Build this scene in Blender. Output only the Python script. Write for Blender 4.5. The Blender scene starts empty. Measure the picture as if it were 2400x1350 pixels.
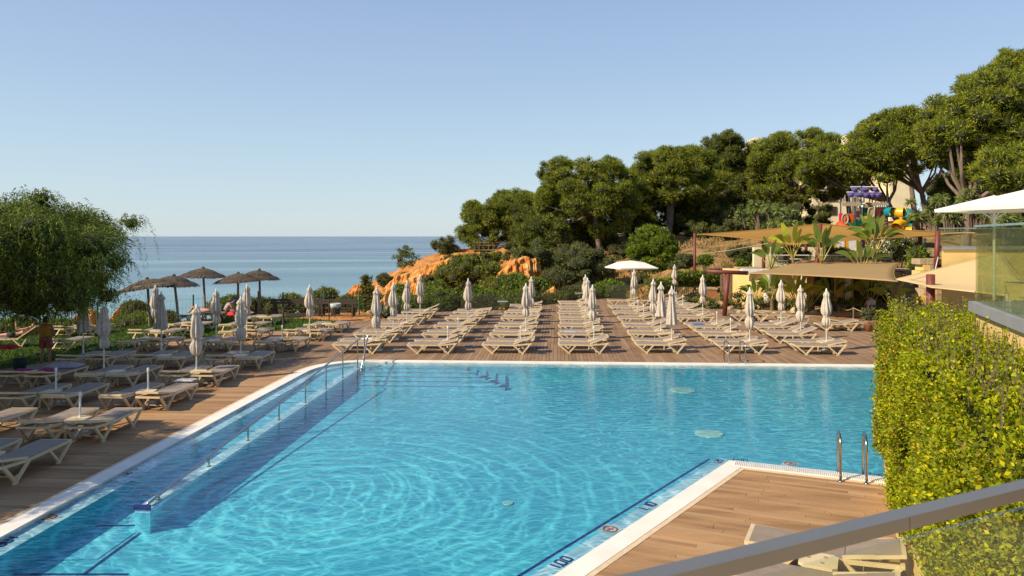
import bpy, math, random
import numpy as np
from mathutils import Vector, Matrix, noise as mnoise
from mathutils.geometry import tessellate_polygon
random.seed(7); RNG = np.random.default_rng(7)
C = bpy.context.scene.collection
S = bpy.context.scene
R = math.radians

# ------------------------------------------------------------------ camera, sky, sun, exposure
H = 4.6            # eye height above the pool deck
F = 1650.0         # focal length in pixels of the 2400 px wide photograph
HZ = 553.0         # horizon row
cam = bpy.data.cameras.new('camera'); camo = bpy.data.objects.new('camera', cam); C.objects.link(camo)
camo.location = (0, 0, H); camo.rotation_euler = (R(90), 0, 0)
cam.sensor_width = 36; cam.lens = 36 * F / 2400; cam.shift_y = -(675 - HZ) / 2400
cam.clip_start = 0.05; cam.clip_end = 90000
cam.dof.use_dof = True; cam.dof.focus_distance = 24; cam.dof.aperture_fstop = 7
S.camera = camo
SUN_EL, SUN_AZ = 37.0, 28.0          # shadows run towards +x, turned SUN_AZ degrees towards +y
w = bpy.data.worlds.new('World'); S.world = w; w.use_nodes = True
nt = w.node_tree; nt.nodes.clear()
sky = nt.nodes.new('ShaderNodeTexSky'); sky.sky_type = 'NISHITA'; sky.sun_disc = False
sky.sun_elevation = R(SUN_EL); sky.sun_rotation = R(270 - SUN_AZ)
sky.air_density = 1.0; sky.dust_density = .4; sky.ozone_density = 1.5; sky.altitude = 0
bg = nt.nodes.new('ShaderNodeBackground'); bg.inputs[1].default_value = 0.12
wo = nt.nodes.new('ShaderNodeOutputWorld')
tcw = nt.nodes.new('ShaderNodeTexCoord'); sxw = nt.nodes.new('ShaderNodeSeparateXYZ'); nt.links.new(tcw.outputs['Generated'], sxw.inputs[0])
rw = nt.nodes.new('ShaderNodeValToRGB'); ew = rw.color_ramp.elements          # pale summer haze, the same all round the horizon
ew[0].position = 0.0; ew[0].color = (3.55, 4.30, 4.75, 1); ew[1].position = 1.0; ew[1].color = (.9, 1.5, 3.0, 1)
for p_, c_ in ((.10, (3.15, 4.10, 4.85)), (.22, (2.55, 3.45, 4.75)), (.40, (1.8, 2.6, 4.2))): k_ = ew.new(p_); k_.color = (*c_, 1)
nt.links.new(sxw.outputs[2], rw.inputs[0])
mw = nt.nodes.new('ShaderNodeMixRGB'); mw.inputs[0].default_value = .8
nt.links.new(sky.outputs[0], mw.inputs[1]); nt.links.new(rw.outputs[0], mw.inputs[2])
nt.links.new(mw.outputs[0], bg.inputs[0]); nt.links.new(bg.outputs[0], wo.inputs[0])
sun = bpy.data.lights.new('sun', 'SUN'); sun.energy = 5.0; sun.angle = R(0.53); sun.color = (1, .84, .60)
suno = bpy.data.objects.new('sun', sun); C.objects.link(suno)
tosun = Vector((-math.cos(R(SUN_AZ)) * math.cos(R(SUN_EL)), -math.sin(R(SUN_AZ)) * math.cos(R(SUN_EL)), math.sin(R(SUN_EL))))
suno.rotation_euler = tosun.to_track_quat('Z', 'Y').to_euler(); suno.location = (-30, -20, 40)
S.view_settings.view_transform = 'Standard'; S.view_settings.look = 'None'
S.view_settings.exposure = 0.45; S.view_settings.gamma = 1
S.render.engine = 'CYCLES'
S.cycles.max_bounces = 8; S.cycles.transparent_max_bounces = 16; S.cycles.diffuse_bounces = 3
S.cycles.glossy_bounces = 3; S.cycles.transmission_bounces = 4
S.cycles.caustics_reflective = False; S.cycles.caustics_refractive = False

def G(px, py, z=0.0):            # the point at height z seen at a pixel of the photograph
    Y = F * (H - z) / (py - HZ)
    return Vector(((px - 1200) / F * Y, Y, z))
def D(px, py, Y):                # the point at distance Y seen at a pixel
    return Vector(((px - 1200) / F * Y, Y, H - (py - HZ) * Y / F))

# ------------------------------------------------------------------ materials
MATS = {}
def mat(name, col, rough=.6, var=None, vscale=4., bump=0., bscale=30., metal=0., spec=.5, island=0., trans=0., stretch=(1, 1, 1), hue=None, coat=0.):
    m = bpy.data.materials.new(name); m.use_nodes = True; MATS[name] = m
    n = m.node_tree; b = n.nodes['Principled BSDF']
    b.inputs['Roughness'].default_value = rough; b.inputs['Metallic'].default_value = metal
    b.inputs['Specular IOR Level'].default_value = spec; b.inputs['Coat Weight'].default_value = coat
    rgb = n.nodes.new('ShaderNodeRGB'); rgb.outputs[0].default_value = (*col, 1); cur = rgb.outputs[0]
    tc = n.nodes.new('ShaderNodeTexCoord'); mp = n.nodes.new('ShaderNodeMapping'); mp.inputs['Scale'].default_value = stretch
    n.links.new(tc.outputs['Object'], mp.inputs[0])
    if var is not None:
        ns = n.nodes.new('ShaderNodeTexNoise'); ns.inputs['Scale'].default_value = vscale; ns.inputs['Detail'].default_value = 5
        n.links.new(mp.outputs[0], ns.inputs[0])
        rp = n.nodes.new('ShaderNodeValToRGB'); rp.color_ramp.elements[0].position = .38; rp.color_ramp.elements[1].position = .62
        n.links.new(ns.outputs[0], rp.inputs[0])
        mx = n.nodes.new('ShaderNodeMixRGB'); mx.inputs[2].default_value = (*var, 1)
        n.links.new(rp.outputs[0], mx.inputs[0]); n.links.new(cur, mx.inputs[1]); cur = mx.outputs[0]
    if island > 0:
        g = n.nodes.new('ShaderNodeNewGeometry'); oi = n.nodes.new('ShaderNodeObjectInfo')
        ad = n.nodes.new('ShaderNodeMath'); ad.operation = 'ADD'; n.links.new(g.outputs['Random Per Island'], ad.inputs[0]); n.links.new(oi.outputs['Random'], ad.inputs[1])
        fr = n.nodes.new('ShaderNodeMath'); fr.operation = 'FRACT'; n.links.new(ad.outputs[0], fr.inputs[0])
        mr = n.nodes.new('ShaderNodeMapRange'); mr.inputs[3].default_value = 1 - island; mr.inputs[4].default_value = 1 + island
        n.links.new(fr.outputs[0], mr.inputs[0])
        if hue is not None:
            mh = n.nodes.new('ShaderNodeMixRGB'); mh.inputs[2].default_value = (*hue, 1)
            m2 = n.nodes.new('ShaderNodeMath'); m2.operation = 'MULTIPLY'; m2.inputs[1].default_value = 7.31; n.links.new(fr.outputs[0], m2.inputs[0])
            f2 = n.nodes.new('ShaderNodeMath'); f2.operation = 'FRACT'; n.links.new(m2.outputs[0], f2.inputs[0])
            p2 = n.nodes.new('ShaderNodeMath'); p2.operation = 'POWER'; p2.inputs[1].default_value = 2.0; n.links.new(f2.outputs[0], p2.inputs[0])
            n.links.new(p2.outputs[0], mh.inputs[0]); n.links.new(cur, mh.inputs[1]); cur = mh.outputs[0]
        ml = n.nodes.new('ShaderNodeVectorMath'); ml.operation = 'MULTIPLY'
        n.links.new(cur, ml.inputs[0]); n.links.new(mr.outputs[0], ml.inputs[1]); cur = ml.outputs[0]
    n.links.new(cur, b.inputs['Base Color'])
    if bump > 0:
        bn = n.nodes.new('ShaderNodeTexNoise'); bn.inputs['Scale'].default_value = bscale; bn.inputs['Detail'].default_value = 4
        n.links.new(mp.outputs[0], bn.inputs[0])
        bp = n.nodes.new('ShaderNodeBump'); bp.inputs['Strength'].default_value = bump; bp.inputs['Distance'].default_value = .02
        n.links.new(bn.outputs[0], bp.inputs['Height']); n.links.new(bp.outputs[0], b.inputs['Normal'])
    if trans > 0:
        tr = n.nodes.new('ShaderNodeBsdfTranslucent'); n.links.new(cur, tr.inputs[0])
        ms = n.nodes.new('ShaderNodeMixShader'); ms.inputs[0].default_value = trans
        n.links.new(b.outputs[0], ms.inputs[1]); n.links.new(tr.outputs[0], ms.inputs[2])
        n.links.new(ms.outputs[0], n.nodes['Material Output'].inputs[0])
    return m
CREAM = mat('cream_resin', (.64, .51, .32), .45, (.56, .44, .27), 3, .05, 60)
SLING = mat('taupe_sling', (.275, .215, .172), .75, (.24, .188, .15), 5, .15, 400)
DARK = mat('dark_rubber', (.03, .03, .032), .7)
CANVAS = mat('parasol_canvas', (.60, .54, .46), .9, (.50, .44, .375), 6, .4, 25, trans=.12)
WHITEC = mat('white_canvas', (.82, .79, .74), .85, (.76, .73, .68), 4, .1, 40, trans=.15)
WHITE = mat('white_paint', (.8, .79, .76), .5, (.72, .71, .68), 5)
POLE = mat('pale_metal_pole', (.62, .64, .62), .4, metal=.3)
STEEL = mat('brushed_steel', (.42, .43, .43), .25, metal=1., bump=.05, bscale=80)
WOOD = mat('deck_wood', (.26, .158, .088), .8, (.19, .118, .07), 1.1, .25, 60, island=.13, stretch=(1, 1, 1), hue=(.29, .195, .12), spec=.25)
WOODU = mat('deck_wood_lengthwise', (.37, .215, .105), .8, (.26, .15, .078), 1.3, .3, 50, island=.11, stretch=(.45, 2.2, 1), hue=(.40, .255, .14), spec=.25)
GAP = mat('deck_underside', (.035, .028, .022), .95)
COPE = mat('white_coping_tile', (.78, .75, .69), .55, (.70, .665, .60), 1.6, .1, 60)
BEIGE = mat('beige_edging_tile', (.66, .52, .35), .7, (.58, .45, .29), 6, .1, 40)
LEDGE = mat('pale_blue_tile', (.62, .85, .90), .5, (.56, .81, .87), 3)
BASIN = mat('blue_basin_tile', (.11, .62, .73), .6, (.09, .56, .70), .5)
RAMP = mat('ramp_tile', (.16, .66, .80), .6, (.13, .61, .77), 1.5)
NAVY = mat('navy_tile', (.012, .02, .16), .5)
REDP = mat('red_print', (.55, .16, .08), .6)
YWALL = mat('yellow_stucco', (.74, .54, .21), .85, (.66, .47, .18), 1.5, .3, 50)
CWALL = mat('cream_stucco', (.76, .66, .44), .85, (.70, .60, .40), 1.2, .2, 50)
GREYC = mat('grey_fascia', (.26, .27, .28), .6, (.22, .23, .24), 2)
RAILM = mat('powder_coated_rail', (.33, .30, .255), .38, (.31, .28, .235), 2, .02, 200, metal=.75)
REDPOST = mat('red_painted_timber', (.165, .035, .025), .55, (.13, .028, .02), 8, .1, 40)
SAILT = mat('tan_shade_cloth', (.50, .34, .15), .85, (.47, .32, .14), 1., .1, 300, trans=.35)
SAILB = mat('ochre_shade_cloth', (.50, .29, .07), .85, (.47, .27, .06), 1., .1, 300, trans=.5)
SAILY = mat('yellow_shade_cloth', (.78, .60, .30), .85, (.74, .56, .28), 1., .1, 300, trans=.25)
THATCH = mat('grey_brown_thatch', (.055, .042, .032), .95, (.12, .085, .055), 9, .6, 60, island=.35)
BROWNW = mat('dark_stained_wood', (.04, .026, .02), .7, (.06, .04, .028), 5, .3, 30, stretch=(1, 1, 6))
GREYW = mat('weathered_post_wood', (.17, .13, .09), .85, (.24, .19, .13), 6, .4, 30)
FENCEW = mat('brown_board', (.17, .12, .08), .85, (.12, .085, .06), 4, .3, 30)
GREENP = mat('green_fence_metal', (.01, .10, .075), .5)
BLACKM = mat('black_metal', (.012, .012, .012), .5)
BARK = mat('pine_bark', (.13, .095, .07), .95, (.20, .15, .115), 3, .8, 12, stretch=(1, 1, .35))
SOIL = None
TERRA = mat('terracotta', (.30, .13, .06), .8, (.25, .11, .05), 5)
STONE = mat('pale_stone', (.42, .33, .22), .85, (.34, .26, .17), 3, .4, 20, island=.15)
GRASSM = mat('lawn_green', (.05, .095, .012), .8, (.035, .07, .008), .8, .6, 80)
BLADE = mat('grass_blades', (.065, .125, .012), .7, island=.4, hue=(.10, .15, .02), trans=.25, spec=.15)
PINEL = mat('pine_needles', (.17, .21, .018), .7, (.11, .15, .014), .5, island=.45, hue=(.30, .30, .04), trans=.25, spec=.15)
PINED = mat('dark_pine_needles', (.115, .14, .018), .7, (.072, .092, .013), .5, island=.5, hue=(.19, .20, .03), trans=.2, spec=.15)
SHRUBL = mat('bright_shrub_leaves', (.15, .22, .014), .6, (.09, .145, .01), .6, island=.45, hue=(.22, .28, .03), trans=.25, spec=.15)
SHRUBG = mat('grey_green_leaves', (.115, .125, .03), .7, (.075, .088, .022), .6, island=.45, hue=(.17, .16, .05), trans=.15, spec=.15)
PEPPER = mat('pepper_tree_leaves', (.105, .15, .028), .6, (.08, .12, .02), .5, island=.5, hue=(.22, .27, .04), trans=.3, spec=.15)
HEDGEL = mat('hedge_leaves', (.24, .31, .006), .55, (.11, .17, .006), .9, island=.5, hue=(.50, .45, .012), trans=.35, spec=.22)
HEDGEF = mat('orange_hedge_buds', (.48, .16, .06), .6, island=.4)
TWIG = mat('twigs', (.10, .075, .045), .9)
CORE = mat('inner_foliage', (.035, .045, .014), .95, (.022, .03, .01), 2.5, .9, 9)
BANANA = mat('banana_leaves', (.12, .20, .03), .4, (.16, .23, .03), 2, island=.35, hue=(.28, .32, .05), trans=.35)
BANSTEM = mat('yellow_leaf_stalks', (.42, .34, .06), .6, (.28, .25, .06), 5)
YUCCA = mat('yucca_blades', (.11, .16, .03), .5, island=.4, hue=(.22, .25, .06), trans=.2)
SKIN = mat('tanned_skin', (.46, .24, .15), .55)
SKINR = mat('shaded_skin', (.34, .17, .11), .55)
HAIR = mat('dark_hair', (.02, .014, .01), .7)
def plain(name, col, rough=.5): return mat(name, col, rough, tuple(c * .85 for c in col), 6)
YEL = plain('yellow_plastic', (.75, .42, .01), .35); TEAL = plain('teal_plastic', (.0, .22, .26), .35)
ORA = plain('orange_plastic', (.72, .09, .01), .4); PINK = plain('pink_plastic', (.7, .03, .10), .4)
MAROON = plain('maroon_plastic', (.13, .025, .02), .5); TANP = plain('tan_plastic', (.42, .32, .22), .6)
GREENPL = plain('green_plastic', (.01, .12, .06), .5); NAVYP = plain('navy_post_paint', (.02, .05, .09), .4)
PURP = plain('purple_sailcloth', (.11, .08, .30), .8); REDC = plain('red_cloth', (.65, .02, .04), .8)
MAG = plain('magenta_cloth', (.5, .02, .20), .8); BLUEC = plain('blue_cloth', (.03, .12, .38), .8)
BLACKC = plain('black_cloth', (.02, .022, .03), .8); ORANC = plain('ochre_cloth', (.42, .20, .03), .8)
PINKC = plain('pale_pink_cloth', (.62, .30, .30), .8); BAGM = plain('dark_green_bag_cloth', (.015, .04, .035), .8)
LAVC = plain('lilac_cloth', (.40, .38, .44), .8); CLEARB = plain('bin_liner_plastic', (.45, .52, .45), .3)

def schlick(n, normal=None, f0=.02, top=1.0):
    g = n.nodes.new('ShaderNodeNewGeometry'); d = n.nodes.new('ShaderNodeVectorMath'); d.operation = 'DOT_PRODUCT'
    n.links.new(g.outputs['Incoming'], d.inputs[0]); n.links.new(normal if normal is not None else g.outputs['Normal'], d.inputs[1])
    def M(op, a, b):
        q = n.nodes.new('ShaderNodeMath'); q.operation = op
        for i, v in enumerate((a, b)):
            if v is None: continue
            if hasattr(v, 'links'): n.links.new(v, q.inputs[i])
            else: q.inputs[i].default_value = v
        return q.outputs[0]
    a = M('ABSOLUTE', d.outputs['Value'], None); b = M('MAXIMUM', M('SUBTRACT', 1.0, a), 0.0); p = M('POWER', b, 5.0)
    return M('ADD', M('MULTIPLY', p, top - f0), f0)
def glassmat(name, tint, ior=1.5, rough=0.0, veil=0.0):
    m = bpy.data.materials.new(name); m.use_nodes = True; n = m.node_tree; n.nodes.clear()
    o = n.nodes.new('ShaderNodeOutputMaterial'); t = n.nodes.new('ShaderNodeBsdfTransparent'); t.inputs[0].default_value = (*tint, 1)
    g = n.nodes.new('ShaderNodeBsdfGlossy'); g.inputs['Roughness'].default_value = rough
    f = schlick(n, None, .02, .45) if 'green' in name else schlick(n, None, .035)
    mx = n.nodes.new('ShaderNodeMixShader'); n.links.new(f, mx.inputs[0]); n.links.new(g.outputs[0], mx.inputs[2])
    last = t.outputs[0]
    if veil:
        d = n.nodes.new('ShaderNodeBsdfDiffuse'); d.inputs[0].default_value = (.6, .6, .5, 1)  # pale layer mixed in as the haze of reflections on the pane
        m2 = n.nodes.new('ShaderNodeMixShader'); m2.inputs[0].default_value = veil
        n.links.new(t.outputs[0], m2.inputs[1]); n.links.new(d.outputs[0], m2.inputs[2]); last = m2.outputs[0]
    n.links.new(last, mx.inputs[1]); n.links.new(mx.outputs[0], o.inputs[0]); return m
GLASS = glassmat('balustrade_glass', (.93, .96, .88), veil=.012)
GLASSG = glassmat('greenish_glass', (.82, .86, .70), 1.6, veil=.03)

# pool water: a thin skin; bright caustic lines are painted into its see-through tint
def watermat():
    m = bpy.data.materials.new('pool_water'); m.use_nodes = True; n = m.node_tree; n.nodes.clear()
    N = lambda t: n.nodes.new(t); L = n.links.new
    def M(op, a, b=None, c=None):
        q = N('ShaderNodeMath'); q.operation = op
        for i, v in enumerate((a, b, c)):
            if v is None: continue
            if hasattr(v, 'links'): L(v, q.inputs[i])
            else: q.inputs[i].default_value = v
        return q.outputs[0]
    o = N('ShaderNodeOutputMaterial'); tc = N('ShaderNodeTexCoord')
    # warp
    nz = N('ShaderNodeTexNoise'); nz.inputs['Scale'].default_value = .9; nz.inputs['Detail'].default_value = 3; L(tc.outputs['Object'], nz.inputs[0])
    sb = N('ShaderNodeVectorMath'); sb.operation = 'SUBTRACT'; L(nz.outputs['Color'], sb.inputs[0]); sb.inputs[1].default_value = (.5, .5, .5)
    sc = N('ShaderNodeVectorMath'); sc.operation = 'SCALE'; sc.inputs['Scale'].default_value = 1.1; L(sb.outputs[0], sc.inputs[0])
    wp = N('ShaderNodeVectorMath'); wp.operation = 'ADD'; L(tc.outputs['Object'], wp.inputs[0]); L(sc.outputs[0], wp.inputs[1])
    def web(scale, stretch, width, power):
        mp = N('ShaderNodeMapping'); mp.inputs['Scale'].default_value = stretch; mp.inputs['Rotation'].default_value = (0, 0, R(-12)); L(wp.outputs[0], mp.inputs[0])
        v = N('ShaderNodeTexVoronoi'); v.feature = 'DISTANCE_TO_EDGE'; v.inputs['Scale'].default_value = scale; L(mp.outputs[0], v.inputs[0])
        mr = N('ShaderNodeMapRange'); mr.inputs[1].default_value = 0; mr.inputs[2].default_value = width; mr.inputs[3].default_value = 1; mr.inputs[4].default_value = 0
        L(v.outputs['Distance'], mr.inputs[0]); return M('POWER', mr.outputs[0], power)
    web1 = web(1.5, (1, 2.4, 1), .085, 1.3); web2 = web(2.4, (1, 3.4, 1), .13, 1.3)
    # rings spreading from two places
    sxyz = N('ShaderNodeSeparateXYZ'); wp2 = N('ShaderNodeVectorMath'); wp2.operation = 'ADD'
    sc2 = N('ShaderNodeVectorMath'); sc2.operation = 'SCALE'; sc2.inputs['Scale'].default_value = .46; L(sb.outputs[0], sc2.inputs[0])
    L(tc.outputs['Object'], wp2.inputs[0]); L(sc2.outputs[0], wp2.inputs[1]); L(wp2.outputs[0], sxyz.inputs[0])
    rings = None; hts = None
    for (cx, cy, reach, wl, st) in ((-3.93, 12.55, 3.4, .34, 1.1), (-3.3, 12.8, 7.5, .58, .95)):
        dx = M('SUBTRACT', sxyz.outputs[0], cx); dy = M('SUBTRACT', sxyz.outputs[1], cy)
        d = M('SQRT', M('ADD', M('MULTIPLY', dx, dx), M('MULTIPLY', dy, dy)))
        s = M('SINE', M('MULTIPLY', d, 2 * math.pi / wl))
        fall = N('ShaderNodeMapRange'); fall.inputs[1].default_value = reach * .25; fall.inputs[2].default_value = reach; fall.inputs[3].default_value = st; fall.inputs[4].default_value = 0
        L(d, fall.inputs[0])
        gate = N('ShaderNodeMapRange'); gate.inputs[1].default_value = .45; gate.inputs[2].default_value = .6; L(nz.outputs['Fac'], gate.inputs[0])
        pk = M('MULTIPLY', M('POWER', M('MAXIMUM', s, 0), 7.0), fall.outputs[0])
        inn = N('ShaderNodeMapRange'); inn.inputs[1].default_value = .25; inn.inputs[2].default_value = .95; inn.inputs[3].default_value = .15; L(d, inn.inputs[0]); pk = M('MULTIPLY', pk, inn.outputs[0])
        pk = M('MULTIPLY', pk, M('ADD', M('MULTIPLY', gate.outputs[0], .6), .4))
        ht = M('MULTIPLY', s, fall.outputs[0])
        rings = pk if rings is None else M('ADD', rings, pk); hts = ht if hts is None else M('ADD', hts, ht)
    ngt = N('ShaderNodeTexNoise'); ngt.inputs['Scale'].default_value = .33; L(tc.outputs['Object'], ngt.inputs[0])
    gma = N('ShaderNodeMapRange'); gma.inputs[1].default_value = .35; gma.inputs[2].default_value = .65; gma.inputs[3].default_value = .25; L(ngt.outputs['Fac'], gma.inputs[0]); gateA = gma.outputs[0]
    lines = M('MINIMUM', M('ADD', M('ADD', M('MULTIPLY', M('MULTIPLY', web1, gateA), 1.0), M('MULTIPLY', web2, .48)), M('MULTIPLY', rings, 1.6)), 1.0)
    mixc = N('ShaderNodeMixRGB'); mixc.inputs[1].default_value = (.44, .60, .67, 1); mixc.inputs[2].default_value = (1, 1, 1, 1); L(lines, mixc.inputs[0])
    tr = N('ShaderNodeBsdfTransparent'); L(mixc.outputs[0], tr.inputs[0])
    # surface relief for the mirror part
    mp3 = N('ShaderNodeMapping'); mp3.inputs['Scale'].default_value = (1, 2.3, 1); mp3.inputs['Rotation'].default_value = (0, 0, R(-12)); L(tc.outputs['Object'], mp3.inputs[0])
    n3 = N('ShaderNodeTexNoise'); n3.inputs['Scale'].default_value = 2.6; n3.inputs['Detail'].default_value = 3; L(mp3.outputs[0], n3.inputs[0])
    hh = M('ADD', M('MULTIPLY', n3.outputs['Fac'], 1.0), M('MULTIPLY', hts, .16))
    bp = N('ShaderNodeBump'); bp.inputs['Strength'].default_value = .32; bp.inputs['Distance'].default_value = .05; L(hh, bp.inputs['Height'])
    gl = N('ShaderNodeBsdfGlossy'); gl.inputs['Roughness'].default_value = .015; L(bp.outputs[0], gl.inputs['Normal'])
    frs = schlick(n, bp.outputs[0], .02)
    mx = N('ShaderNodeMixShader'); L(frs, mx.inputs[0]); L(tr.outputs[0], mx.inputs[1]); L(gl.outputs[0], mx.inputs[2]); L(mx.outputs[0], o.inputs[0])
    return m
WATER = watermat()

def seamat():
    m = bpy.data.materials.new('sea_water'); m.use_nodes = True; n = m.node_tree; b = n.nodes['Principled BSDF']
    L = n.links.new
    tc = n.nodes.new('ShaderNodeTexCoord')
    sx = n.nodes.new('ShaderNodeSeparateXYZ'); L(tc.outputs['Object'], sx.inputs[0])
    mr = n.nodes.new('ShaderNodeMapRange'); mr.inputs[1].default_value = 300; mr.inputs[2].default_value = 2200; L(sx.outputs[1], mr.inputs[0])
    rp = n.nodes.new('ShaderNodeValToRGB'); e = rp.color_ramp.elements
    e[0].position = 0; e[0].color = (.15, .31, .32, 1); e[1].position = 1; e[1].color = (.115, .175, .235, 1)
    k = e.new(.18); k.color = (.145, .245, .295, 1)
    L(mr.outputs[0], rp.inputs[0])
    mp = n.nodes.new('ShaderNodeMapping'); mp.inputs['Scale'].default_value = (.0006, .0035, 1); L(tc.outputs['Object'], mp.inputs[0])
    ns = n.nodes.new('ShaderNodeTexNoise'); ns.inputs['Scale'].default_value = 1.6; ns.inputs['Detail'].default_value = 6; L(mp.outputs[0], ns.inputs[0])
    r2 = n.nodes.new('ShaderNodeMapRange'); r2.inputs[1].default_value = .35; r2.inputs[2].default_value = .65; r2.inputs[3].default_value = .16; r2.inputs[4].default_value = .42
    L(ns.outputs[0], r2.inputs[0]); L(r2.outputs[0], b.inputs['Roughness'])
    L(rp.outputs[0], b.inputs['Base Color']); b.inputs['IOR'].default_value = 1.33
    mp2 = n.nodes.new('ShaderNodeMapping'); mp2.inputs['Scale'].default_value = (.05, .35, 1); L(tc.outputs['Object'], mp2.inputs[0])
    n2 = n.nodes.new('ShaderNodeTexNoise'); n2.inputs['Scale'].default_value = 1; n2.inputs['Detail'].default_value = 5; L(mp2.outputs[0], n2.inputs[0])
    bp = n.nodes.new('ShaderNodeBump'); bp.inputs['Strength'].default_value = .9; bp.inputs['Distance'].default_value = 1.2; L(n2.outputs[0], bp.inputs['Height']); L(bp.outputs[0], b.inputs['Normal'])
    return m
SEA = seamat()
def soilmat():
    m = bpy.data.materials.new('orange_soil_and_dry_grass'); m.use_nodes = True; n = m.node_tree; b = n.nodes['Principled BSDF']; L = n.links.new
    b.inputs['Roughness'].default_value = .95; b.inputs['Specular IOR Level'].default_value = .2
    tc = n.nodes.new('ShaderNodeTexCoord'); sx = n.nodes.new('ShaderNodeSeparateXYZ'); L(tc.outputs['Object'], sx.inputs[0])
    mr = n.nodes.new('ShaderNodeMapRange'); mr.inputs[1].default_value = 2; mr.inputs[2].default_value = 14; L(sx.outputs[0], mr.inputs[0])
    ns = n.nodes.new('ShaderNodeTexNoise'); ns.inputs['Scale'].default_value = .9; ns.inputs['Detail'].default_value = 7; L(tc.outputs['Object'], ns.inputs[0])
    ra = n.nodes.new('ShaderNodeValToRGB'); e = ra.color_ramp.elements; e[0].position = .35; e[0].color = (.38, .135, .035, 1); e[1].position = .65; e[1].color = (.48, .24, .08, 1); L(ns.outputs[0], ra.inputs[0])
    rb = n.nodes.new('ShaderNodeValToRGB'); e = rb.color_ramp.elements; e[0].position = .38; e[0].color = (.115, .085, .03, 1); e[1].position = .6; e[1].color = (.34, .20, .085, 1); L(ns.outputs[0], rb.inputs[0])
    mx = n.nodes.new('ShaderNodeMixRGB'); L(mr.outputs[0], mx.inputs[0]); L(ra.outputs[0], mx.inputs[1]); L(rb.outputs[0], mx.inputs[2]); L(mx.outputs[0], b.inputs['Base Color'])
    n2 = n.nodes.new('ShaderNodeTexNoise'); n2.inputs['Scale'].default_value = 4; n2.inputs['Detail'].default_value = 8; L(tc.outputs['Object'], n2.inputs[0])
    bp = n.nodes.new('ShaderNodeBump'); bp.inputs['Strength'].default_value = .8; bp.inputs['Distance'].default_value = .3; L(n2.outputs[0], bp.inputs['Height']); L(bp.outputs[0], b.inputs['Normal'])
    return m
SOIL = soilmat()
def cliffmat():
    m = bpy.data.materials.new('fluted_orange_sandstone'); m.use_nodes = True; n = m.node_tree; b = n.nodes['Principled BSDF']; L = n.links.new
    b.inputs['Roughness'].default_value = .95; b.inputs['Specular IOR Level'].default_value = .2
    tc = n.nodes.new('ShaderNodeTexCoord'); mp = n.nodes.new('ShaderNodeMapping'); mp.inputs['Scale'].default_value = (1.2, 1.2, .35); L(tc.outputs['Object'], mp.inputs[0])
    ns = n.nodes.new('ShaderNodeTexNoise'); ns.inputs['Scale'].default_value = 1.3; ns.inputs['Detail'].default_value = 6; L(mp.outputs[0], ns.inputs[0])
    ra = n.nodes.new('ShaderNodeValToRGB'); e = ra.color_ramp.elements; e[0].position = .36; e[0].color = (.42, .14, .03, 1); e[1].position = .66; e[1].color = (.58, .37, .15, 1)
    k = e.new(.5); k.color = (.55, .24, .06, 1); L(ns.outputs[0], ra.inputs[0]); L(ra.outputs[0], b.inputs['Base Color'])
    n2 = n.nodes.new('ShaderNodeTexNoise'); n2.inputs['Scale'].default_value = 5; n2.inputs['Detail'].default_value = 8; L(mp.outputs[0], n2.inputs[0])
    bp = n.nodes.new('ShaderNodeBump'); bp.inputs['Strength'].default_value = 1; bp.inputs['Distance'].default_value = .25; L(n2.outputs[0], bp.inputs['Height']); L(bp.outputs[0], b.inputs['Normal'])
    return m
CLIFF = cliffmat()
def _noop(): pass

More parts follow.
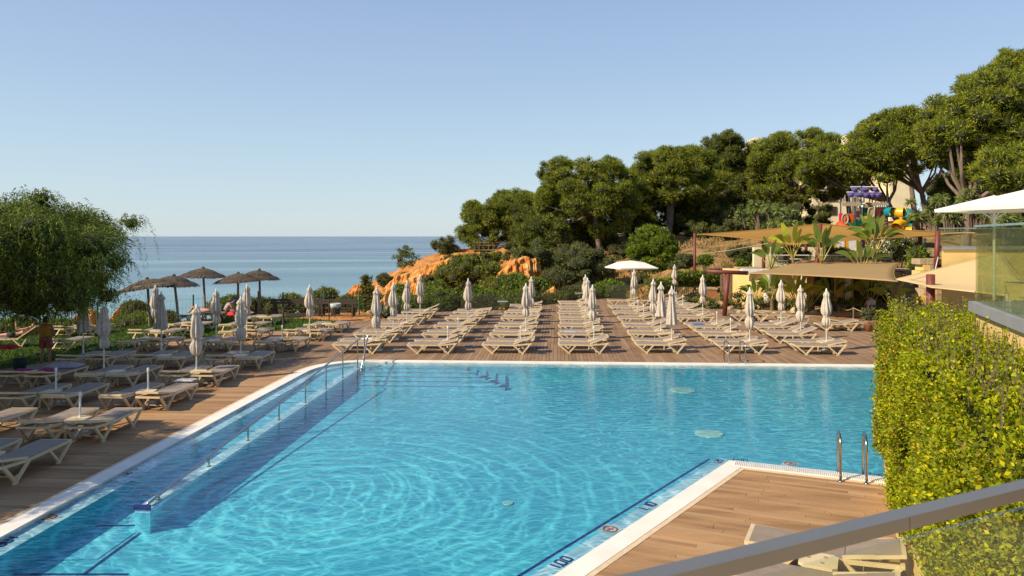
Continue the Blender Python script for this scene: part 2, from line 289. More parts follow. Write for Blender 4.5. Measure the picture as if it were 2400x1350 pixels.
# ------------------------------------------------------------------ mesh helpers
def link(name, me, parent=None, m=None, smooth=False):
    o = bpy.data.objects.new(name, me); C.objects.link(o)
    if m is not None: me.materials.append(m)
    if smooth: me.shade_smooth()
    if parent is not None: o.parent = parent
    return o
def mesh_np(name, V, Fc, k):
    """verts (n,3), faces flat (m,k)"""
    me = bpy.data.meshes.new(name); V = np.asarray(V, np.float32); Fc = np.asarray(Fc, np.int32).reshape(-1, k)
    me.vertices.add(len(V)); me.vertices.foreach_set('co', V.ravel())
    me.loops.add(Fc.size); me.loops.foreach_set('vertex_index', Fc.ravel())
    me.polygons.add(len(Fc)); me.polygons.foreach_set('loop_start', np.arange(0, Fc.size, k, dtype=np.int32))
    me.update(calc_edges=True); return me
class MB:
    def __init__(s): s.v = []; s.f = []
    def add(s, V, Fs):
        b = len(s.v); s.v += [tuple(p) for p in V]; s.f += [tuple(i + b for i in f) for f in Fs]; return s
    def box(s, c, d, rz=0, M=None):
        x, y, z = d[0] / 2, d[1] / 2, d[2] / 2
        P = [Vector((a * x, b * y, e * z)) for e in (-1, 1) for (a, b) in ((-1, -1), (1, -1), (1, 1), (-1, 1))]
        if M is None: M = Matrix.Rotation(rz, 3, 'Z')
        return s.add([M @ p + Vector(c) for p in P], [(3, 2, 1, 0), (4, 5, 6, 7), (0, 1, 5, 4), (1, 2, 6, 5), (2, 3, 7, 6), (3, 0, 4, 7)])
    def bar(s, a, b, w, h, up=(0, 0, 1)):
        a = Vector(a); b = Vector(b); d = (b - a); L = d.length; d.normalize(); u = Vector(up)
        if abs(d.dot(u)) > .99: u = Vector((1, 0, 0))
        sd = d.cross(u).normalized(); u = sd.cross(d)
        P = []
        for p in (a, b):
            for (i, j) in ((-1, -1), (1, -1), (1, 1), (-1, 1)): P.append(p + sd * i * w / 2 + u * j * h / 2)
        return s.add(P, [(0, 1, 2, 3), (7, 6, 5, 4), (0, 4, 5, 1), (1, 5, 6, 2), (2, 6, 7, 3), (3, 7, 4, 0)])
    def tube(s, pts, r, n=8, cap=True):
        pts = [Vector(p) for p in pts]; rs = r if isinstance(r, (list, tuple)) else [r] * len(pts)
        b = len(s.v); prev = None
        for i, p in enumerate(pts):
            t = (pts[min(i + 1, len(pts) - 1)] - pts[max(i - 1, 0)]).normalized()
            if prev is None: q = t.orthogonal().normalized()
            else:
                q = prev - t * prev.dot(t); q = q.normalized() if q.length > 1e-5 else t.orthogonal().normalized()
            prev = q; w_ = t.cross(q)
            for k in range(n):
                a = 2 * math.pi * k / n; s.v.append(tuple(p + (q * math.cos(a) + w_ * math.sin(a)) * rs[i]))
        for i in range(len(pts) - 1):
            for k in range(n):
                a = b + i * n + k; c = b + i * n + (k + 1) % n; s.f.append((a, c, c + n, a + n))
        if cap:
            s.f.append(tuple(b + k for k in range(n))[::-1]); s.f.append(tuple(b + (len(pts) - 1) * n + k for k in range(n)))
        return s
    def prism(s, poly, z0, z1, bottom=True):
        n = len(poly); P = [(p[0], p[1], z0) for p in poly] + [(p[0], p[1], z1) for p in poly]
        tri = tessellate_polygon([[Vector((p[0], p[1], 0)) for p in poly]])
        Fs = []
        for t in tri:
            a, b_, c_ = [Vector((poly[i][0], poly[i][1], 0)) for i in t]
            if (b_ - a).cross(c_ - a).z < 0: t = (t[0], t[2], t[1])
            Fs.append(tuple(i + n for i in t))
            if bottom: Fs.append((t[2], t[1], t[0]))
        area = sum(poly[i][0] * poly[(i + 1) % n][1] - poly[(i + 1) % n][0] * poly[i][1] for i in range(n))
        for i in range(n):
            j = (i + 1) % n; q = (i, j, j + n, i + n); Fs.append(q if area > 0 else q[::-1])
        return s.add(P, Fs)
    def lathe(s, prof, n=16, c=(0, 0, 0), fn=None):
        b = len(s.v)
        for (r, z) in prof:
            for k in range(n):
                a = 2 * math.pi * k / n; rr = r * (fn(a, z) if fn else 1); s.v.append((c[0] + rr * math.cos(a), c[1] + rr * math.sin(a), c[2] + z))
        for i in range(len(prof) - 1):
            for k in range(n):
                a = b + i * n + k; d = b + i * n + (k + 1) % n; s.f.append((a, d, d + n, a + n))
        s.f.append(tuple(b + k for k in range(n))[::-1]); s.f.append(tuple(b + (len(prof) - 1) * n + k for k in range(n)))
        return s
    def sphere(s, c, r, n=10, m=7):
        rx, ry, rz = r if isinstance(r, (tuple, list)) else (r, r, r)
        b = len(s.v)
        for i in range(m + 1):
            t = math.pi * i / m; t = min(max(t, .02), math.pi - .02)
            for k in range(n):
                a = 2 * math.pi * k / n; s.v.append((c[0] + rx * math.sin(t) * math.cos(a), c[1] + ry * math.sin(t) * math.sin(a), c[2] + rz * math.cos(t)))
        for i in range(m):
            for k in range(n):
                a = b + i * n + k; d = b + i * n + (k + 1) % n; s.f.append((a, a + n, d + n, d))
        return s
    def build(s, name, m, parent=None, smooth=False):
        me = bpy.data.meshes.new(name); me.from_pydata([tuple(p) for p in s.v], [], s.f); me.update()
        return link(name, me, parent, m, smooth)
def tag(o, label=None, cat=None, group=None, kind=None):
    if label: o['label'] = label
    if cat: o['category'] = cat
    if group: o['group'] = group
    if kind: o['kind'] = kind
    return o
def thing(name, label, cat, loc=(0, 0, 0), rz=0, group=None):
    o = bpy.data.objects.new(name, None); C.objects.link(o); o.empty_display_size = .2
    o.location = loc; o.rotation_euler = (0, 0, rz); return tag(o, label, cat, group)
def struct(o): o['kind'] = 'structure'; return o
def dup(root, loc, rz, label, group=None, sc=1.0):
    r = root.copy(); C.objects.link(r); r.location = loc; r.rotation_euler = (0, 0, rz); r['label'] = label
    r.scale = (sc, sc, sc) if not isinstance(sc, tuple) else sc
    if group: r['group'] = group
    for ch in root.children:
        c = ch.copy(); C.objects.link(c); c.parent = r
        for g in ch.children:
            d = g.copy(); C.objects.link(d); d.parent = c
    return r
ORD = ['first', 'second', 'third', 'fourth', 'fifth', 'sixth', 'seventh', 'eighth', 'ninth', 'tenth', 'eleventh', 'twelfth', 'thirteenth', 'fourteenth', 'fifteenth', 'sixteenth']
def offset(poly, d, closed=True):
    n = len(poly); out = []
    for i in range(n):
        p = Vector(poly[i][:2])
        a = Vector(poly[i - 1][:2]) if (closed or i > 0) else None; b = Vector(poly[(i + 1) % n][:2]) if (closed or i < n - 1) else None
        ns = []
        if a is not None: e = (p - a).normalized(); ns.append(Vector((-e.y, e.x)))
        if b is not None: e = (b - p).normalized(); ns.append(Vector((-e.y, e.x)))
        m_ = sum(ns, Vector((0, 0))).normalized(); out.append(p + m_ * d / max(.3, m_.dot(ns[0])))
    return out

# ------------------------------------------------------------------ sea and terrain
mb = MB(); mb.add([(-60000, 150, -40), (60000, 150, -40), (60000, 60000, -40), (-60000, 60000, -40)], [(0, 1, 2, 3)])
mb.add([(-60000, -200, -40.5), (60000, -200, -40.5), (60000, 151, -40.5), (-60000, 151, -40.5)], [(0, 1, 2, 3)])
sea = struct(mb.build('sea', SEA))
ctl = []
def cp(x, y, z): ctl.append((x, y, z))
def cd(px, py, Y): p = D(px, py, Y); ctl.append((p.x, p.y, p.z))
for x in (-24, -12, 0, 12, 24): cp(x, 5, -2.3)
for x in (-12, 0, 12, 22): cp(x, 20, -2.3)
for x in (-8, 2, 10): cp(x, 30, -1.5)
cp(-6, 38, -.5); cp(2, 42, -.7); cp(12, 44, -.7); cp(-16, 33, -.35); cp(-24, 24, -.35); cp(-30, 24, -.6)
cp(20, 30, -.6); cp(28, 34, -.3); cp(30, 20, -.5); cp(40, 10, 0)
# left: falls away to the sea
cp(-26, 36, -3); cp(-36, 34, -5); cp(-18, 44, -3.0); cp(-9.5, 47, -2.4); cp(-30, 55, -11); cp(-18, 62, -9); cp(-45, 60, -16); cp(-10, 60, -5.5); cp(-40, 88, -26); cp(-60, 90, -34); cp(-60, 20, -9)
cp(-29, 82, -15); cp(-26, 72, -9); cp(-21, 70, -6); cp(-30, 102, -30); cp(-20, 115, -34)
# ravine behind the far deck
cp(-4, 50, -3.2); cp(0, 54, -3.0); cp(5, 56, -2.2); cp(10, 57, -1.2)
cd(930, 712, 68); cd(1000, 705, 68); cd(1100, 690, 66); cd(1230, 690, 63)
# headland ridge
cd(800, 692, 86); cd(850, 670, 84); cd(900, 655, 82); cd(940, 640, 80); cd(1000, 612, 80); cd(1060, 596, 82); cd(1110, 586, 84); cd(1170, 586, 82); cd(1240, 600, 76)
cd(1300, 620, 70); cd(1400, 606, 72); cd(1480, 600, 70); cd(1600, 556, 76); cd(1700, 556, 76); cd(1600, 640, 58); cd(1700, 630, 60); cd(1520, 650, 60)
cp(-22, 98, -15); cp(-13, 98, -9); cp(-4, 104, -9); cp(6, 110, -4); cp(0, 125, -28); cp(20, 125, 0)
cp(-15, 72, -4.2); cp(-9, 68, -3.6); cp(-13, 62, -4.5); cp(2, 66, -1.6); cp(-4, 74, -2.2)
# right hill
cp(18, 54, .6); cp(24, 54, 1.2); cp(32, 52, 1.8); cp(20, 62, 3.2); cp(32, 62, 3.6); cp(24, 74, 4.6); cp(40, 70, 4.8); cp(50, 50, 4); cp(50, 90, 5.5); cp(25, 95, 4.5); cp(75, 60, 6); cp(75, 110, 7); cp(40, 120, 6); cp(60, 20, 3)
A = np.array(ctl); TP = A[:, :2]; NC = len(A)
def TU(d2): return np.where(d2 > 1e-9, .5 * d2 * np.log(d2 + 1e-12), 0)
K = TU(((TP[:, None] - TP[None]) ** 2).sum(-1)) + np.eye(NC) * 8
Q = np.hstack([np.ones((NC, 1)), TP]); Lm = np.block([[K, Q], [Q.T, np.zeros((3, 3))]])
sol = np.linalg.solve(Lm, np.concatenate([A[:, 2], np.zeros(3)]))
def tz(x, y):
    X = np.atleast_1d(np.asarray(x, float)); Y = np.atleast_1d(np.asarray(y, float))
    d2 = (X[:, None] - TP[:, 0]) ** 2 + (Y[:, None] - TP[:, 1]) ** 2
    return TU(d2) @ sol[:NC] + sol[NC] + sol[NC + 1] * X + sol[NC + 2] * Y
def ground(x, y): return float(tz(x, y)[0])
xs = np.arange(-64, 84, 1.0); ys = np.arange(-12, 132, 1.0)
GX, GY = np.meshgrid(xs, ys); gx = GX.ravel(); gy = GY.ravel(); gz = tz(gx, gy)
det = np.array([mnoise.fractal(Vector((a * .22, b * .22, 0)), 1.0, 2.0, 4) for a, b in zip(gx, gy)])
amp = np.clip((gy - 42) / 12, 0, 1) * .55
gz = np.maximum(gz + det * amp, -45)
W = len(xs); idx = np.arange(len(gx)).reshape(len(ys), W)
quads = np.stack([idx[:-1, :-1], idx[:-1, 1:], idx[1:, 1:], idx[1:, :-1]], -1).reshape(-1, 4)
hill = struct(link('hillside', mesh_np('hillside', np.stack([gx, gy, gz], 1), quads, 4), None, SOIL, True))

# ------------------------------------------------------------------ pool outline (inner edge of the white coping)
WL = -0.02                                        # water level
La, Lb = G(0, 1261), G(482, 1000); ldir = (Lb - La).normalized()
def lleft(y): return Vector((La.x + ldir.x / ldir.y * (y - La.y), y))
Fa, Fb = G(900, 848.2), G(2070, 859.5); fdir = (Fb - Fa).normalized()
def lfar(x): return Vector((x, Fa.y + fdir.y / fdir.x * (x - Fa.x)))
Dn, Dc = G(1297.5, 1350), G(1709.6, 1080); ddir = (Dc - Dn).normalized()
Rr = G(2101, 1124); rdir = (Rr - Dc).normalized()
near_y = 5.6
c0 = lleft(23.6); c1 = lfar(-4.9)
# rounded corner as a quadratic curve
t_ = (Fa.y - c0.y) / ldir.y; cc = lfar(c0.x + ldir.x * t_)
arc = [(1 - t) ** 2 * c0 + 2 * t * (1 - t) * cc + t * t * c1 for t in [i / 10 for i in range(11)]]
farR = lfar(19.0); rlow = Vector((Dc.x + rdir.x * 15.5, Dc.y + rdir.y * 15.5))
dlow = Vector((Dn.x + ddir.x / ddir.y * (near_y - Dn.y), near_y))
pool = [lleft(near_y), dlow, Vector(Dc[:2]), rlow, farR] + arc[::-1]      # counter clockwise
pool = [Vector((p[0], p[1])) for p in pool]
white_in = pool; white_out = offset(pool, -.34); beige_out = offset(pool, -.43); basin = offset(pool, .34)
def ring(mb, a, b, z0, z1):
    n = len(a)
    for i in range(n):
        j = (i + 1) % n
        V = [(a[i][0], a[i][1], z1), (a[j][0], a[j][1], z1), (b[j][0], b[j][1], z1), (b[i][0], b[i][1], z1)] + [(a[i][0], a[i][1], z0), (a[j][0], a[j][1], z0), (b[j][0], b[j][1], z0), (b[i][0], b[i][1], z0)]
        mb.add(V, [(3, 2, 1, 0), (0, 1, 5, 4), (2, 3, 7, 6)])
POOL = struct(thing('pool_basin', None, None))
m_ = MB(); ring(m_, white_in, white_out, -.3, .012); m_.build('coping', COPE, POOL)
m_ = MB(); ring(m_, white_out, beige_out, -.3, .006); m_.build('edging_tile', BEIGE, POOL)
m_ = MB(); ring(m_, basin, white_in, -1.3, -.075); m_.build('submerged_ledge', LEDGE, POOL)
FL = -.47
m_ = MB(); n = len(basin)
m_.prism(offset(basin, -.1), -1.4, FL); m_.build('basin_floor', BASIN, POOL)
m_ = MB()
ib = offset(basin, .004)
for i in range(n):
    j = (i + 1) % n; m_.add([(ib[i][0], ib[i][1], FL), (ib[j][0], ib[j][1], FL), (ib[j][0], ib[j][1], -.079), (ib[i][0], ib[i][1], -.079)], [(0, 1, 2, 3)])
m_.build('basin_wall', BASIN, POOL)
# ramp wall with the handrail
Wn, Wf = G(352, 1186), G(858, 849.5); wdir = (Wf - Wn).normalized(); wn = Vector((-wdir.y, wdir.x, 0))
wt = .27
def wp_(d, off, z=0): p = Wn + wdir * d + wn * off; return Vector((p.x, p.y, z))
Lw = (Wf - Wn).length - .5
m_ = MB(); m_.prism([wp_(0, 0), wp_(Lw, 0), wp_(Lw, wt), wp_(0, wt)], -.12, -.055); m_.build('ramp_wall_top', LEDGE, POOL)
m_ = MB(); m_.prism([wp_(.002, .002), wp_(Lw - .002, .002), wp_(Lw - .002, wt - .002), wp_(.002, wt - .002)], FL, -.121); m_.build('ramp_wall', BASIN, POOL)
m_ = MB(); m_.box(wp_(-.012, wt / 2, -.02), (.30, .02, .09), math.atan2(wn.y, wn.x)); m_.build('navy_end_tile', NAVY, POOL)
# sloping ramp
lb_ = lambda d: Vector((lleft((Wn + wdir * d).y).x + .34, (Wn + wdir * d).y + 0.0, 0))
m_ = MB(); a0 = lb_(-4.0); a1 = lb_(Lw + .1); b0 = wp_(-4.0, wt); b1 = wp_(Lw + .1, wt); zr = lambda d: max(FL + .01, -.12 - (Lw - d) * .026)
segs = 12; Vv = []; Ff = []
for i in range(segs + 1):
    d = -1.0 + (Lw + 1.1) * i / segs; l = lb_(d); r_ = wp_(d, wt); Vv += [(l.x - .01, l.y, zr(d)), (r_.x, r_.y, zr(d))]
for i in range(segs): Ff.append((2 * i, 2 * i + 1, 2 * i + 3, 2 * i + 2))
d = Lw + .1
m_.add(Vv, Ff)
top = [wp_(Lw - .02, 0), wp_(Lw - .02, wt)] + [Vector((l.x, l.y, 0)) for l in [lb_(Lw - .02)]]
crn = offset([Vector(p) for p in arc], -.0, False)
poly = [wp_(Lw, 0), Vector((lfar(Wf.x - .02).x, lfar(Wf.x).y - .3, 0)), Vector((arc[6].x + .2, arc[6].y - .36, 0)), Vector((arc[3].x + .3, arc[3].y - .3, 0)), Vector((lb_(Lw).x, lb_(Lw).y, 0))]
m_.prism(poly, -.3, -.115); m_.build('ramp', RAMP, POOL)
for k in range(9):
    d = .25 + k * 1.36; l = lb_(d); r_ = wp_(d, wt); z = zr(d) + .006
    m_ = MB(); a = Vector((l.x + .12, l.y, z)); b = Vector((r_.x - .0, r_.y, z))
    m_.add([a, b, b + Vector((0, .05, .003)), a + Vector((0, .05, .003))], [(0, 1, 2, 3)]); m_.build('ramp_stripe', NAVY, POOL)
# steps along the far wall
ustep = fdir
for k in range(5):
    x0 = Wf.x + .05; x1 = G(1095, 857).x + k * .34; y0 = .34; dep = .42 * (k + 1)
    z = -.065 * (k + 1) - .03
    def fp(x, dy): p = lfar(x); return Vector((p.x + fdir.y * dy * 0, p.y - dy, 0))
    m_ = MB(); m_.prism([fp(x0, .34 + dep), fp(x1, .34 + dep), fp(x1, .34), fp(x0, .34)], FL, z - .002 * k); m_.build('pool_step', RAMP, POOL)
    m_ = MB(); a, b = fp(x0, .34 + dep - .06), fp(x1, .34 + dep - .06); z2 = z + .006
    m_.add([(a.x, a.y - .05, z2), (b.x, b.y - .05, z2), (b.x, b.y, z2), (a.x, a.y, z2)], [(0, 1, 2, 3)])
    m_.build('step_nosing', NAVY, POOL)
    if k >= 2:
        m_ = MB(); b = fp(x1 - .12, .34 + dep - .40); c = fp(x1 + .14, .34 + dep - .40); b2 = fp(x1 - .24, .34 + dep - .02); c2 = fp(x1 - .0, .34 + dep - .02)
        m_.add([(b2.x, b2.y, z + .007), (c2.x, c2.y, z + .007), (c.x, c.y, z + .007), (b.x, b.y, z + .007)], [(0, 1, 2, 3)]); m_.build('step_nosing', NAVY, POOL)
# floor lines and outlets
def strip(a, b, w_, z, name, mt):
    a = Vector(a); b = Vector(b); e = (b - a).normalized(); s_ = Vector((-e.y, e.x, 0)) * w_ / 2
    q = MB(); q.add([(a.x - s_.x, a.y - s_.y, z), (b.x - s_.x, b.y - s_.y, z), (b.x + s_.x, b.y + s_.y, z), (a.x + s_.x, a.y + s_.y, z)], [(0, 1, 2, 3)]); return q.build(name, mt, POOL)
zf = FL + .006
strip(G(352, 1232, zf), G(196, 1346, zf), .06, zf, 'floor_line', NAVY)
strip(G(-10, 1346, zf), G(300, 1346, zf), .05, zf + .004, 'floor_line', NAVY)
for (px, py, r0) in ((1600, 915, .42), (1662, 1017, .36), (650 + 540, 1180, .1)):
    q = MB(); c = G(px, py, zf); q.lathe([(r0, 0), (r0 * .97, .02), (.01, .024)], 20, (c.x, c.y, zf)); q.build('floor_inlet', mat('inlet_cover', (.55, .85, .72), .5), POOL)
# navy edge line under the diagonal edge
e1, e2 = G(1192, 1350, -.1), G(1633, 1074.5, -.1); ext = (e1 - e2).normalized() * 4
m_ = MB(); q0 = basin[1]; q1 = basin[2]
ledge2 = offset(pool, .62)
a, b = ledge2[1], ledge2[2]; ai, bi = basin[1], basin[2]; b_r = Vector(ledge2[2]) + Vector((rdir.x, rdir.y)) * .75
m_.prism([(a.x, a.y), (ai.x, ai.y), (bi.x, bi.y), (b.x, b.y)], FL, -.20); m_.build('underwater_bench', RAMP, POOL)
strip((a.x, a.y, 0), (b.x, b.y, 0), .045, -.192, 'bench_edge_line', NAVY)
m_ = MB(); m_.prism([(p[0], p[1]) for p in offset(pool, .0)], WL - .001, WL)
wm = bpy.data.meshes.new('pool_water')
tri = tessellate_polygon([[Vector((p[0], p[1], 0)) for p in pool]])
fx = []
for t in tri:
    a, b, c = [Vector((*pool[i], 0)) for i in t]
    fx.append(t if (b - a).cross(c - a).z > 0 else (t[0], t[2], t[1]))
wm.from_pydata([(p[0], p[1], WL) for p in pool], [], fx); wm.update()
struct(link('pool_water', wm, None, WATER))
# overflow grate on the edge behind the near deck
gr = MB(); gd = Vector((rdir.x, rdir.y, 0)); gn = Vector((gd.y, -gd.x, 0)); gn = gn if gn.y < 0 else -gn
L_ = 11.0; k = 0.12
while k < L_:
    a = Vector((Dc.x, Dc.y, .022)) + gd * k; gr.bar(a + gn * .02, a + gn * .32, .018, .02); k += .034
g_ = gr.build('overflow_grate', WHITE, POOL); g_['kind'] = 'stuff'
SEG = {'0': 'abcdef', '1': 'bc', '2': 'abged', '4': 'fgbc', '8': 'abcdefg'}
def digits(txt, at, rz, h=.17):
    q = MB(); x = 0; w_ = h * .55; t = h * .16
    M = Matrix.Rotation(rz, 3, 'Z')
    def seg(ax, ay, bx, by):
        a = M @ Vector((ax, ay, 0)) + Vector(at); b = M @ Vector((bx, by, 0)) + Vector(at); q.bar(a, b, t, .006)
    tot = sum({'.': .5}.get(c, 1.5) for c in txt) * w_
    x = -tot / 2
    for c in txt:
        if c == '.': seg(x, 0, x + t * .8, 0); x += .5 * w_; continue
        for s_ in SEG[c]:
            P_ = {'a': (0, h, w_, h), 'b': (w_, h, w_, h / 2), 'c': (w_, h / 2, w_, 0), 'd': (0, 0, w_, 0), 'e': (0, 0, 0, h / 2), 'f': (0, h / 2, 0, h), 'g': (0, h / 2, w_, h / 2)}[s_]
            seg(x + P_[0], P_[1], x + P_[2], P_[3])
        x += 1.5 * w_
    q.build('depth_marking', NAVY, POOL)
ZL = -.068
ang = math.atan2(rdir.y, rdir.x); dang = math.atan2(ddir.y, ddir.x); lang = math.atan2(ldir.y, ldir.x)
digits('1.00', G(1326, 1322, ZL), dang); digits('1.10', G(1527, 1189, ZL), dang)
digits('1.20', G(1690, 1083, ZL), dang, .13)
digits('1.40', G(1733, 1080, ZL), ang, .14); digits('1.40', G(2056, 1115, ZL), ang, .14)
digits('0.80', G(290, 1107, ZL), lang + math.pi, .16); digits('0.80', G(470, 1008, ZL), lang + math.pi, .16); digits('1.00', G(3, 1268, ZL), lang + math.pi, .16)
for (px, py) in ((1430, 1241), (114, 1213), (1852, 1087)):
    c = G(px, py, ZL); q = MB()
    pts = [(c.x + .11 * math.cos(a), c.y + .11 * math.sin(a), ZL + .003) for a in [i * math.pi / 8 for i in range(17)]]
    q.tube(pts, .014, 5, False); q.bar((c.x - .075, c.y - .075, ZL + .003), (c.x + .075, c.y + .075, ZL + .003), .022, .008); q.bar((c.x - .03, c.y + .04, ZL + .003), (c.x + .05, c.y - .02, ZL + .003), .03, .006)
    q.build('no_diving_symbol', REDP, POOL)
    q = MB(); q.box((c.x, c.y, ZL - .001), (.30, .30, .004), dang); q.build('symbol_tile', WHITE, POOL)

# ------------------------------------------------------------------ decks made of planks
def clip_intervals(loops, s):
    xs_ = []
    for lp in loops:
        n = len(lp)
        for i in range(n):
            (x0, y0), (x1, y1) = lp[i], lp[(i + 1) % n]
            if (y0 > s) != (y1 > s): xs_.append(x0 + (s - y0) / (y1 - y0) * (x1 - x0))
    xs_.sort(); return [(xs_[i], xs_[i + 1]) for i in range(0, len(xs_) - 1, 2)]
def planks(loops, ang, width, origin=(0, 0), lmin=2.2, lmax=4.0, seed=1):
    rn = random.Random(seed); ca, sa = math.cos(-ang), math.sin(-ang)
    rot = lambda p: (p[0] * ca - p[1] * sa, p[0] * sa + p[1] * ca)
    inv = lambda x, y: (x * ca + y * sa, -x * sa + y * ca)
    LL = [[rot(p) for p in lp] for lp in loops]
    y0 = min(p[1] for lp in LL for p in lp); y1 = max(p[1] for lp in LL for p in lp)
    s = y0; g = .011; out = []
    while s < y1:
        A_ = clip_intervals(LL, s + g / 2 + 1e-4); B_ = clip_intervals(LL, s + width - g / 2 - 1e-4)
        if len(A_) != len(B_):
            M_ = clip_intervals(LL, s + width / 2); A_ = B_ = M_
        for (a, b) in zip(A_, B_):
            lo = max(a[0], b[0]); hi = min(a[1], b[1])
            if hi - lo < .05: continue
            cuts = []; x = lo + rn.uniform(.5, lmax)
            while x < hi - .5: cuts.append(x); x += rn.uniform(lmin, lmax)
            ea = [a[0]] + cuts + [a[1]]; eb = [b[0]] + cuts + [b[1]]
            for k in range(len(ea) - 1):
                ga = .003 if k > 0 else 0; gb = .003 if k < len(ea) - 2 else 0
                q = [inv(ea[k] + ga, s + g / 2), inv(ea[k + 1] - gb, s + g / 2), inv(eb[k + 1] - gb, s + width - g / 2), inv(eb[k] + ga, s + width - g / 2)]
                out.append((q, rn.uniform(-.0025, .0005)))
        s += width
    return out
def plank_size(q):
    cx = sum(p[0] for p in q) / 4; cy = sum(p[1] for p in q) / 4
    if cy < 6: return 0
    x = 1200 + cx / cy * F; y = HZ + H * F / cy
    if not (-150 < x < 2300 and y < 1420): return 0
    L = max((Vector(q[1]) - Vector(q[0])).length, .1); return L / cy ** 2 / cy
def deck(name, loops, ang, width, n_single, mt, z=0.0, seed=1, base=True, lmin=2.2, lmax=4.0):
    root = struct(thing(name, None, None)); PL = planks(loops, ang, width, seed=seed, lmin=lmin, lmax=lmax)
    PL.sort(key=lambda t: -plank_size(t[0]))
    def addp(mb, q, dz):
        t = z + dz; mb.add([(p[0], p[1], t - .028) for p in q] + [(p[0], p[1], t) for p in q], [(4, 5, 6, 7), (0, 1, 5, 4), (1, 2, 6, 5), (2, 3, 7, 6), (3, 0, 4, 7)])
    for q, dz in PL[:n_single]:
        m_ = MB(); addp(m_, q, dz); m_.build('plank', mt, root)
    m_ = MB()
    for q, dz in PL[n_single:]: addp(m_, q, dz)
    o = m_.build('planks', mt, root); o['kind'] = 'stuff'
    return root
bo = [tuple(p) for p in offset(pool, -.42)]
FD = lambda x, dy=0: (lfar(x).x, lfar(x).y + dy)
# far deck, boards running away from the pool
oi_ = len(bo)
seam = tuple(offset(pool, -.42)[-1]); vd = Vector((.0665, .9978))
cornL = bo[-1]                                  # on the left side where the rounding starts
farline = [bo[i] for i in range(4, oi_)]        # farR ... arc ... c0
lk = Vector(farline[-1]);
deckedge = [G(560, 836), G(640, 800), G(700, 775), G(800, 757), G(905, 746.5), G(1000, 731.5), G(1150, 728), G(1290, 713), G(1420, 699), G(1505, 702), G(1600, 712), G(1700, 722), G(1790, 738), G(1950, 742), G(2070, 742)]
far_loop = [tuple(lk)] + [(p.x, p.y) for p in deckedge] + [(24, 38), (24, 26)] + [farline[0]] + farline[1:-1]
far_loop = [tuple(lk)] + [(p.x, p.y) for p in deckedge] + [(24.5, 38), (24.5, farline[0][1])] + farline[:-1]
deck('far_deck', [far_loop], math.atan2(vd.y, vd.x), .142, 170, WOOD, seed=3)
# left deck, boards running across
lowL = bo[0]
left_loop = [tuple(lk), (lleft(4).x - .42, 4), (-22, 4)] + [(G(0, 866).x - 4, G(0, 866).y - 1.0), tuple(G(0, 866)[:2]), tuple(G(130, 846)[:2]), tuple(G(270, 822)[:2]), tuple(G(420, 797)[:2]), tuple(G(520, 785)[:2]), tuple(G(600, 777)[:2]), tuple(G(690, 775)[:2])] + [tuple(G(640, 800)[:2]), tuple(G(560, 836)[:2])]
deck('left_deck', [left_loop], math.atan2(fdir.y, fdir.x), .118, 60, WOODU, seed=5)
# near deck on the right
nd0, nd1, nd2 = bo[1], bo[2], bo[3]
near_loop = [nd0, (9.0, nd0[1]), (9.0, 8), (13, 12), nd2, nd1]
near_loop = [nd0, (12.0, nd0[1]), nd2, nd1]
deck('near_deck', [near_loop], ang, .112, 66, WOODU, seed=9, lmin=1.6, lmax=2.6)
# ground sheet under all boards
def sheet(name, loop, z, mt, par=None):
    q = MB(); tri = tessellate_polygon([[Vector((p[0], p[1], 0)) for p in loop]]); Fs = []
    for t in tri:
        a, b, c = [Vector((loop[i][0], loop[i][1], 0)) for i in t]; Fs.append(t if (b - a).cross(c - a).z > 0 else (t[0], t[2], t[1]))
    q.add([(p[0], p[1], z) for p in loop], Fs); return q.build(name, mt, par)
sheet('deck_base_far', far_loop, -.045, GAP)['kind'] = 'structure'
sheet('deck_base_left', left_loop, -.047, GAP)['kind'] = 'structure'
sheet('deck_base_near', near_loop, -.049, GAP)['kind'] = 'structure'
# lawn
lawn_loop = [tuple(G(690, 775)[:2]), tuple(G(600, 777)[:2]), tuple(G(520, 785)[:2]), tuple(G(420, 797)[:2]), tuple(G(270, 822)[:2]), tuple(G(130, 846)[:2]), tuple(G(0, 866)[:2]), (-24, 22), (-34, 22), (-34, 31), tuple(G(0, 790)[:2]), tuple(G(150, 784)[:2]), tuple(G(300, 765)[:2]), tuple(G(420, 752)[:2]), tuple(G(560, 745)[:2]), tuple(G(700, 746)[:2]), tuple(G(800, 753)[:2]), tuple(G(800, 757)[:2]), tuple(G(700, 775)[:2])]
lawn_loop = lawn_loop[::-1]
struct(sheet('lawn', lawn_loop, -.01, GRASSM))
dirt_loop = [tuple(G(905, 746.5)[:2]), tuple(G(800, 757)[:2]), tuple(G(800, 753)[:2]), tuple(G(700, 746)[:2]), tuple(G(560, 745)[:2]), tuple(G(560, 738)[:2]), tuple(G(700, 733)[:2]), tuple(G(870, 732)[:2])]
struct(sheet('dirt_path', dirt_loop, -.02, SOIL))
def inpoly(x, y, lp):
    ins = np.zeros(len(x), bool); n = len(lp)
    for i in range(n):
        x0, y0 = lp[i]; x1, y1 = lp[(i + 1) % n]
        c = ((y0 > y) != (y1 > y)); xi = x0 + (y - y0) / (y1 - y0 + 1e-12) * (x1 - x0); ins ^= c & (x < xi)
    return ins
gx_ = RNG.uniform(-30, -7, 90000); gy_ = RNG.uniform(22, 42, 90000); ok = inpoly(gx_, gy_, lawn_loop); gx_ = gx_[ok]; gy_ = gy_[ok]; ng = len(gx_)
hh_ = RNG.uniform(.04, .09, ng); aa = RNG.uniform(0, 6.28, ng); wv = .022
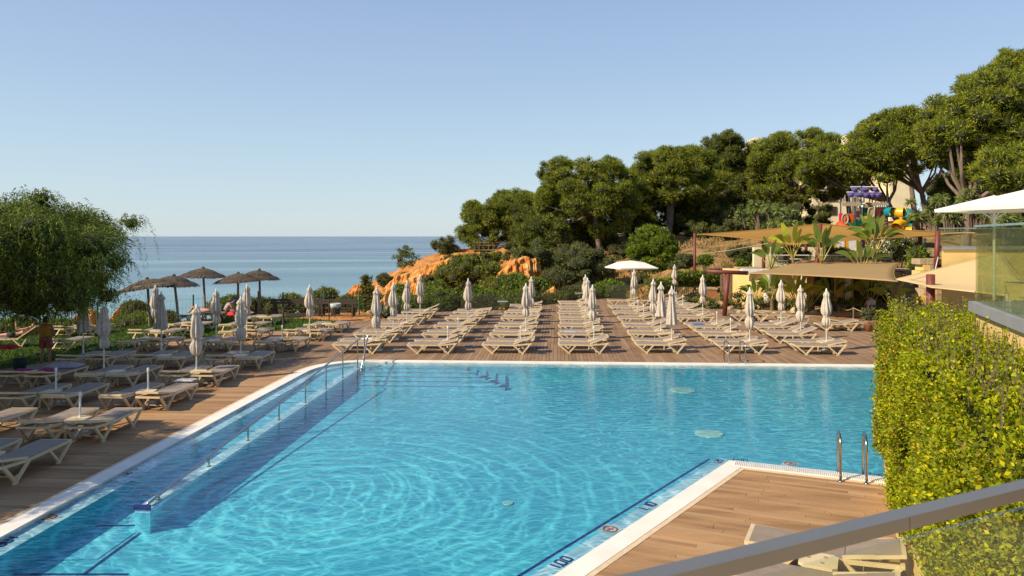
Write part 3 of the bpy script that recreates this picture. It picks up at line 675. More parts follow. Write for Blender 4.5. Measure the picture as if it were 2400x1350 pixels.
Vg = np.zeros((ng, 3, 3)); Vg[:, 0] = np.stack([gx_ - wv * np.cos(aa), gy_ - wv * np.sin(aa), np.full(ng, -.01)], 1); Vg[:, 1] = np.stack([gx_ + wv * np.cos(aa), gy_ + wv * np.sin(aa), np.full(ng, -.01)], 1)
Vg[:, 2] = np.stack([gx_ + RNG.normal(0, .02, ng), gy_ + RNG.normal(0, .02, ng), hh_], 1)
tag(link('grass', mesh_np('grass', Vg.reshape(-1, 3), np.arange(ng * 3).reshape(-1, 3), 3), None, BLADE), 'short mown grass of the lawn beyond the left deck', 'grass', kind='stuff')

# ------------------------------------------------------------------ foliage builders
def rdirs(n):
    v = RNG.normal(0, 1, (n, 3)); return v / (np.linalg.norm(v, axis=1, keepdims=True) + 1e-9)
def foliage(name, clumps, density, ln, wd, leafm, parent, core=.72, out=.75, corem=None, up=.25, flat=.75, quad=False, droop=0.0, kind=None, jit=.28):
    """clumps: (x,y,z,r). Leaf tufts stand out from each clump; a dark twiggy heart sits in each."""
    Cn = np.array(clumps, float); P = []; Nn = []
    for (x, y, z, r) in Cn:
        k = max(12, int(density * r * r)); d = rdirs(k); d[:, 2] = np.where(RNG.random(k) < .45, np.abs(d[:, 2]), d[:, 2])
        s = np.clip(1 - np.abs(RNG.normal(0, jit, (k, 1))), .35, 1.1)
        P.append(np.array([x, y, z]) + d * s * r * np.array([1, 1, flat])); Nn.append(d)
    P = np.concatenate(P); Nn = np.concatenate(Nn); k = len(P)
    dd = Nn * out + rdirs(k) * .75 + np.array([0, 0, up]) - np.array([0, 0, droop]); dd /= np.linalg.norm(dd, axis=1, keepdims=True)
    sd = np.cross(dd, rdirs(k)); sd /= np.linalg.norm(sd, axis=1, keepdims=True) + 1e-9
    L = ln * RNG.uniform(.6, 1.35, (k, 1)); Wd = wd * RNG.uniform(.7, 1.3, (k, 1))
    if quad:
        V = np.stack([P, P + dd * L * .5 + sd * Wd, P + dd * L, P + dd * L * .5 - sd * Wd], 1); m = 4
    else:
        V = np.stack([P + sd * Wd, P - sd * Wd, P + dd * L], 1); m = 3
    V = V.reshape(-1, 3); Fc = np.arange(k * m).reshape(-1, m)
    me = bpy.data.meshes.new(name)
    cv = []; cf = []
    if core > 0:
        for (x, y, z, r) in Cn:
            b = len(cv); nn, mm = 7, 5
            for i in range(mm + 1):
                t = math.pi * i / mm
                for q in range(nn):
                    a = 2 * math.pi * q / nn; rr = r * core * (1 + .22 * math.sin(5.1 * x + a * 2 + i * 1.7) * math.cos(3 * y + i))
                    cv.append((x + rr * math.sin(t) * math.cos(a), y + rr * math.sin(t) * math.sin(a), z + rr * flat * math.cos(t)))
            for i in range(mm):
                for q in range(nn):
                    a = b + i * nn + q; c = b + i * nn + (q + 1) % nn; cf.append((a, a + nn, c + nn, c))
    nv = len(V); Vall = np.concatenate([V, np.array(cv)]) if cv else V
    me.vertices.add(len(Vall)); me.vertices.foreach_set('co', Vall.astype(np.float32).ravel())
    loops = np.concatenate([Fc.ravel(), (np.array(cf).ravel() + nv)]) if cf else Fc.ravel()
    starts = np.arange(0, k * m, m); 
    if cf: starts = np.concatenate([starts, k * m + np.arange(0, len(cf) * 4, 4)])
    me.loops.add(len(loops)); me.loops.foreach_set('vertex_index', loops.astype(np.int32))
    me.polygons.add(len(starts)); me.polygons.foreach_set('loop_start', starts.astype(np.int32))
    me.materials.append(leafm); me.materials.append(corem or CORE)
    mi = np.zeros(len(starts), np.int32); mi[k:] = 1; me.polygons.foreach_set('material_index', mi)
    me.update(calc_edges=True)
    o = bpy.data.objects.new(name, me); C.objects.link(o)
    if parent is not None: o.parent = parent
    if kind: o['kind'] = kind
    return o
def clumps_for(c, rx, ry, rz, style, n, cr, seed):
    rn = random.Random(seed); out = []
    tries = 0
    while len(out) < n and tries < n * 40:
        tries += 1
        v = Vector((rn.gauss(0, 1), rn.gauss(0, 1), rn.gauss(0, 1))).normalized()
        if style == 'umbrella':
            v.z = abs(v.z) if rn.random() < .85 else -abs(v.z) * .5
            s = rn.uniform(.84, 1.0) if rn.random() < .75 else rn.uniform(.4, .8)
            rd_ = math.hypot(v.x, v.y) + 1e-6; k_ = rd_ ** .62 / rd_; v.x *= k_; v.y *= k_
            p = Vector((v.x * s * rx, v.y * s * ry, (v.z * s) * rz * 1.35 - rz * .45)); r = cr * rn.uniform(.75, 1.25)
        elif style == 'block':
            rd_ = math.hypot(v.x, v.y) + 1e-6; k_ = rd_ ** .6 / rd_; v.x *= k_; v.y *= k_; v.z = math.copysign(abs(v.z) ** .75, v.z)
            s = rn.uniform(.75, .95) if rn.random() < .75 else rn.uniform(.2, .75); p = Vector((v.x * s * rx, v.y * s * ry, v.z * s * rz)); r = cr * rn.uniform(.7, 1.2)
        elif style == 'round':
            s = rn.uniform(.7, .92) if rn.random() < .75 else rn.uniform(.1, .7); p = Vector((v.x * s * rx, v.y * s * ry, v.z * s * rz)); r = cr * rn.uniform(.75, 1.25)
        elif style == 'cone':
            t = rn.random() ** 1.25; z = -1 + 2 * t; rr = (1 - t) * .95 + .12; a = rn.uniform(0, 6.28); s = rn.uniform(.45, 1.0)
            p = Vector((math.cos(a) * rr * rx * s, math.sin(a) * rr * ry * s, z * rz * .92)); r = cr * rn.uniform(.6, 1.1) * (1.15 - .5 * t)
        else:
            s = rn.uniform(.35, .95); p = Vector((v.x * s * rx, v.y * s * ry, v.z * s * rz)); r = cr * rn.uniform(.55, 1.1)
            if any((p - Vector(q[:3]) + c).length < (r + q[3]) * .55 for q in out): continue
        p = p + c; out.append((p.x, p.y, p.z, r))
    return out
TREES = []
def tree(name, label, box, Y, base, style='umbrella', n=46, cr=None, leafm=None, dens=330, ln=.30, wd=.034, tr=.28, cat='tree', ry=None, fork=None, group=None, seed=1, limbs=9, core=.6, trunks=1, lean=None, flat=.75):
    """box: crown in pixels of the photograph (x0,y0,x1,y1) at distance Y; base: pixel of the trunk foot"""
    x0, y0, x1, y1 = box; c = D((x0 + x1) / 2, (y0 + y1) / 2, Y); rx = (x1 - x0) / 2 / F * Y; rz = (y1 - y0) / 2 / F * Y; ry = ry or rx * .85
    b = D(base[0], base[1], Y); cr = cr or max(.5, min(rx, rz * 1.6) * .27)
    b.z = min(b.z, ground(b.x, b.y) + .2) if base[1] else ground(b.x, b.y)
    root = thing(name, label, cat, b, 0, group)
    off = c - b; n = int(n * 1.75); cr *= .74; dens *= 1.75
    cl = clumps_for(off, rx - cr * .35, ry - cr * .35, rz - cr * .2, style, n, cr, seed)
    rq = random.Random(seed * 3); cl += [(q[0] + rq.uniform(-.8, .8) * cr, q[1] + rq.uniform(-.8, .8) * cr, q[2] + rq.uniform(-.2, .9) * cr, cr * rq.uniform(.28, .5)) for q in cl if rq.random() < .8]
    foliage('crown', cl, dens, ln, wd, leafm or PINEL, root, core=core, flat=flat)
    rn = random.Random(seed + 99); m_ = MB()
    fk = Vector(fork) if fork else Vector((off.x * .55, off.y * .55, max(.4, (off.z - rz * .75))))
    for t in range(trunks):
        o2 = Vector((rn.uniform(-.5, .5), rn.uniform(-.4, .4), 0)) * (t > 0)
        pts = [Vector((o2.x, o2.y, -.6)), Vector((o2.x * 1.1, o2.y, 0)), fk * .35 + o2 + Vector((rn.uniform(-.2, .2), 0, 0)) * fk.length * .2, fk * .7 + o2 + Vector((rn.uniform(-.15, .15), 0, 0)) * fk.length * .15, fk + o2]
        m_.tube(pts, [tr * 1.35, tr * 1.1, tr * .9, tr * .8, tr * .7], 9)
    sel = sorted(cl, key=lambda q: rn.random())[:limbs]
    for q in sel:
        e = Vector(q[:3]); mid = fk * .5 + e * .5 + Vector((0, 0, -abs(e.z - fk.z) * .18)) + Vector((rn.uniform(-.3, .3), rn.uniform(-.3, .3), rn.uniform(-.2, .2)))
        m_.tube([fk * .97, fk * .75 + mid * .25 + Vector((0, 0, .05)), mid, e], [tr * .55, tr * .4, tr * .28, tr * .12], 6)
    m_.build('trunk', BARK, root, True); return root
def shrub(name, label, box, Y, leafm, n=26, dens=300, ln=.2, wd=.04, style='round', cat='shrub', seed=1, group=None, cr=None, up=.3, ry=None, stem=True, core=.75, flat=.85):
    x0, y0, x1, y1 = box; c = D((x0 + x1) / 2, (y0 + y1) / 2, Y); rx = (x1 - x0) / 2 / F * Y; rz = (y1 - y0) / 2 / F * Y; ry = ry or rx * .8
    cr = cr or max(.25, min(rx, rz) * .38); gz_ = min(ground(c.x, c.y), c.z - rz) if Y > 44 else c.z - rz
    root = thing(name, label, cat, (c.x, c.y, gz_), 0, group); off = Vector((0, 0, c.z - gz_))
    cl = clumps_for(off, max(rx - cr * .6, .1), max(ry - cr * .6, .1), max(rz - cr * .5, .1), style, n, cr, seed)
    foliage('foliage', cl, dens, ln, wd, leafm, root, core=core, up=up, flat=flat)
    if stem:
        m_ = MB(); rn = random.Random(seed)
        for q in range(4): m_.tube([(rn.uniform(-.1, .1), rn.uniform(-.1, .1), -.4), (rn.uniform(-.3, .3) * rx, rn.uniform(-.3, .3) * rx, off.z * .6), cl[q][:3]], [.06, .045, .02], 5)
        m_.build('stem', BARK, root)
    return root

# ------------------------------------------------------------------ pine wood on the headland and the hill
tree('stone_pine', 'umbrella pine at the seaward end of the headland, crown nearly touching the horizon', (1070, 452, 1246, 590), 86, (1163, 600), n=64, cr=1.15, seed=11, tr=.3, dens=300)
tree('stone_pine', 'pine crown rising just behind the seaward umbrella pine', (1150, 440, 1268, 520), 93, (1215, 590), n=34, cr=1.1, seed=12, leafm=PINEL)
tree('stone_pine', 'large umbrella pine with a bare slanting trunk right of the fluted orange cliff', (1252, 358, 1500, 545), 72, (1406, 606), n=88, cr=1.15, seed=13, tr=.33, fork=(-.5, 0, 4.6), limbs=14, dens=320)
tree('stone_pine', 'flat-topped olive umbrella pine in the middle of the wood with a forked trunk', (1470, 343, 1700, 470), 76, (1562, 560), n=80, cr=1.1, seed=14, tr=.33, limbs=16, leafm=PINEL, dens=320, trunks=2)
tree('tall_pine', 'tall rugged pine with twin bare trunks between the two flat-topped pine groups', (1640, 303, 1762, 440), 84, (1684, 560), style='loose', n=44, cr=1.15, seed=15, tr=.24, trunks=2, limbs=14, leafm=PINED)
tree('small_pine', 'thin pine poking out above the left shoulder of the large umbrella pine', (1246, 377, 1330, 440), 80, (1300, 590), style='loose', n=14, cr=.7, seed=16, tr=.14, leafm=PINED)
tree('stone_pine', 'broad pine in front of the cream hotel, left of the playground', (1757, 295, 1992, 470), 76, (1862, 560), n=92, cr=1.1, seed=17, tr=.3, limbs=14, style='umbrella')
tree('stone_pine', 'low spreading pine reaching left over the playground on a curved trunk', (1868, 328, 2110, 440), 68, (2120, 545), n=84, cr=.95, seed=18, tr=.33, limbs=18, style='umbrella', fork=(-1.6, 0, 3.0))
tree('stone_pine', 'pine with pale bare branches behind the yellow tube slide', (1990, 255, 2240, 400), 66, (2185, 560), n=82, cr=1.05, seed=19, tr=.3, limbs=18, style='umbrella', fork=(-1.0, 0, 4.4))
tree('stone_pine', 'massive pine at the right edge whose crown is the highest of all', (2150, 160, 2560, 440), 52, (2252, 560), n=150, cr=1.15, seed=20, tr=.42, limbs=20, style='round', dens=330, fork=(.6, 0, 4.6), ry=5)
tree('stone_pine', 'tall dark pine half out of the frame in the top right corner', (2250, 108, 2620, 330), 58, (2420, 560), n=110, cr=1.2, seed=21, tr=.4, limbs=14, style='round', dens=330)
tree('stone_pine', 'lower pine bough mass at the right edge above the white parasols', (2280, 330, 2560, 470), 44, (2440, 560), n=60, cr=.85, seed=22, tr=.3, style='round')
tree('young_pine', 'bright bushy young pine standing on the dry slope below the wood', (1462, 527, 1596, 655), 62, (1530, 660), style='round', n=60, cr=.62, seed=23, tr=.14, leafm=SHRUBL, dens=520, ln=.26, ry=2.2, cat='pine')
tree('stone_pine', 'round-topped pine low down between the headland pines', (1200, 500, 1345, 640), 70, (1290, 650), style='round', n=52, cr=.95, seed=24, leafm=PINED, dens=300)
tree('small_pine', 'small airy pine standing alone on the orange ridge against the sea', (917, 568, 988, 650), 82, (952, 660), style='loose', n=26, cr=.5, seed=25, tr=.1, leafm=PINED, dens=260, core=.35)
tree('small_tree', 'dark wind-shaped little tree at the tip of the headland', (1010, 552, 1078, 618), 83, (1045, 620), style='round', n=20, cr=.55, seed=26, tr=.1, leafm=SHRUBG, dens=300)
tree('small_pine', 'little dark pine in front of the orange cliff left of the agave', (832, 642, 884, 735), 56, (858, 740), style='cone', n=26, cr=.5, seed=27, tr=.09, leafm=PINED, dens=330)
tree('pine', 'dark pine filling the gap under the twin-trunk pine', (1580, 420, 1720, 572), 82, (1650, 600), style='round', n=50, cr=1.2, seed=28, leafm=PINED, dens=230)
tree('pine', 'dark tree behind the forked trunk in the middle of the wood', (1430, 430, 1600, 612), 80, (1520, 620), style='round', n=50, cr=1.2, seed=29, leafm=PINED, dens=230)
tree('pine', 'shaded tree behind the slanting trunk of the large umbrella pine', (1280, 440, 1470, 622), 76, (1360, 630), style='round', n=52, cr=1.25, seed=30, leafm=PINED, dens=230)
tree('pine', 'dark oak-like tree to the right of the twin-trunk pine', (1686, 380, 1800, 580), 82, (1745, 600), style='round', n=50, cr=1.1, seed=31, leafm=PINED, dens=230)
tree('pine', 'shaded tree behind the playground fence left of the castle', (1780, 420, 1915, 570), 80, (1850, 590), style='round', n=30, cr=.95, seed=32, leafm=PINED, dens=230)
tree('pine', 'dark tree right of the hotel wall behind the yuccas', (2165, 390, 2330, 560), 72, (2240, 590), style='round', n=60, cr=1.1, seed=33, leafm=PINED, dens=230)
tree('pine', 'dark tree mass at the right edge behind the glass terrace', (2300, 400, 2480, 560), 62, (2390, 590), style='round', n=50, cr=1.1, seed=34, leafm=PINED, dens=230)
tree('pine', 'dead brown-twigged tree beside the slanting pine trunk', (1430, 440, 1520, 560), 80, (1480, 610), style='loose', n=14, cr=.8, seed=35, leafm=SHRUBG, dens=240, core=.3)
# shrubs
shrub('shrub', 'large rounded olive bush on the near face of the orange ridge', (1008, 588, 1190, 706), 70, PINEL, n=64, cr=.72, seed=41, dens=430)
shrub('shrub', 'bright green bush at the foot of the fluted orange cliff', (1140, 638, 1262, 722), 58, SHRUBL, n=44, cr=.55, seed=42, dens=480)
shrub('shrub', 'big grey-green thicket below the large umbrella pine', (1268, 560, 1450, 715), 60, SHRUBG, n=74, cr=.75, seed=43, dens=420)
shrub('shrub', 'dark bush climbing between the two leftmost headland pines', (1196, 560, 1300, 640), 66, PINED, n=34, cr=.7, seed=44, dens=330)
for i, (b, Yv, mt_, lb) in enumerate([((985, 672, 1100, 742), 50, SHRUBL, 'bright green scrub behind the glass fence left of the lone parasol'), ((1070, 668, 1180, 740), 50, SHRUBL, 'bright green scrub behind the glass fence right of the lone parasol'),
        ((1170, 680, 1275, 740), 49, SHRUBL, 'green scrub behind the parasols of the third lounger column'), ((905, 690, 1010, 745), 49, SHRUBL, 'green scrub behind the spiky agave'), ((1240, 690, 1330, 728), 50, SHRUBG, 'low scrub at the foot of the small orange pinnacle'),
        ((1385, 655, 1480, 716), 54, SHRUBL, 'bright green bush left of the open white parasol'), ((1300, 668, 1400, 716), 54, SHRUBG, 'dull green scrub behind the fourth lounger column'), ((1470, 640, 1545, 712), 60, SHRUBG, 'scrub on the slope behind the open white parasol')]):
    shrub('shrub', lb, b, Yv, mt_, n=34, cr=.5, seed=50 + i, dens=430)
for i, (b, Yv, mt_, lb) in enumerate([((720, 670, 800, 745), 64, PINEL, 'rounded low pine below the lawn right of the closed parasol'), ((640, 688, 730, 745), 66, PINEL, 'low pine crown behind the dark wooden bench'), ((560, 694, 660, 750), 66, PINED, 'low pine crown behind the thatched parasols'),
        ((480, 690, 590, 752), 56, SHRUBL, 'leafy bush behind the sunbathers on the lawn'), ((780, 690, 850, 745), 62, PINED, 'dark low pine in front of the orange knoll'), ((280, 704, 345, 752), 60, PINED, 'dark bush below the lawn by the pepper tree'),
        ((255, 735, 370, 782), 50, SHRUBL, 'bright scrub behind the wire fence right of the pepper tree'), ((-60, 746, 90, 800), 44, SHRUBL, 'bright scrub behind the fence under the pepper tree'), ((70, 752, 200, 800), 46, SHRUBL, 'scrub beyond the standing bather'), ((340, 735, 420, 764), 52, SHRUBG, 'low scrub at the edge of the sea drop'),
        ((-200, 740, -40, 800), 44, SHRUBL, 'scrub beyond the lawn outside the left frame edge')]):
    shrub('shrub', lb, b, Yv, mt_, n=36, cr=.6, seed=70 + i, dens=360)
for i, (b, Yv, lb) in enumerate([((1680, 470, 1780, 572), 74, 'dark shrub below the twin-trunk pine'), ((1590, 490, 1700, 566), 76, 'shrubs at the top of the dry slope'), ((1680, 506, 1752, 572), 68, 'soft grey-green bush at the top of the dry slope'),
        ((1830, 470, 1892, 548), 66, 'pale round-headed bush left of the playground'), ((1900, 470, 1960, 560), 70, 'shaded bush against the hotel wall'), ((1700, 575, 1775, 615), 60, 'grey-green ground shrub on the dry slope'),
        ((1635, 598, 1670, 622), 58, 'small green tuft on the dry slope near the first red post'), ((1728, 606, 1756, 636), 54, 'small bright shrub beside the brown board fence'), ((2040, 540, 2160, 640), 52, 'flowering oleander in front of the playground fence'),
        ((1910, 572, 2010, 622), 51, 'dark shrubs above the upper dining terrace'), ((1800, 575, 1910, 625), 51, 'planting left of the upper dining terrace'), ((2130, 575, 2180, 640), 44, 'climber growing over the stone wall by the steps')]):
    shrub('shrub', lb, b, Yv, [SHRUBG, SHRUBG, SHRUBG, SHRUBG, PINED, SHRUBG, SHRUBL, SHRUBL, SHRUBL, PINED, PINED, SHRUBL][i], n=28, seed=90 + i, dens=420, cr=.42)
for i, (b, Yv, mt_, lb) in enumerate([((1080, 590, 1180, 650), 78, SHRUBG, 'scrub below the viewing platform'), ((1165, 560, 1260, 625), 76, SHRUBG, 'dark scrub between the platform and the large pine'), ((975, 640, 1040, 700), 72, SHRUBG, 'scrub on the middle of the orange face'),
        ((880, 640, 925, 672), 78, SHRUBG, 'tuft of scrub on the orange knoll'), ((1040, 598, 1100, 622), 80, SHRUBG, 'dry scrub on the ridge crest left of the platform'), ((930, 640, 985, 662), 79, SHRUBG, 'scrub at the foot of the lone ridge pine'),
        ((1255, 600, 1330, 668), 66, SHRUBG, 'bush right of the fluted orange cliff'), ((1420, 560, 1500, 640), 70, SHRUBG, 'bush left of the bright young pine'), ((1600, 520, 1690, 566), 74, PINED, 'dark bush under the middle pines'),
        ((1340, 600, 1440, 660), 64, PINED, 'dark bush at the slanting trunk foot'), ((1130, 650, 1190, 690), 64, PINEL, 'green bush left of the fluted cliff'), ((985, 655, 1060, 712), 62, SHRUBL, 'bright green bush below the middle of the orange face'), ((915, 668, 965, 712), 64, SHRUBL, 'bright green bush above the agave'), ((1215, 650, 1300, 700), 57, SHRUBL, 'bright bush between the fluted cliff and the small pinnacle'), ((1120, 588, 1215, 632), 79, PINEL, 'green scrub under the seaward pine trunk'), ((860, 690, 915, 735), 60, SHRUBL, 'green bush below the little dark pine'), ((1560, 590, 1640, 650), 60, SHRUBG, 'low scrub right of the bright young pine')]):
    shrub('shrub', lb, b, Yv, mt_, n=30, cr=.5, seed=120 + i, dens=430)
for i, (bx, Yv, bs, lb) in enumerate([((1180, 470, 1330, 600), 84, (1250, 600), 'dense pine behind the seaward umbrella pine, to its right'), ((1450, 400, 1540, 520), 84, (1500, 600), 'pine crown closing the gap between the two broad umbrella pines'), ((1560, 440, 1700, 560), 78, (1630, 580), 'dark pine below the flat-topped crown on its right'),
        ((1700, 400, 1800, 520), 88, (1750, 590), 'pine crown closing the gap left of the hotel'), ((1930, 360, 2030, 430), 74, (1990, 580), 'pine crown in front of the hotel roofs'), ((1740, 330, 1830, 450), 84, (1790, 590), 'pine crown in front of the left hotel wing'), ((2080, 290, 2200, 375), 74, (2140, 590), 'pine crown behind the yellow slide on the skyline')]):
    tree('pine', lb, bx, Yv, bs, style='umbrella' if i != 2 else 'round', n=46, cr=1.05, seed=150 + i, leafm=PINEL if i % 2 else PINED, dens=260, ry=4)
# orange outcrops
def outcrop(label, pts, Y, depth, seed, foot=0.0):
    """pts: ridge outline in pixels from left to right; the fluted face looks at the pool"""
    rn = random.Random(seed); P = []
    for i in range(len(pts) - 1):
        for k in range(12):
            t = k / 12; P.append((pts[i][0] * (1 - t) + pts[i + 1][0] * t, pts[i][1] * (1 - t) + pts[i + 1][1] * t))
    P.append(pts[-1]); q = MB(); rows = 26; n = len(P); V = []
    c0_ = D(P[n // 2][0], P[n // 2][1], Y); gb = min(ground(D(p[0], p[1], Y).x, Y - depth * .3) for p in P) - .8
    for r in range(rows + 1):
        t = r / rows
        for i, p in enumerate(P):
            w_ = D(p[0], p[1], Y); e = math.sin(math.pi * i / (n - 1)) ** .5
            fl = abs(mnoise.noise(Vector((w_.x * 1.7, seed, t * .8)))) * 1.7 + abs(mnoise.noise(Vector((w_.x * 4.5, seed, t * 2)))) * .7 + mnoise.fractal(Vector((w_.x * 3, seed, t * 9)), .8, 2, 4) * .35 + .22 * math.sin(t * 34 + w_.x)
            if r == rows: V.append((w_.x, w_.y + depth * .4, gb)); continue
            tt = t / (1 - 1 / rows)
            z = w_.z * (1 - tt) + gb * tt + mnoise.noise(Vector((w_.x * 2.5, 3 + seed, t))) * .18
            yy = Y - depth * (tt ** .65) * (.35 + .65 * e) - fl * .55 * (1 if r else .3)
            V.append((w_.x + mnoise.noise(Vector((w_.x, t * 4, seed))) * .25, yy, z))
    Fs = [(r * n + i, (r + 1) * n + i, (r + 1) * n + i + 1, r * n + i + 1) for r in range(rows) for i in range(n - 1)]
    Fs += [(i, i + 1, rows * n + i + 1, rows * n + i) for i in range(n - 1)]
    o = q.add(V, Fs).build('cliff', CLIFF, None, False); o['kind'] = 'structure'; return o
outcrop('a', [(1150, 668), (1166, 640), (1190, 620), (1210, 605), (1232, 600), (1255, 606), (1268, 620), (1275, 650), (1285, 670)], 63, 2.2, 1)
outcrop('b', [(1252, 706), (1272, 690), (1295, 670), (1312, 690), (1335, 708)], 55, 1.6, 2)
outcrop('c', [(880, 722), (905, 670), (925, 645), (950, 640), (985, 628), (1030, 612), (1060, 602), (1075, 640)], 74, 3.5, 3)
outcrop('d', [(800, 700), (830, 668), (862, 662), (885, 690), (900, 720)], 78, 3, 4)
outcrop('e', [(1010, 618), (1035, 598), (1075, 592), (1130, 590), (1160, 600)], 82, 2.5, 5)
outcrop('f', [(840, 745), (880, 715), (905, 690), (935, 700), (950, 740)], 55, 1.5, 6)
outcrop('g', [(150, 770), (190, 730), (215, 722), (245, 740), (262, 768)], 48, 1.5, 7)
outcrop('h', [(262, 740), (290, 712), (330, 712), (350, 745)], 66, 1.5, 8)
# dry grass tufts on the slope
tx = RNG.uniform(8, 36, 7000); ty = RNG.uniform(53, 80, 7000); tzv = tz(tx, ty); kk = 7000
an = RNG.uniform(0, 6.28, kk); hh2 = RNG.uniform(.12, .35, kk); Vt = np.zeros((kk, 3, 3))
Vt[:, 0] = np.stack([tx - .09 * np.cos(an), ty - .09 * np.sin(an), tzv - .1], 1); Vt[:, 1] = np.stack([tx + .09 * np.cos(an), ty + .09 * np.sin(an), tzv - .1], 1); Vt[:, 2] = np.stack([tx + RNG.normal(0, .1, kk), ty, tzv + hh2], 1)
DRY = mat('dry_grass', (.26, .17, .07), .9, island=.45, hue=(.12, .12, .03))
tag(link('dry_grass', mesh_np('dry_grass', Vt.reshape(-1, 3), np.arange(kk * 3).reshape(-1, 3), 3), None, DRY), 'dry straw-coloured grass tufts covering the slope below the pines', 'grass', kind='stuff')

# ------------------------------------------------------------------ weeping pepper trees on the left
def pepper(label, c, r, base, seed, ns=1500):
    root = thing('pepper_tree', label, 'tree', base); rn = np.random.default_rng(seed); base = Vector(base); off = Vector(c) - base
    cl = clumps_for(off, r[0] - .8, r[1] - .8, r[2] - .6, 'block', int(23 * r[0]), .95, seed)
    rz_ = random.Random(seed + 5)
    for k in range(int(4 * r[0])):
        v = Vector((rz_.gauss(0, 1), rz_.gauss(0, 1), rz_.gauss(0, .7))).normalized(); cl.append((off.x + v.x * r[0] * rz_.uniform(.9, 1.02), off.y + v.y * r[1] * .95, off.z + v.z * r[2] * rz_.uniform(.85, 1.08), rz_.uniform(.3, .55)))
    # hanging strands of narrow leaves
    V = []; 
    cc = np.array([q[:3] for q in cl]); cr_ = np.array([q[3] for q in cl])
    for s in range(ns):
        i = rn.integers(len(cl)); d = rn.normal(0, 1, 3); d /= np.linalg.norm(d); d[2] = abs(d[2]) * .8
        p = cc[i] + d * cr_[i] * rn.uniform(.8, 1.25); L = rn.uniform(.5, 1.5) * (1.25 if rn.random() < .3 else .9); o = d.copy(); o[2] = .25; o /= np.linalg.norm(o)
        k = int(L / .045); t = np.linspace(0, 1, k)[:, None]
        path = p + o * (.45 * np.sin(t * 1.4)) * L * .8 + np.array([0, 0, -1.]) * (t ** 1.6) * L + rn.normal(0, .012, (k, 3))
        sd = rn.normal(0, 1, (k, 3)); sd[:, 2] = -.7; sd /= np.linalg.norm(sd, axis=1, keepdims=True)
        wv = np.cross(sd, rn.normal(0, 1, (k, 3))); wv /= np.linalg.norm(wv, axis=1, keepdims=True)
        ll = rn.uniform(.06, .13, (k, 1)); V.append(np.stack([path + wv * .012, path - wv * .012, path + sd * ll], 1))
    V = np.concatenate(V); k = len(V)
    link('foliage', mesh_np('foliage', V.reshape(-1, 3), np.arange(k * 3).reshape(-1, 3), 3), root, PEPPER)['kind'] = 'stuff'
    foliage('crown', cl, 1500, .17, .018, PEPPER, root, core=.5, droop=.8, out=.4, up=0, jit=.5)
    m_ = MB(); rr = random.Random(seed); fk = Vector((off.x * .3, off.y * .3, max(1.2, off.z * .5)))
    m_.tube([(0, 0, -.3), (.1, 0, .3), fk * .6, fk], [.36, .3, .24, .22], 9)
    for q in cl[:16]:
        e = Vector(q[:3]); mid = (fk + e) / 2 + Vector((rr.uniform(-.3, .3), rr.uniform(-.3, .3), .35)); m_.tube([fk * .95, mid, e], [.13, .08, .03], 6)
    m_.build('trunk', BARK, root, True); return root
pepper('large weeping pepper tree shading the left deck at the left frame edge', (-17.9, 23.2, 3.85), (5.7, 4.6, 2.4), (-17.9, 23.4, 0), 5, 3000)
pepper('second pepper tree standing left of the frame and shading the nearest loungers', (-15.3, 11.2, 4.0), (3.8, 3.4, 1.8), (-15.9, 11.0, 0), 6, 900)
pepper('third pepper tree left of the frame behind the nearest loungers', (-19.2, 17.4, 4.4), (4.4, 3.6, 2.1), (-19.6, 17.2, 0), 8, 900)

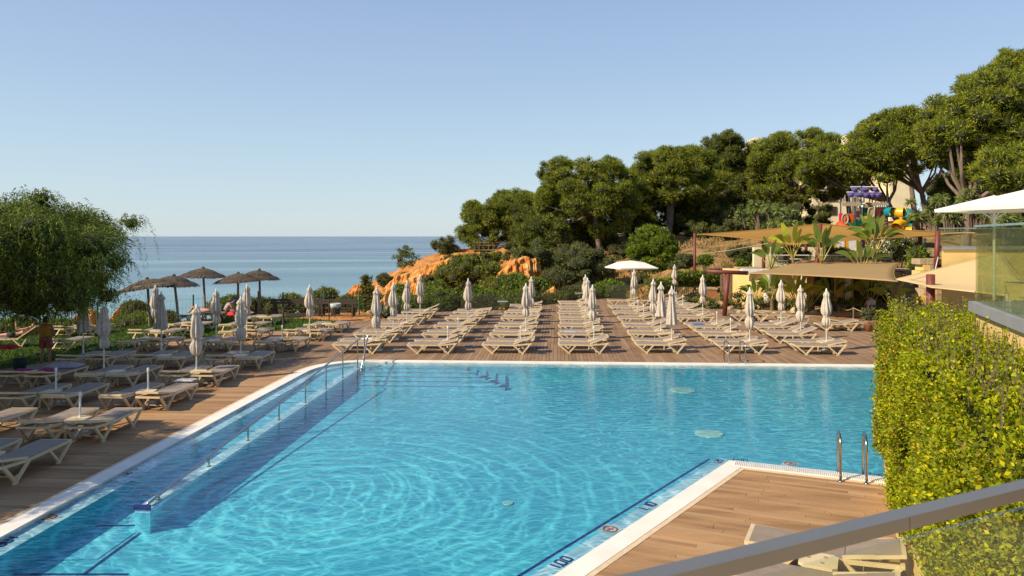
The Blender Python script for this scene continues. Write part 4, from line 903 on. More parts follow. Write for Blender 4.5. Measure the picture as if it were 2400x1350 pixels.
# ------------------------------------------------------------------ sun loungers
def make_lounger(label, group, hz=.53):
    t = thing('sun_lounger', label, 'lounger', (0, 0, 0), 0, group); Lh = .975
    m_ = MB()
    for s in (-1, 1):
        y = s * .31
        m_.bar((-Lh, y, .345), (.27, y, .335), .045, .05); m_.bar((.27, y, .335), (Lh - .02, y, .40), .045, .05)
    m_.bar((-Lh + .02, -.33, .345), (-Lh + .02, .33, .345), .06, .05); m_.bar((.27, -.29, .32), (.27, .29, .32), .05, .04); m_.bar((-.3, -.29, .32), (-.3, .29, .32), .04, .03)
    m_.bar((Lh - .03, -.33, .40), (Lh - .03, .33, .40), .05, .045)
    m_.build('frame', CREAM, t)
    for s in (-1, 1):
        y = s * .325
        m_ = MB(); m_.bar((-Lh + .03, y, .34), (-.57, y, .03), .05, .055); m_.bar((-.57, y, .03), (-.30, y, .33), .05, .05); m_.box((-.57, y, .02), (.09, .055, .04)); m_.build('leg', CREAM, t)
        m_ = MB(); m_.bar((.27, y, .33), (.62, y, .03), .05, .05); m_.bar((.62, y, .03), (Lh - .05, y, .40), .05, .055); m_.box((.62, y, .02), (.09, .055, .04)); m_.build('leg', CREAM, t)
    m_ = MB(); m_.prism([(-Lh + .05, -.30), (.27, -.30), (.27, .30), (-Lh + .05, .30)], .366, .378); m_.build('seat_sling', SLING, t)
    ha = math.atan2(.15, .68)
    m_ = MB()
    for s in (-1, 1): m_.bar((.25, s * .28, .375), (Lh, s * .28, hz), .045, .04)
    m_.bar((Lh - .015, -.30, hz), (Lh - .015, .30, hz), .055, .045); m_.bar((.55, -.26, .42), (.55, .26, .42), .03, .02)
    br = m_.build('backrest_frame', CREAM, t)
    m_ = MB(); V = [(.28, -.275, .392), (Lh - .03, -.275, hz + .023), (Lh - .03, .275, hz + .023), (.28, .275, .392)]; m_.add([(a, b, c) for a, b, c in V] + [(a, b, c - .012) for a, b, c in V], [(0, 1, 2, 3), (7, 6, 5, 4), (0, 4, 5, 1), (1, 5, 6, 2), (2, 6, 7, 3), (3, 7, 4, 0)])
    m_.build('backrest_sling', SLING, t)
    m_ = MB()
    for s in (-1, 1): m_.tube([(.50, s * .26, .09), (.50, s * .285, .09)], .05, 10)
    m_.tube([(.50, -.25, .09), (.50, .25, .09)], .012, 5); m_.build('wheel', CREAM, t)
    return t
def make_table(label, group):
    t = thing('side_table', label, 'table', (0, 0, 0), 0, group)
    m_ = MB(); pts = [(-.23, -.17), (-.17, -.22), (.17, -.22), (.23, -.17), (.23, .17), (.17, .22), (-.17, .22), (-.23, .17)]
    m_.prism(pts, .37, .41); m_.build('table_top', CREAM, t)
    for (a, b) in ((-1, -1), (1, -1), (1, 1), (-1, 1)):
        m_ = MB(); m_.bar((a * .17, b * .15, .37), (a * .19, b * .17, 0), .05, .035); m_.build('leg', CREAM, t)
    return t
def make_parasol(label, group, variant):
    t = thing('closed_parasol', label, 'parasol', (0, 0, 0), 0, group); rn = random.Random(variant)
    m_ = MB(); m_.tube([(0, 0, .02), (0, 0, 2.34)], .022, 8); m_.build('pole', POLE, t)
    m_ = MB(); m_.lathe([(.24, 0), (.24, .05), (.05, .07), (.035, .25), (.03, .45)], 16); m_.build('base', WHITEC, t)
    m_ = MB(); m_.lathe([(.01, 2.30), (.035, 2.32), (.04, 2.36), (.025, 2.39), (.03, 2.42), (.005, 2.45)], 8); m_.build('finial', WHITE, t)
    prof = {0: [(.03, 2.34), (.075, 2.27), (.115, 2.19), (.085, 2.14), (.105, 2.0), (.135, 1.8), (.155, 1.62), (.14, 1.45), (.085, 1.32), (.12, 1.25), (.15, 1.12), (.13, .98), (.09, .86), (.04, .84)],
            1: [(.03, 2.34), (.10, 2.22), (.13, 2.14), (.075, 2.08), (.10, 1.9), (.13, 1.65), (.15, 1.4), (.17, 1.2), (.19, 1.05), (.21, .98), (.19, .97), (.03, 1.15)],
            2: [(.03, 2.34), (.09, 2.25), (.10, 2.16), (.085, 2.1), (.12, 1.95), (.16, 1.75), (.17, 1.6), (.15, 1.48), (.08, 1.36), (.11, 1.28), (.13, 1.15), (.10, 1.0), (.05, .98)]}[variant]
    ph = [rn.uniform(0, 6.28) for _ in range(4)]
    def fn(a, z): return 1 + .30 * math.sin(8 * a + ph[0] + z * 1.5) + .12 * math.sin(3 * a + ph[1] + z * 5) + .08 * math.sin(13 * a + z * 9)
    m_ = MB(); P2_ = []
    for i in range(len(prof) - 1):
        for k in range(2): t_ = k / 2; P2_.append((prof[i][0] * (1 - t_) + prof[i + 1][0] * t_, prof[i][1] * (1 - t_) + prof[i + 1][1] * t_))
    P2_.append(prof[-1]); m_.lathe(P2_, 40, (0, 0, 0), fn); m_.build('canopy', CANVAS, t, True)
    if variant != 1:
        z = 1.32 if variant == 0 else 1.36
        m_ = MB(); m_.tube([(.10 * math.cos(a), .10 * math.sin(a), z + .01 * math.sin(a)) for a in [k * math.pi / 6 for k in range(13)]], .014, 5, False); m_.build('tie_strap', CANVAS, t)
    return t
def make_stub(label, group):
    t = thing('parasol_pole', label, 'pole', (0, 0, 0), 0, group)
    m_ = MB(); m_.tube([(0, 0, .02), (0, 0, .95)], .024, 8); m_.build('pole', POLE, t)
    m_ = MB(); m_.lathe([(.22, 0), (.22, .05), (.05, .07), (.036, .3), (.03, .45)], 16); m_.build('base', WHITEC, t)
    m_ = MB(); m_.tube([(0, 0, .90), (0, 0, .99)], [.032, .03], 8); m_.build('pole_cap', WHITE, t); return t
GL = 'sun loungers set out round the pool'; GT = 'cream side tables between the loungers'; GP = 'closed parasols standing among the loungers'; GS = 'short bare parasol poles among the loungers'
P_L = make_lounger('x', GL); P_L2 = make_lounger('x', GL, .66); P_L3 = make_lounger('x', GL, .45); P_T = make_table('x', GT); P_P = [make_parasol('x', GP, v) for v in range(3)]; P_S = make_stub('x', GS)
used = {}
def put(proto, x, y, rz, label, key=None, z=0.0, sc=1.0):
    key = id(proto) if key is None else key
    if key not in used:
        used[key] = 1; proto.location = (x, y, z); proto.rotation_euler = (0, 0, rz); proto['label'] = label; proto.scale = (sc, sc, sc) if not isinstance(sc, tuple) else sc; return proto
    return dup(proto, (x, y, z), rz, label, None, sc)
rz_far = math.atan2(fdir.y, fdir.x); rz_left = math.atan2(-vd.y, -vd.x)
rl = random.Random(4)
COLN = ['leftmost', 'second', 'third', 'middle', 'fifth', 'sixth', 'rightmost']
colx = [-7.0, -4.05, -1.13, 1.82, 4.87, 7.97, 10.96]
PAIR = {0: [27.5, 30.4, 33.2, 36.4, 39.2], 1: [27.5, 30.4, 33.2, 36.4, 39.2], 2: [27.5, 30.4, 33.2, 36.4, 39.2, 42.2], 3: [27.5, 30.4, 33.2, 35.9, 38.7, 41.4, 44.4], 4: [27.55, 30.5, 33.1, 36.3, 38.9, 41.7], 5: [27.4, 30.2, 32.9, 36.6, 39.4, 42.2, 44.6], 6: [27.2, 30.2, 32.9]}
def farpt(x0, Yw, along, z=0):      # point on the far deck: left end x at the front row, distance, metres to the right of the left end
    x = x0 + (Yw - 27.5) * .0665 + along * fdir.x; return x, Yw + along * fdir.y
for ci, x0 in enumerate(colx):
    r_ = 0
    for pi_, Yp in enumerate(PAIR[ci]):
        for q in (0, 1):
            Yw = Yp + .30 + q * 1.12; x, y = farpt(x0, Yw, .975)
            put((P_L, P_L2, P_L, P_L3, P_L2)[rl.randrange(5)], x + rl.uniform(-.07, .07), y + rl.uniform(-.04, .04), rz_far + rl.uniform(-.045, .045), f'{ORD[r_]} cream lounger from the pool in the {COLN[ci]} column of the far deck'); r_ += 1
        x, y = farpt(x0, Yp + .86, 1.42); put(P_T, x, y, rz_far + rl.uniform(-.1, .1), f'cream side table in the {ORD[pi_]} pair from the pool, {COLN[ci]} column, far deck')
PARA = {(0, 0): 0, (0, 1): 2, (0, 2): 2, (0, 3): 2, (1, 2): 2, (2, 1): 2, (2, 3): 0, (3, 1): 0, (3, 3): 2, (3, 4): 2, (4, 0): 1, (4, 1): 1, (4, 2): 0, (4, 5): 2, (5, 0): 0, (5, 3): 2, (6, 0): 2, (6, 1): 0, (6, 2): 2}
STUB = [(1, 0), (1, 1), (2, 0), (3, 0), (4, 3), (4, 4), (5, 1), (5, 2), (5, 5), (5, 6)]
for (ci, pi_), v in PARA.items():
    x, y = farpt(colx[ci], PAIR[ci][pi_] + .86, 1.5)
    put(P_P[v], x, y, rl.uniform(0, 6.28), ['taupe closed parasol', 'loosely hanging untied parasol', 'slim closed parasol'][v] + f' at the {ORD[pi_]} pair from the pool in the {COLN[ci]} far column', sc=(1, 1, rl.uniform(.99, 1.06)))
for (ci, pi_) in STUB:
    x, y = farpt(colx[ci], PAIR[ci][pi_] + .86, 1.42); put(P_S, x, y, 0, f'short bare parasol pole at the {ORD[pi_]} pair, {COLN[ci]} column of the far deck')
put(P_P[2], *G(1581, 699)[:2], .4, 'slim closed parasol farthest away, in front of the black railing and hedge', sc=1.02)
for (px, py, rz, lb) in ((1459, 716, 0, 'cream lounger below the open white parasol at the far deck edge'), (1530, 716, 0, 'cream lounger right of the open white parasol pole'), (1752, 752, .1, 'cream lounger beside the foot of the red T-shaped post'), (1806, 752, math.pi + .1, 'cream lounger facing away in front of the planting by the red T-post'),
                         (1958, 775, .05, 'cream lounger behind the far right parasol, by the rope barrier'), (1986, 772, math.pi, 'reversed cream lounger next to the grey-leaved pot plant'), (1850, 768, .4, 'shaded lounger half hidden under the planting behind the rightmost column')):
    g = G(px, py); put(P_L, g.x, g.y, rz_far + rz, lb)
g = G(1835, 762); put(P_T, g.x, g.y, .2, 'cream table in the shade before the restaurant planting')
LR = [('first', 12.75, [-9.57, -10.65]), ('second', 15.45, [-9.5, -10.6, -12.1]), ('third', 18.27, [-9.45, -10.45, -12.0, -13.05]), ('fourth', 21.1, [-9.32, -10.3, -11.85, -12.85, -14.3, -15.3]),
      ('fifth', 24.0, [-9.13, -10.1, -11.8, -12.8, -14.3, -15.2]), ('sixth', 27.6, [-8.95, -9.85, -11.6, -12.55, -14.2, -15.2]), ('seventh', 30.5, [-8.6, -9.65, -11.4, -12.4, -15.4, -16.4]), ('eighth', 33.0, [-8.44, -9.44, -12.4, -13.5, -15.2, -16.1]),
      ('ninth', 36.0, [-12.65, -13.6])]
for (rn_, Yh, xs_) in LR:
    for k, x in enumerate(xs_):
        if (rn_, k) == ('second', 2): pass
        put((P_L, P_L, P_L3)[rl.randrange(3)], x + .065 + rl.uniform(-.03, .03), Yh + .97 + rl.uniform(-.06, .06), rz_left + rl.uniform(-.05, .05), f'lounger {ORD[k]} from the pool in the {rn_} row of the left deck and lawn')
    for k in range(0, len(xs_) - 1, 2):
        xm = (xs_[k] + xs_[k + 1]) / 2
        if xs_[k] - xs_[k + 1] < 1.3: put(P_T, xm + .06, Yh + .75, rz_left + .05, f'cream side table between the {ORD[k]} and {ORD[k + 1]} loungers of the {rn_} left row')
for (px, py, rz, lb) in ((168, 785, 0, 'lounger on the lawn behind the standing bather'), (222, 783, 0, 'lounger on the lawn by the green fence post'), (165, 817, 0, 'lounger on the lawn just right of the standing bather'), (500, 751, 0, 'lounger on the lawn at the foot of the middle thatched parasol'), (445, 757, .1, 'lounger under the leftmost thatched parasols')):
    g = G(px, py); put(P_L, g.x, g.y, rz_left + rz, lb)
for (x, Yb, v, lb) in ((-9.95, 22.2, 0, 'pale closed parasol nearest the pool in the fourth left row'), (-9.75, 25.3, 0, 'closed parasol at the fifth left row beside the pool'), (-13.1, 22.6, 2, 'closed parasol half in shade right of the short wooden post'),
                       (-13.7, 27.5, 1, 'dark untied parasol in the shade of the pepper tree'), (-12.1, 28.8, 2, 'closed parasol left of the sunbathers, sixth left row'), (-15.75, 31.1, 2, 'closed parasol on the lawn beneath the leftmost thatched parasol'),
                       (-11.9, 31.6, 2, 'tall closed parasol in front of the rightmost thatched parasols'), (-9.0, 31.3, 2, 'closed parasol standing in front of the dark wooden bench'), (-16.2, 26.6, 1, 'shaded parasol hidden against the pepper tree')):
    put(P_P[v], x, Yb, rl.uniform(0, 6), lb)
for (x, Yb, lb) in ((-9.95, 19.25, 'bare parasol pole at the third left row nearest the pool'), (-12.5, 19.3, 'bare parasol pole at the third left row, second pair from the pool'), (-10.0, 16.3, 'bare parasol pole at the second left row'), (-9.3, 28.5, 'short bare parasol pole at the sixth left row by the pool corner')):
    put(P_S, x, Yb, 0, lb)
# the three loungers on the near deck
for (x, y, lb) in ((4.25, 9.62, 'lounger against the yellow planter wall on the near deck, crossed by the grey rail'), (3.66, 8.66, 'nearest lounger, cut off by the bottom edge below the grey rail')):
    put(P_L, x, y, R(-27), lb)
nt_ = put(P_T, 3.97, 9.12, R(-27), 'cream table with three cup holes between the two near loungers')
q = MB()
for (a, b) in ((-.12, .02), (.08, .10), (.05, -.09)): q.lathe([(.028, 0), (.028, .002)], 10, (a, b, .411))
q.build('cup_hole', plain('cup_hole_shade', (.30, .24, .15)), nt_)

# ------------------------------------------------------------------ thatched parasols, fences, benches on the lawn
def thatched(label, px, py, ztop, rad, tilt, seed, lean):
    g = G(px, py); t = thing('thatched_parasol', label, 'parasol', (g.x, g.y, 0), 0, 'thatched parasols on the lawn above the sea'); rn = random.Random(seed)
    top = Vector((lean, 0, ztop)); m_ = MB(); m_.tube([(0, 0, -.2), (lean * .5, 0, ztop * .5), (lean, 0, ztop - .05)], [.07, .065, .06], 8); m_.build('pole', GREYW, t)
    for (nm, r0, r1, z0, z1, k) in (('thatch', .05, rad * .62, 0, -.22, 150), ('thatch', rad * .35, rad, -.17, -.44, 300)):
        m_ = MB(); M = Matrix.Rotation(tilt, 3, 'Y'); V = []; nseg = 28
        for (rr, zz) in ((r0, z0), ((r0 + r1) / 2, (z0 + z1) / 2 + .03), (r1 * .96, z1), (r1 * .92, z1 - .05), (r0 * .5, z0 - .12)): V.append([M @ Vector((rr * math.cos(a), rr * math.sin(a), zz)) + top for a in [i * 2 * math.pi / nseg for i in range(nseg)]])
        P_ = [p for ring_ in V for p in ring_]; m_.add(P_, [(i * nseg + j, i * nseg + (j + 1) % nseg, (i + 1) * nseg + (j + 1) % nseg, (i + 1) * nseg + j) for i in range(4) for j in range(nseg)])
        for i in range(k * 2):
            a = rn.uniform(0, 2 * math.pi); ra = r0 + (r1 - r0) * rn.uniform(.2, .8) if i % 2 else r0 + (r1 - r0) * .75; rb = ra + (r1 - r0) * rn.uniform(.25, .42); f = lambda r: z0 + (z1 - z0) * (r - r0) / (r1 - r0) + .035
            a2 = a + rn.uniform(-.04, .04); wv = .022
            p0 = Vector((ra * math.cos(a), ra * math.sin(a), f(ra))); p1 = Vector((rb * math.cos(a2), rb * math.sin(a2), f(rb) - .02 - (.05 if rb > r1 else 0))); sd = Vector((-math.sin(a), math.cos(a), 0)) * wv
            m_.add([M @ p + top for p in (p0 - sd, p0 + sd, p1 + sd * .6, p1 - sd * .6)], [(0, 1, 2, 3)])
        m_.build(nm, THATCH, t)
    m_ = MB(); m_.lathe([(.09, -.04), (.10, .03), (.03, .10)], 10, tuple(top)); m_.build('thatch_cap', THATCH, t)
thatched('leftmost thatched parasol with the widest, tilted roof', 352, 766, 2.42, 1.5, R(-9), 1, -.15)
thatched('second thatched parasol from the left on a leaning pole', 420, 762, 2.55, 1.22, R(3), 2, -.28)
thatched('tallest thatched parasol, middle of the five', 482, 746, 2.80, 1.22, R(2), 3, -.15)
thatched('thatched parasol fourth from the left behind a closed parasol', 558, 745, 2.5, 1.28, R(-3), 4, 0)
thatched('rightmost thatched parasol against the sea', 610, 739, 2.62, 1.15, R(4), 5, -.05)
FP = [(-18.6, 33.6), (-14.6, 38.5), (-11.5, 42), (-8.0, 42.6), (-5.2, 43.2)]
fp_px = [(-60, 800), (93, 786), (110, 786), (228, 772), (453, 748), (606, 742), (663, 740), (760, 738), (842, 738), (922, 740)]
FPW = [G(*p) for p in fp_px]
for i, p in enumerate(FPW):
    if 0 < i: 
        wood = i in (2, 5)
        t = tag(MB().tube([(0, 0, -.4), (0, 0, 1.35 if not wood else 1.45)], .045 if not wood else .06, 8).build('fence_post', GREYW if wood else GREENP), ['', 'pale green post left of the standing bather', 'thin wooden stake beside the standing bather', 'leaning green post behind the wooden stake on the lawn', 'green post behind the leftmost sunbather', 'round wooden stake behind the closed parasols by the thatch', 'green post behind the left dark bench', 'green post behind the litter bin bench', 'green post left of the agave', 'green post right of the agave'][i], 'post'); t.location = p
wire = MB(); nw = 0
for i in range(len(FPW) - 1):
    a, b = FPW[i], FPW[i + 1]; L_ = (b - a).length
    for z in (.25, .65, 1.1): wire.bar(a + Vector((0, .05, z)), b + Vector((0, .05, z)), .008, .008)
    k = int(L_ / .22)
    for j in range(k): p = a.lerp(b, j / k) + Vector((0, .05, 0)); wire.bar(p, p + Vector((0, 0, 1.2)), .008, .008); nw += 1
wf = thing('wire_fence', 'thin grey wire mesh fence between the lawn and the sea drop', 'fence'); o = wire.build('wire_mesh', plain('fence_wire', (.18, .17, .14)), wf); o['kind'] = 'stuff'
for (px, py, h, r_, lb) in ((235, 820, 1.3, .075, 'thick short wooden stake in the lawn between loungers'), (664, 775, 1.15, .06, 'dark wooden stake beside the left bench')):
    o = tag(MB().tube([(0, 0, -.2), (0, 0, h)], r_, 9).build('wooden_stake', GREYW if px < 400 else BROWNW), lb, 'stake'); o.location = G(px, py)
def bench(label, px, py, w_, rz):
    g = G(px, py); t = thing('picnic_bench', label, 'bench', (g.x, g.y, 0), rz)
    for s in (-1, 1):
        m_ = MB(); m_.box((s * w_ * .42, 0, .45), (.09, .09, 1.1)); m_.box((s * w_ * .42, .45, .4), (.09, .09, .8)); m_.build('leg', BROWNW, t)
    for k in range(2): m_ = MB(); m_.box((0, -.03, .78 + k * .15), (w_, .05, .13)); m_.build('back_board', BROWNW, t)
    for k in range(2): m_ = MB(); m_.box((0, .12 + k * .2, .46), (w_, .17, .05)); m_.build('seat_board', BROWNW, t)
bench('dark wooden bench on the dirt path left of the closed parasol', 695, 741, 3.0, .05); bench('dark wooden bench on the dirt path behind the litter bin', 790, 742, 2.1, -.03)
g = G(786, 752); t = thing('litter_bin', 'round slatted bin with a clear bag hanging from two dark posts', 'bin', (g.x, g.y, 0))
for k in range(16):
    a = k * math.pi / 8; m_ = MB(); m_.bar((.22 * math.cos(a), .22 * math.sin(a), .35), (.26 * math.cos(a), .26 * math.sin(a), .88), .075, .03, (math.cos(a), math.sin(a), 0)); m_.build('slat', BROWNW, t)
m_ = MB(); m_.lathe([(.235, .62), (.28, .78), (.30, .93), (.27, .95), (.25, .8)], 14, (0, 0, 0), lambda a, z: 1 + .05 * math.sin(5 * a)); m_.build('bin_bag', CLEARB, t, True)
m_ = MB(); m_.tube([(-.34, 0, -.1), (-.34, 0, 1.15)], .035, 6); m_.bar((-.34, 0, .7), (-.2, 0, .7), .03, .03); m_.build('post', BROWNW, t)
# agave
g = G(905, 742); t = thing('agave', 'large agave with grey-green sword leaves beside the green posts', 'plant', (g.x, g.y, -.3)); rn = random.Random(3)
AGM = mat('agave_leaf', (.075, .115, .075), .6, (.11, .14, .075), 3)
for k in range(34):
    a = rn.uniform(0, 6.28); el = rn.uniform(.35, 1.45); L_ = rn.uniform(1.2, 1.9); d = Vector((math.cos(a) * math.cos(el), math.sin(a) * math.cos(el), math.sin(el))); sd = Vector((-math.sin(a), math.cos(a), 0)); off = Vector((rn.uniform(-.7, .7), 0, 0))
    m_ = MB(); V = []
    for (tt, ww) in ((0, .05), (.3, .09), (.7, .06), (1, .005)):
        c = off + d * L_ * tt; V += [c - sd * ww, c + d.cross(sd) * ww * .35, c + sd * ww]
    m_.add(V, [(i * 3 + j, i * 3 + j + 1, i * 3 + j + 4, i * 3 + j + 3) for i in range(3) for j in range(2)]); m_.build('leaf', AGM, t)
# glass fence round the back of the far deck
gf = [G(975, 733), G(1078, 727), G(1180, 727), G(1290, 712), G(1355, 705), G(1420, 698), G(1500, 700)]
t = thing('glass_fence', 'frameless glass balustrade along the back edge of the far deck', 'fence')
for i in range(len(gf) - 1):
    a, b = gf[i], gf[i + 1]; e = (b - a); k = max(1, int(e.length / 1.5))
    for j in range(k):
        p = a + e * (j + .01) / k; q_ = a + e * (j + .985) / k; m_ = MB(); m_.bar(p + Vector((0, 0, .5)), q_ + Vector((0, 0, .5)), .012, .98); m_.build('glass_panel', GLASSG, t)
    m_ = MB(); m_.bar(a + Vector((0, 0, .01)), b + Vector((0, 0, .01)), .1, .06); m_.build('base_rail', BLACKM, t)
# small high table and bar table by the glass
for (px, py, lb) in ((1178, 735, 'small square high table behind the third column'), (1358, 712, 'small high table behind the fourth column, by the glass')):
    g = G(px, py); t = thing('high_table', lb, 'table', (g.x, g.y, 0)); MB().box((0, 0, .72), (.6, .6, .03)).build('table_top', GREYC, t); MB().tube([(0, 0, 0), (0, 0, .72)], .03, 6).build('leg', STEEL, t); MB().lathe([(.25, 0), (.25, .02), (.03, .03)], 14).build('base', GREYC, t)
# open white parasol
g = G(1479, 716); t = thing('open_parasol', 'open white square parasol on a thin grey pole at the far deck edge', 'parasol', (g.x, g.y, 0), .25)
MB().tube([(0, 0, 0), (0, 0, 2.95)], .03, 8).build('pole', POLE, t)
hw = 1.32; zt, ze = 2.98, 2.52; m_ = MB(); pts = []
cn = [(-hw, -hw), (0, -hw * 1.0), (hw, -hw), (hw, 0), (hw, hw), (0, hw), (-hw, hw), (-hw, 0)]
V = [(0, 0, zt)]
for rr, zf_ in ((.5, .75), (1, 0)): V += [(x * rr, y * rr, ze + (zt - ze) * zf_ + (.03 if k % 2 else 0)) for k, (x, y) in enumerate(cn)]
V += [(x, y, ze - .06) for x, y in cn]
m_.add(V, [(0, 1 + k, 1 + (k + 1) % 8) for k in range(8)] + [(1 + k, 9 + k, 9 + (k + 1) % 8, 1 + (k + 1) % 8) for k in range(8)] + [(9 + k, 17 + k, 17 + (k + 1) % 8, 9 + (k + 1) % 8) for k in range(8)]); m_.build('canopy', WHITEC, t)
for k in range(8): m_ = MB(); m_.bar((0, 0, zt - .12), (cn[k][0] * .97, cn[k][1] * .97, ze - .02), .02, .02); m_.build('rib', POLE, t)
# black railing on the steps behind the far deck
t = thing('black_railing', 'black metal picket railing sloping up behind the fifth column', 'railing')
rp = [G(1504, 703), D(1556, 704, 50), D(1640, 706, 50)]; rt = [1.0, 1.0, 1.0]
for i in range(2):
    a, b = rp[i], rp[i + 1]
    za = Vector((0, 0, .12 if i == 0 else 1.0)); a2, b2 = (a + Vector((0, 0, .15)), b + Vector((0, 0, 1.0))) if i == 0 else (a + Vector((0, 0, 1.0)), b + Vector((0, 0, 1.0)))
    m_ = MB(); m_.bar(a2, b2, .05, .05); m_.bar(a + Vector((0, 0, .05)), b + Vector((0, 0, .1)), .04, .04); m_.build('handrail', BLACKM, t)
    k = int((b - a).length / .13)
    for j in range(k + 1): p = a.lerp(b, j / k); p2 = a2.lerp(b2, j / k); m_ = MB(); m_.bar(p, p2, .022, .022); m_.build('picket', BLACKM, t)

# ------------------------------------------------------------------ pool handrails and ladders
t = thing('pool_handrail', 'long steel handrail descending along the ramp wall into the pool', 'handrail'); tops = []
for (px, pb, pt) in ((363.5, 1171, 1161), (481, 1093, 1070), (574, 1032, 999), (650, 984, 942), (712, 943, 894), (761, 911, 856), (802, 885, 824), (837, 862, 797)):
    b = G(px, pb, -.055); d = (b - Wn).dot(wdir); b = wp_(d, .10, -.055); z = H - (pt - HZ) * b.y / F; tp = Vector((b.x, b.y, z)); tops.append(tp)
    m_ = MB(); m_.tube([b, tp], .022, 8); m_.lathe([(.05, 0), (.045, .012)], 10, tuple(b)); m_.build('post', STEEL, t)
s0 = tops[0] + (tops[0] - tops[1]).normalized() * .32; e0 = tops[-1]
e1_ = wp_((tops[-1] - Wn).dot(wdir) + .9, .10, e0.z + .03)
m_ = MB(); m_.tube([s0] + tops + [e1_], .026, 10); m_.sphere(tuple(s0), .03); m_.build('top_rail', STEEL, t, True)
m_ = MB(); m_.tube([e1_, (e1_.x, e1_.y, -.06)], .022, 8); m_.build('post', STEEL, t)
t = thing('step_handrail', 'short steel rail slanting down into the water at the pool steps', 'handrail')
a = Vector((e1_.x + .13, e1_.y, e1_.z - .02)); b = G(846, 868, -.1); m_ = MB(); m_.tube([e1_ + Vector((.03, 0, 0)), a, a.lerp(b, .15), b, b + Vector((0, -.05, -.5))], .024, 8); m_.build('rail', STEEL, t, True)
def ladder(label, A_, B_, out, h, reach, depth):
    t = thing('pool_ladder', label, 'ladder', A_); out = Vector(out).normalized(); off = Vector(B_) - Vector(A_)
    for o_ in (Vector((0, 0, 0)), off):
        pts = [o_] + [o_ + Vector((0, 0, h * .8))]
        for k in range(1, 9): a = math.pi * k / 9; pts.append(o_ + out * reach * .5 * (1 - math.cos(a)) + Vector((0, 0, h * .8 + h * .2 * math.sin(a))))
        pts.append(o_ + out * reach + Vector((0, 0, h * .8))); pts.append(o_ + out * reach + Vector((0, 0, -depth)))
        m_ = MB(); m_.tube(pts, .023, 9); m_.lathe([(.055, 0), (.05, .015), (.025, .02)], 12, tuple(o_)); m_.build('side_rail', STEEL, t, True)
    for k in range(3): m_ = MB(); m_.bar(out * reach + Vector((0, 0, -.2 - .25 * k)), off + out * reach + Vector((0, 0, -.2 - .25 * k)), .09, .03); m_.build('rung', STEEL, t)
ladder('chrome pool ladder at the near edge beside the hedge', G(1970, 1128), G(2031, 1134), (.34, .94, 0), .86, .5, .8)
fa, fb = G(1697, 846.5), G(1734, 847); ladder('chrome pool ladder at the far edge in front of the sixth column', fa, fb, (.0, -1, 0), .78, .62, .7)

# ------------------------------------------------------------------ grey balcony rail and glass in the foreground, planter wall, hedge, side terrace
ra, rb = D(1380, 1381, 1.27), D(2460, 1111, 1.87)
zr_ = H - (1205 - HZ) * 1.6 / F
Pm = D(2112, 1203, 1.6)
dirr = Vector((1.09, .5, 0)).normalized()
p0 = Vector((Pm.x, Pm.y, Pm.z)) - dirr * 1.6; p1 = Vector((Pm.x, Pm.y, Pm.z)) + dirr * 1.0
t = thing('balcony_rail', 'blurred grey metal handrail with glass below it across the lower right corner', 'railing')
m_ = MB(); m_.bar(p0 + Vector((0, 0, -.015)), Pm + Vector((0, 0, -.015)) - dirr * .001, .042, .030); m_.build('rail_section', RAILM, t)
m_ = MB(); m_.bar(Pm + Vector((0, 0, -.015)) + dirr * .001, p1 + Vector((0, 0, -.015)), .042, .030); m_.build('rail_section', RAILM, t)
m_ = MB(); m_.bar(p0 + Vector((0, 0, -.49)), p1 + Vector((0, 0, -.49)), .012, .86); m_.build('glass_panel', GLASS, t)
# slab and wall under the viewer's balcony
sl = MB(); sl.prism([(p0.x - dirr.x * 4, p0.y - dirr.y * 4), (p1.x + dirr.x * 2, p1.y + dirr.y * 2), (6, -4), (-6, -4)], 2.7, 2.95); tag(sl.build('balcony_floor', STONE), None, None, None, 'structure')
# planter wall (0.6 m)
cA = G(2108, 1300); wdv = Vector((.39, 1, 0)).normalized()
cB = cA - wdv * 6.5
cC = Vector((7.45, 14.1, 0))
wt_ = .2; wnr = Vector((wdv.y, -wdv.x, 0))
d2 = (cC - cA).normalized(); w2n = Vector((d2.y, -d2.x, 0))
t = thing('planter_wall', 'low yellow stucco wall holding the hedge beside the near deck', 'wall')
m_ = MB(); m_.prism([cA, cA + wnr * wt_ + w2n * .02, cB + wnr * wt_, cB], -.3, .60); m_.build('wall', YWALL, t)
m_ = MB(); m_.prism([cA + d2 * .003, cC, cC + w2n * wt_, cA + d2 * .003 + w2n * wt_], -.3, .595); m_.build('wall', YWALL, t)
m_ = MB(); m_.prism([cB + wnr * .2, cA + wnr * .22, cC + w2n * .22, Vector((12, 14.6, 0)), Vector((12, 3, 0))], -.3, .52); m_.build('soil', GAP, t)
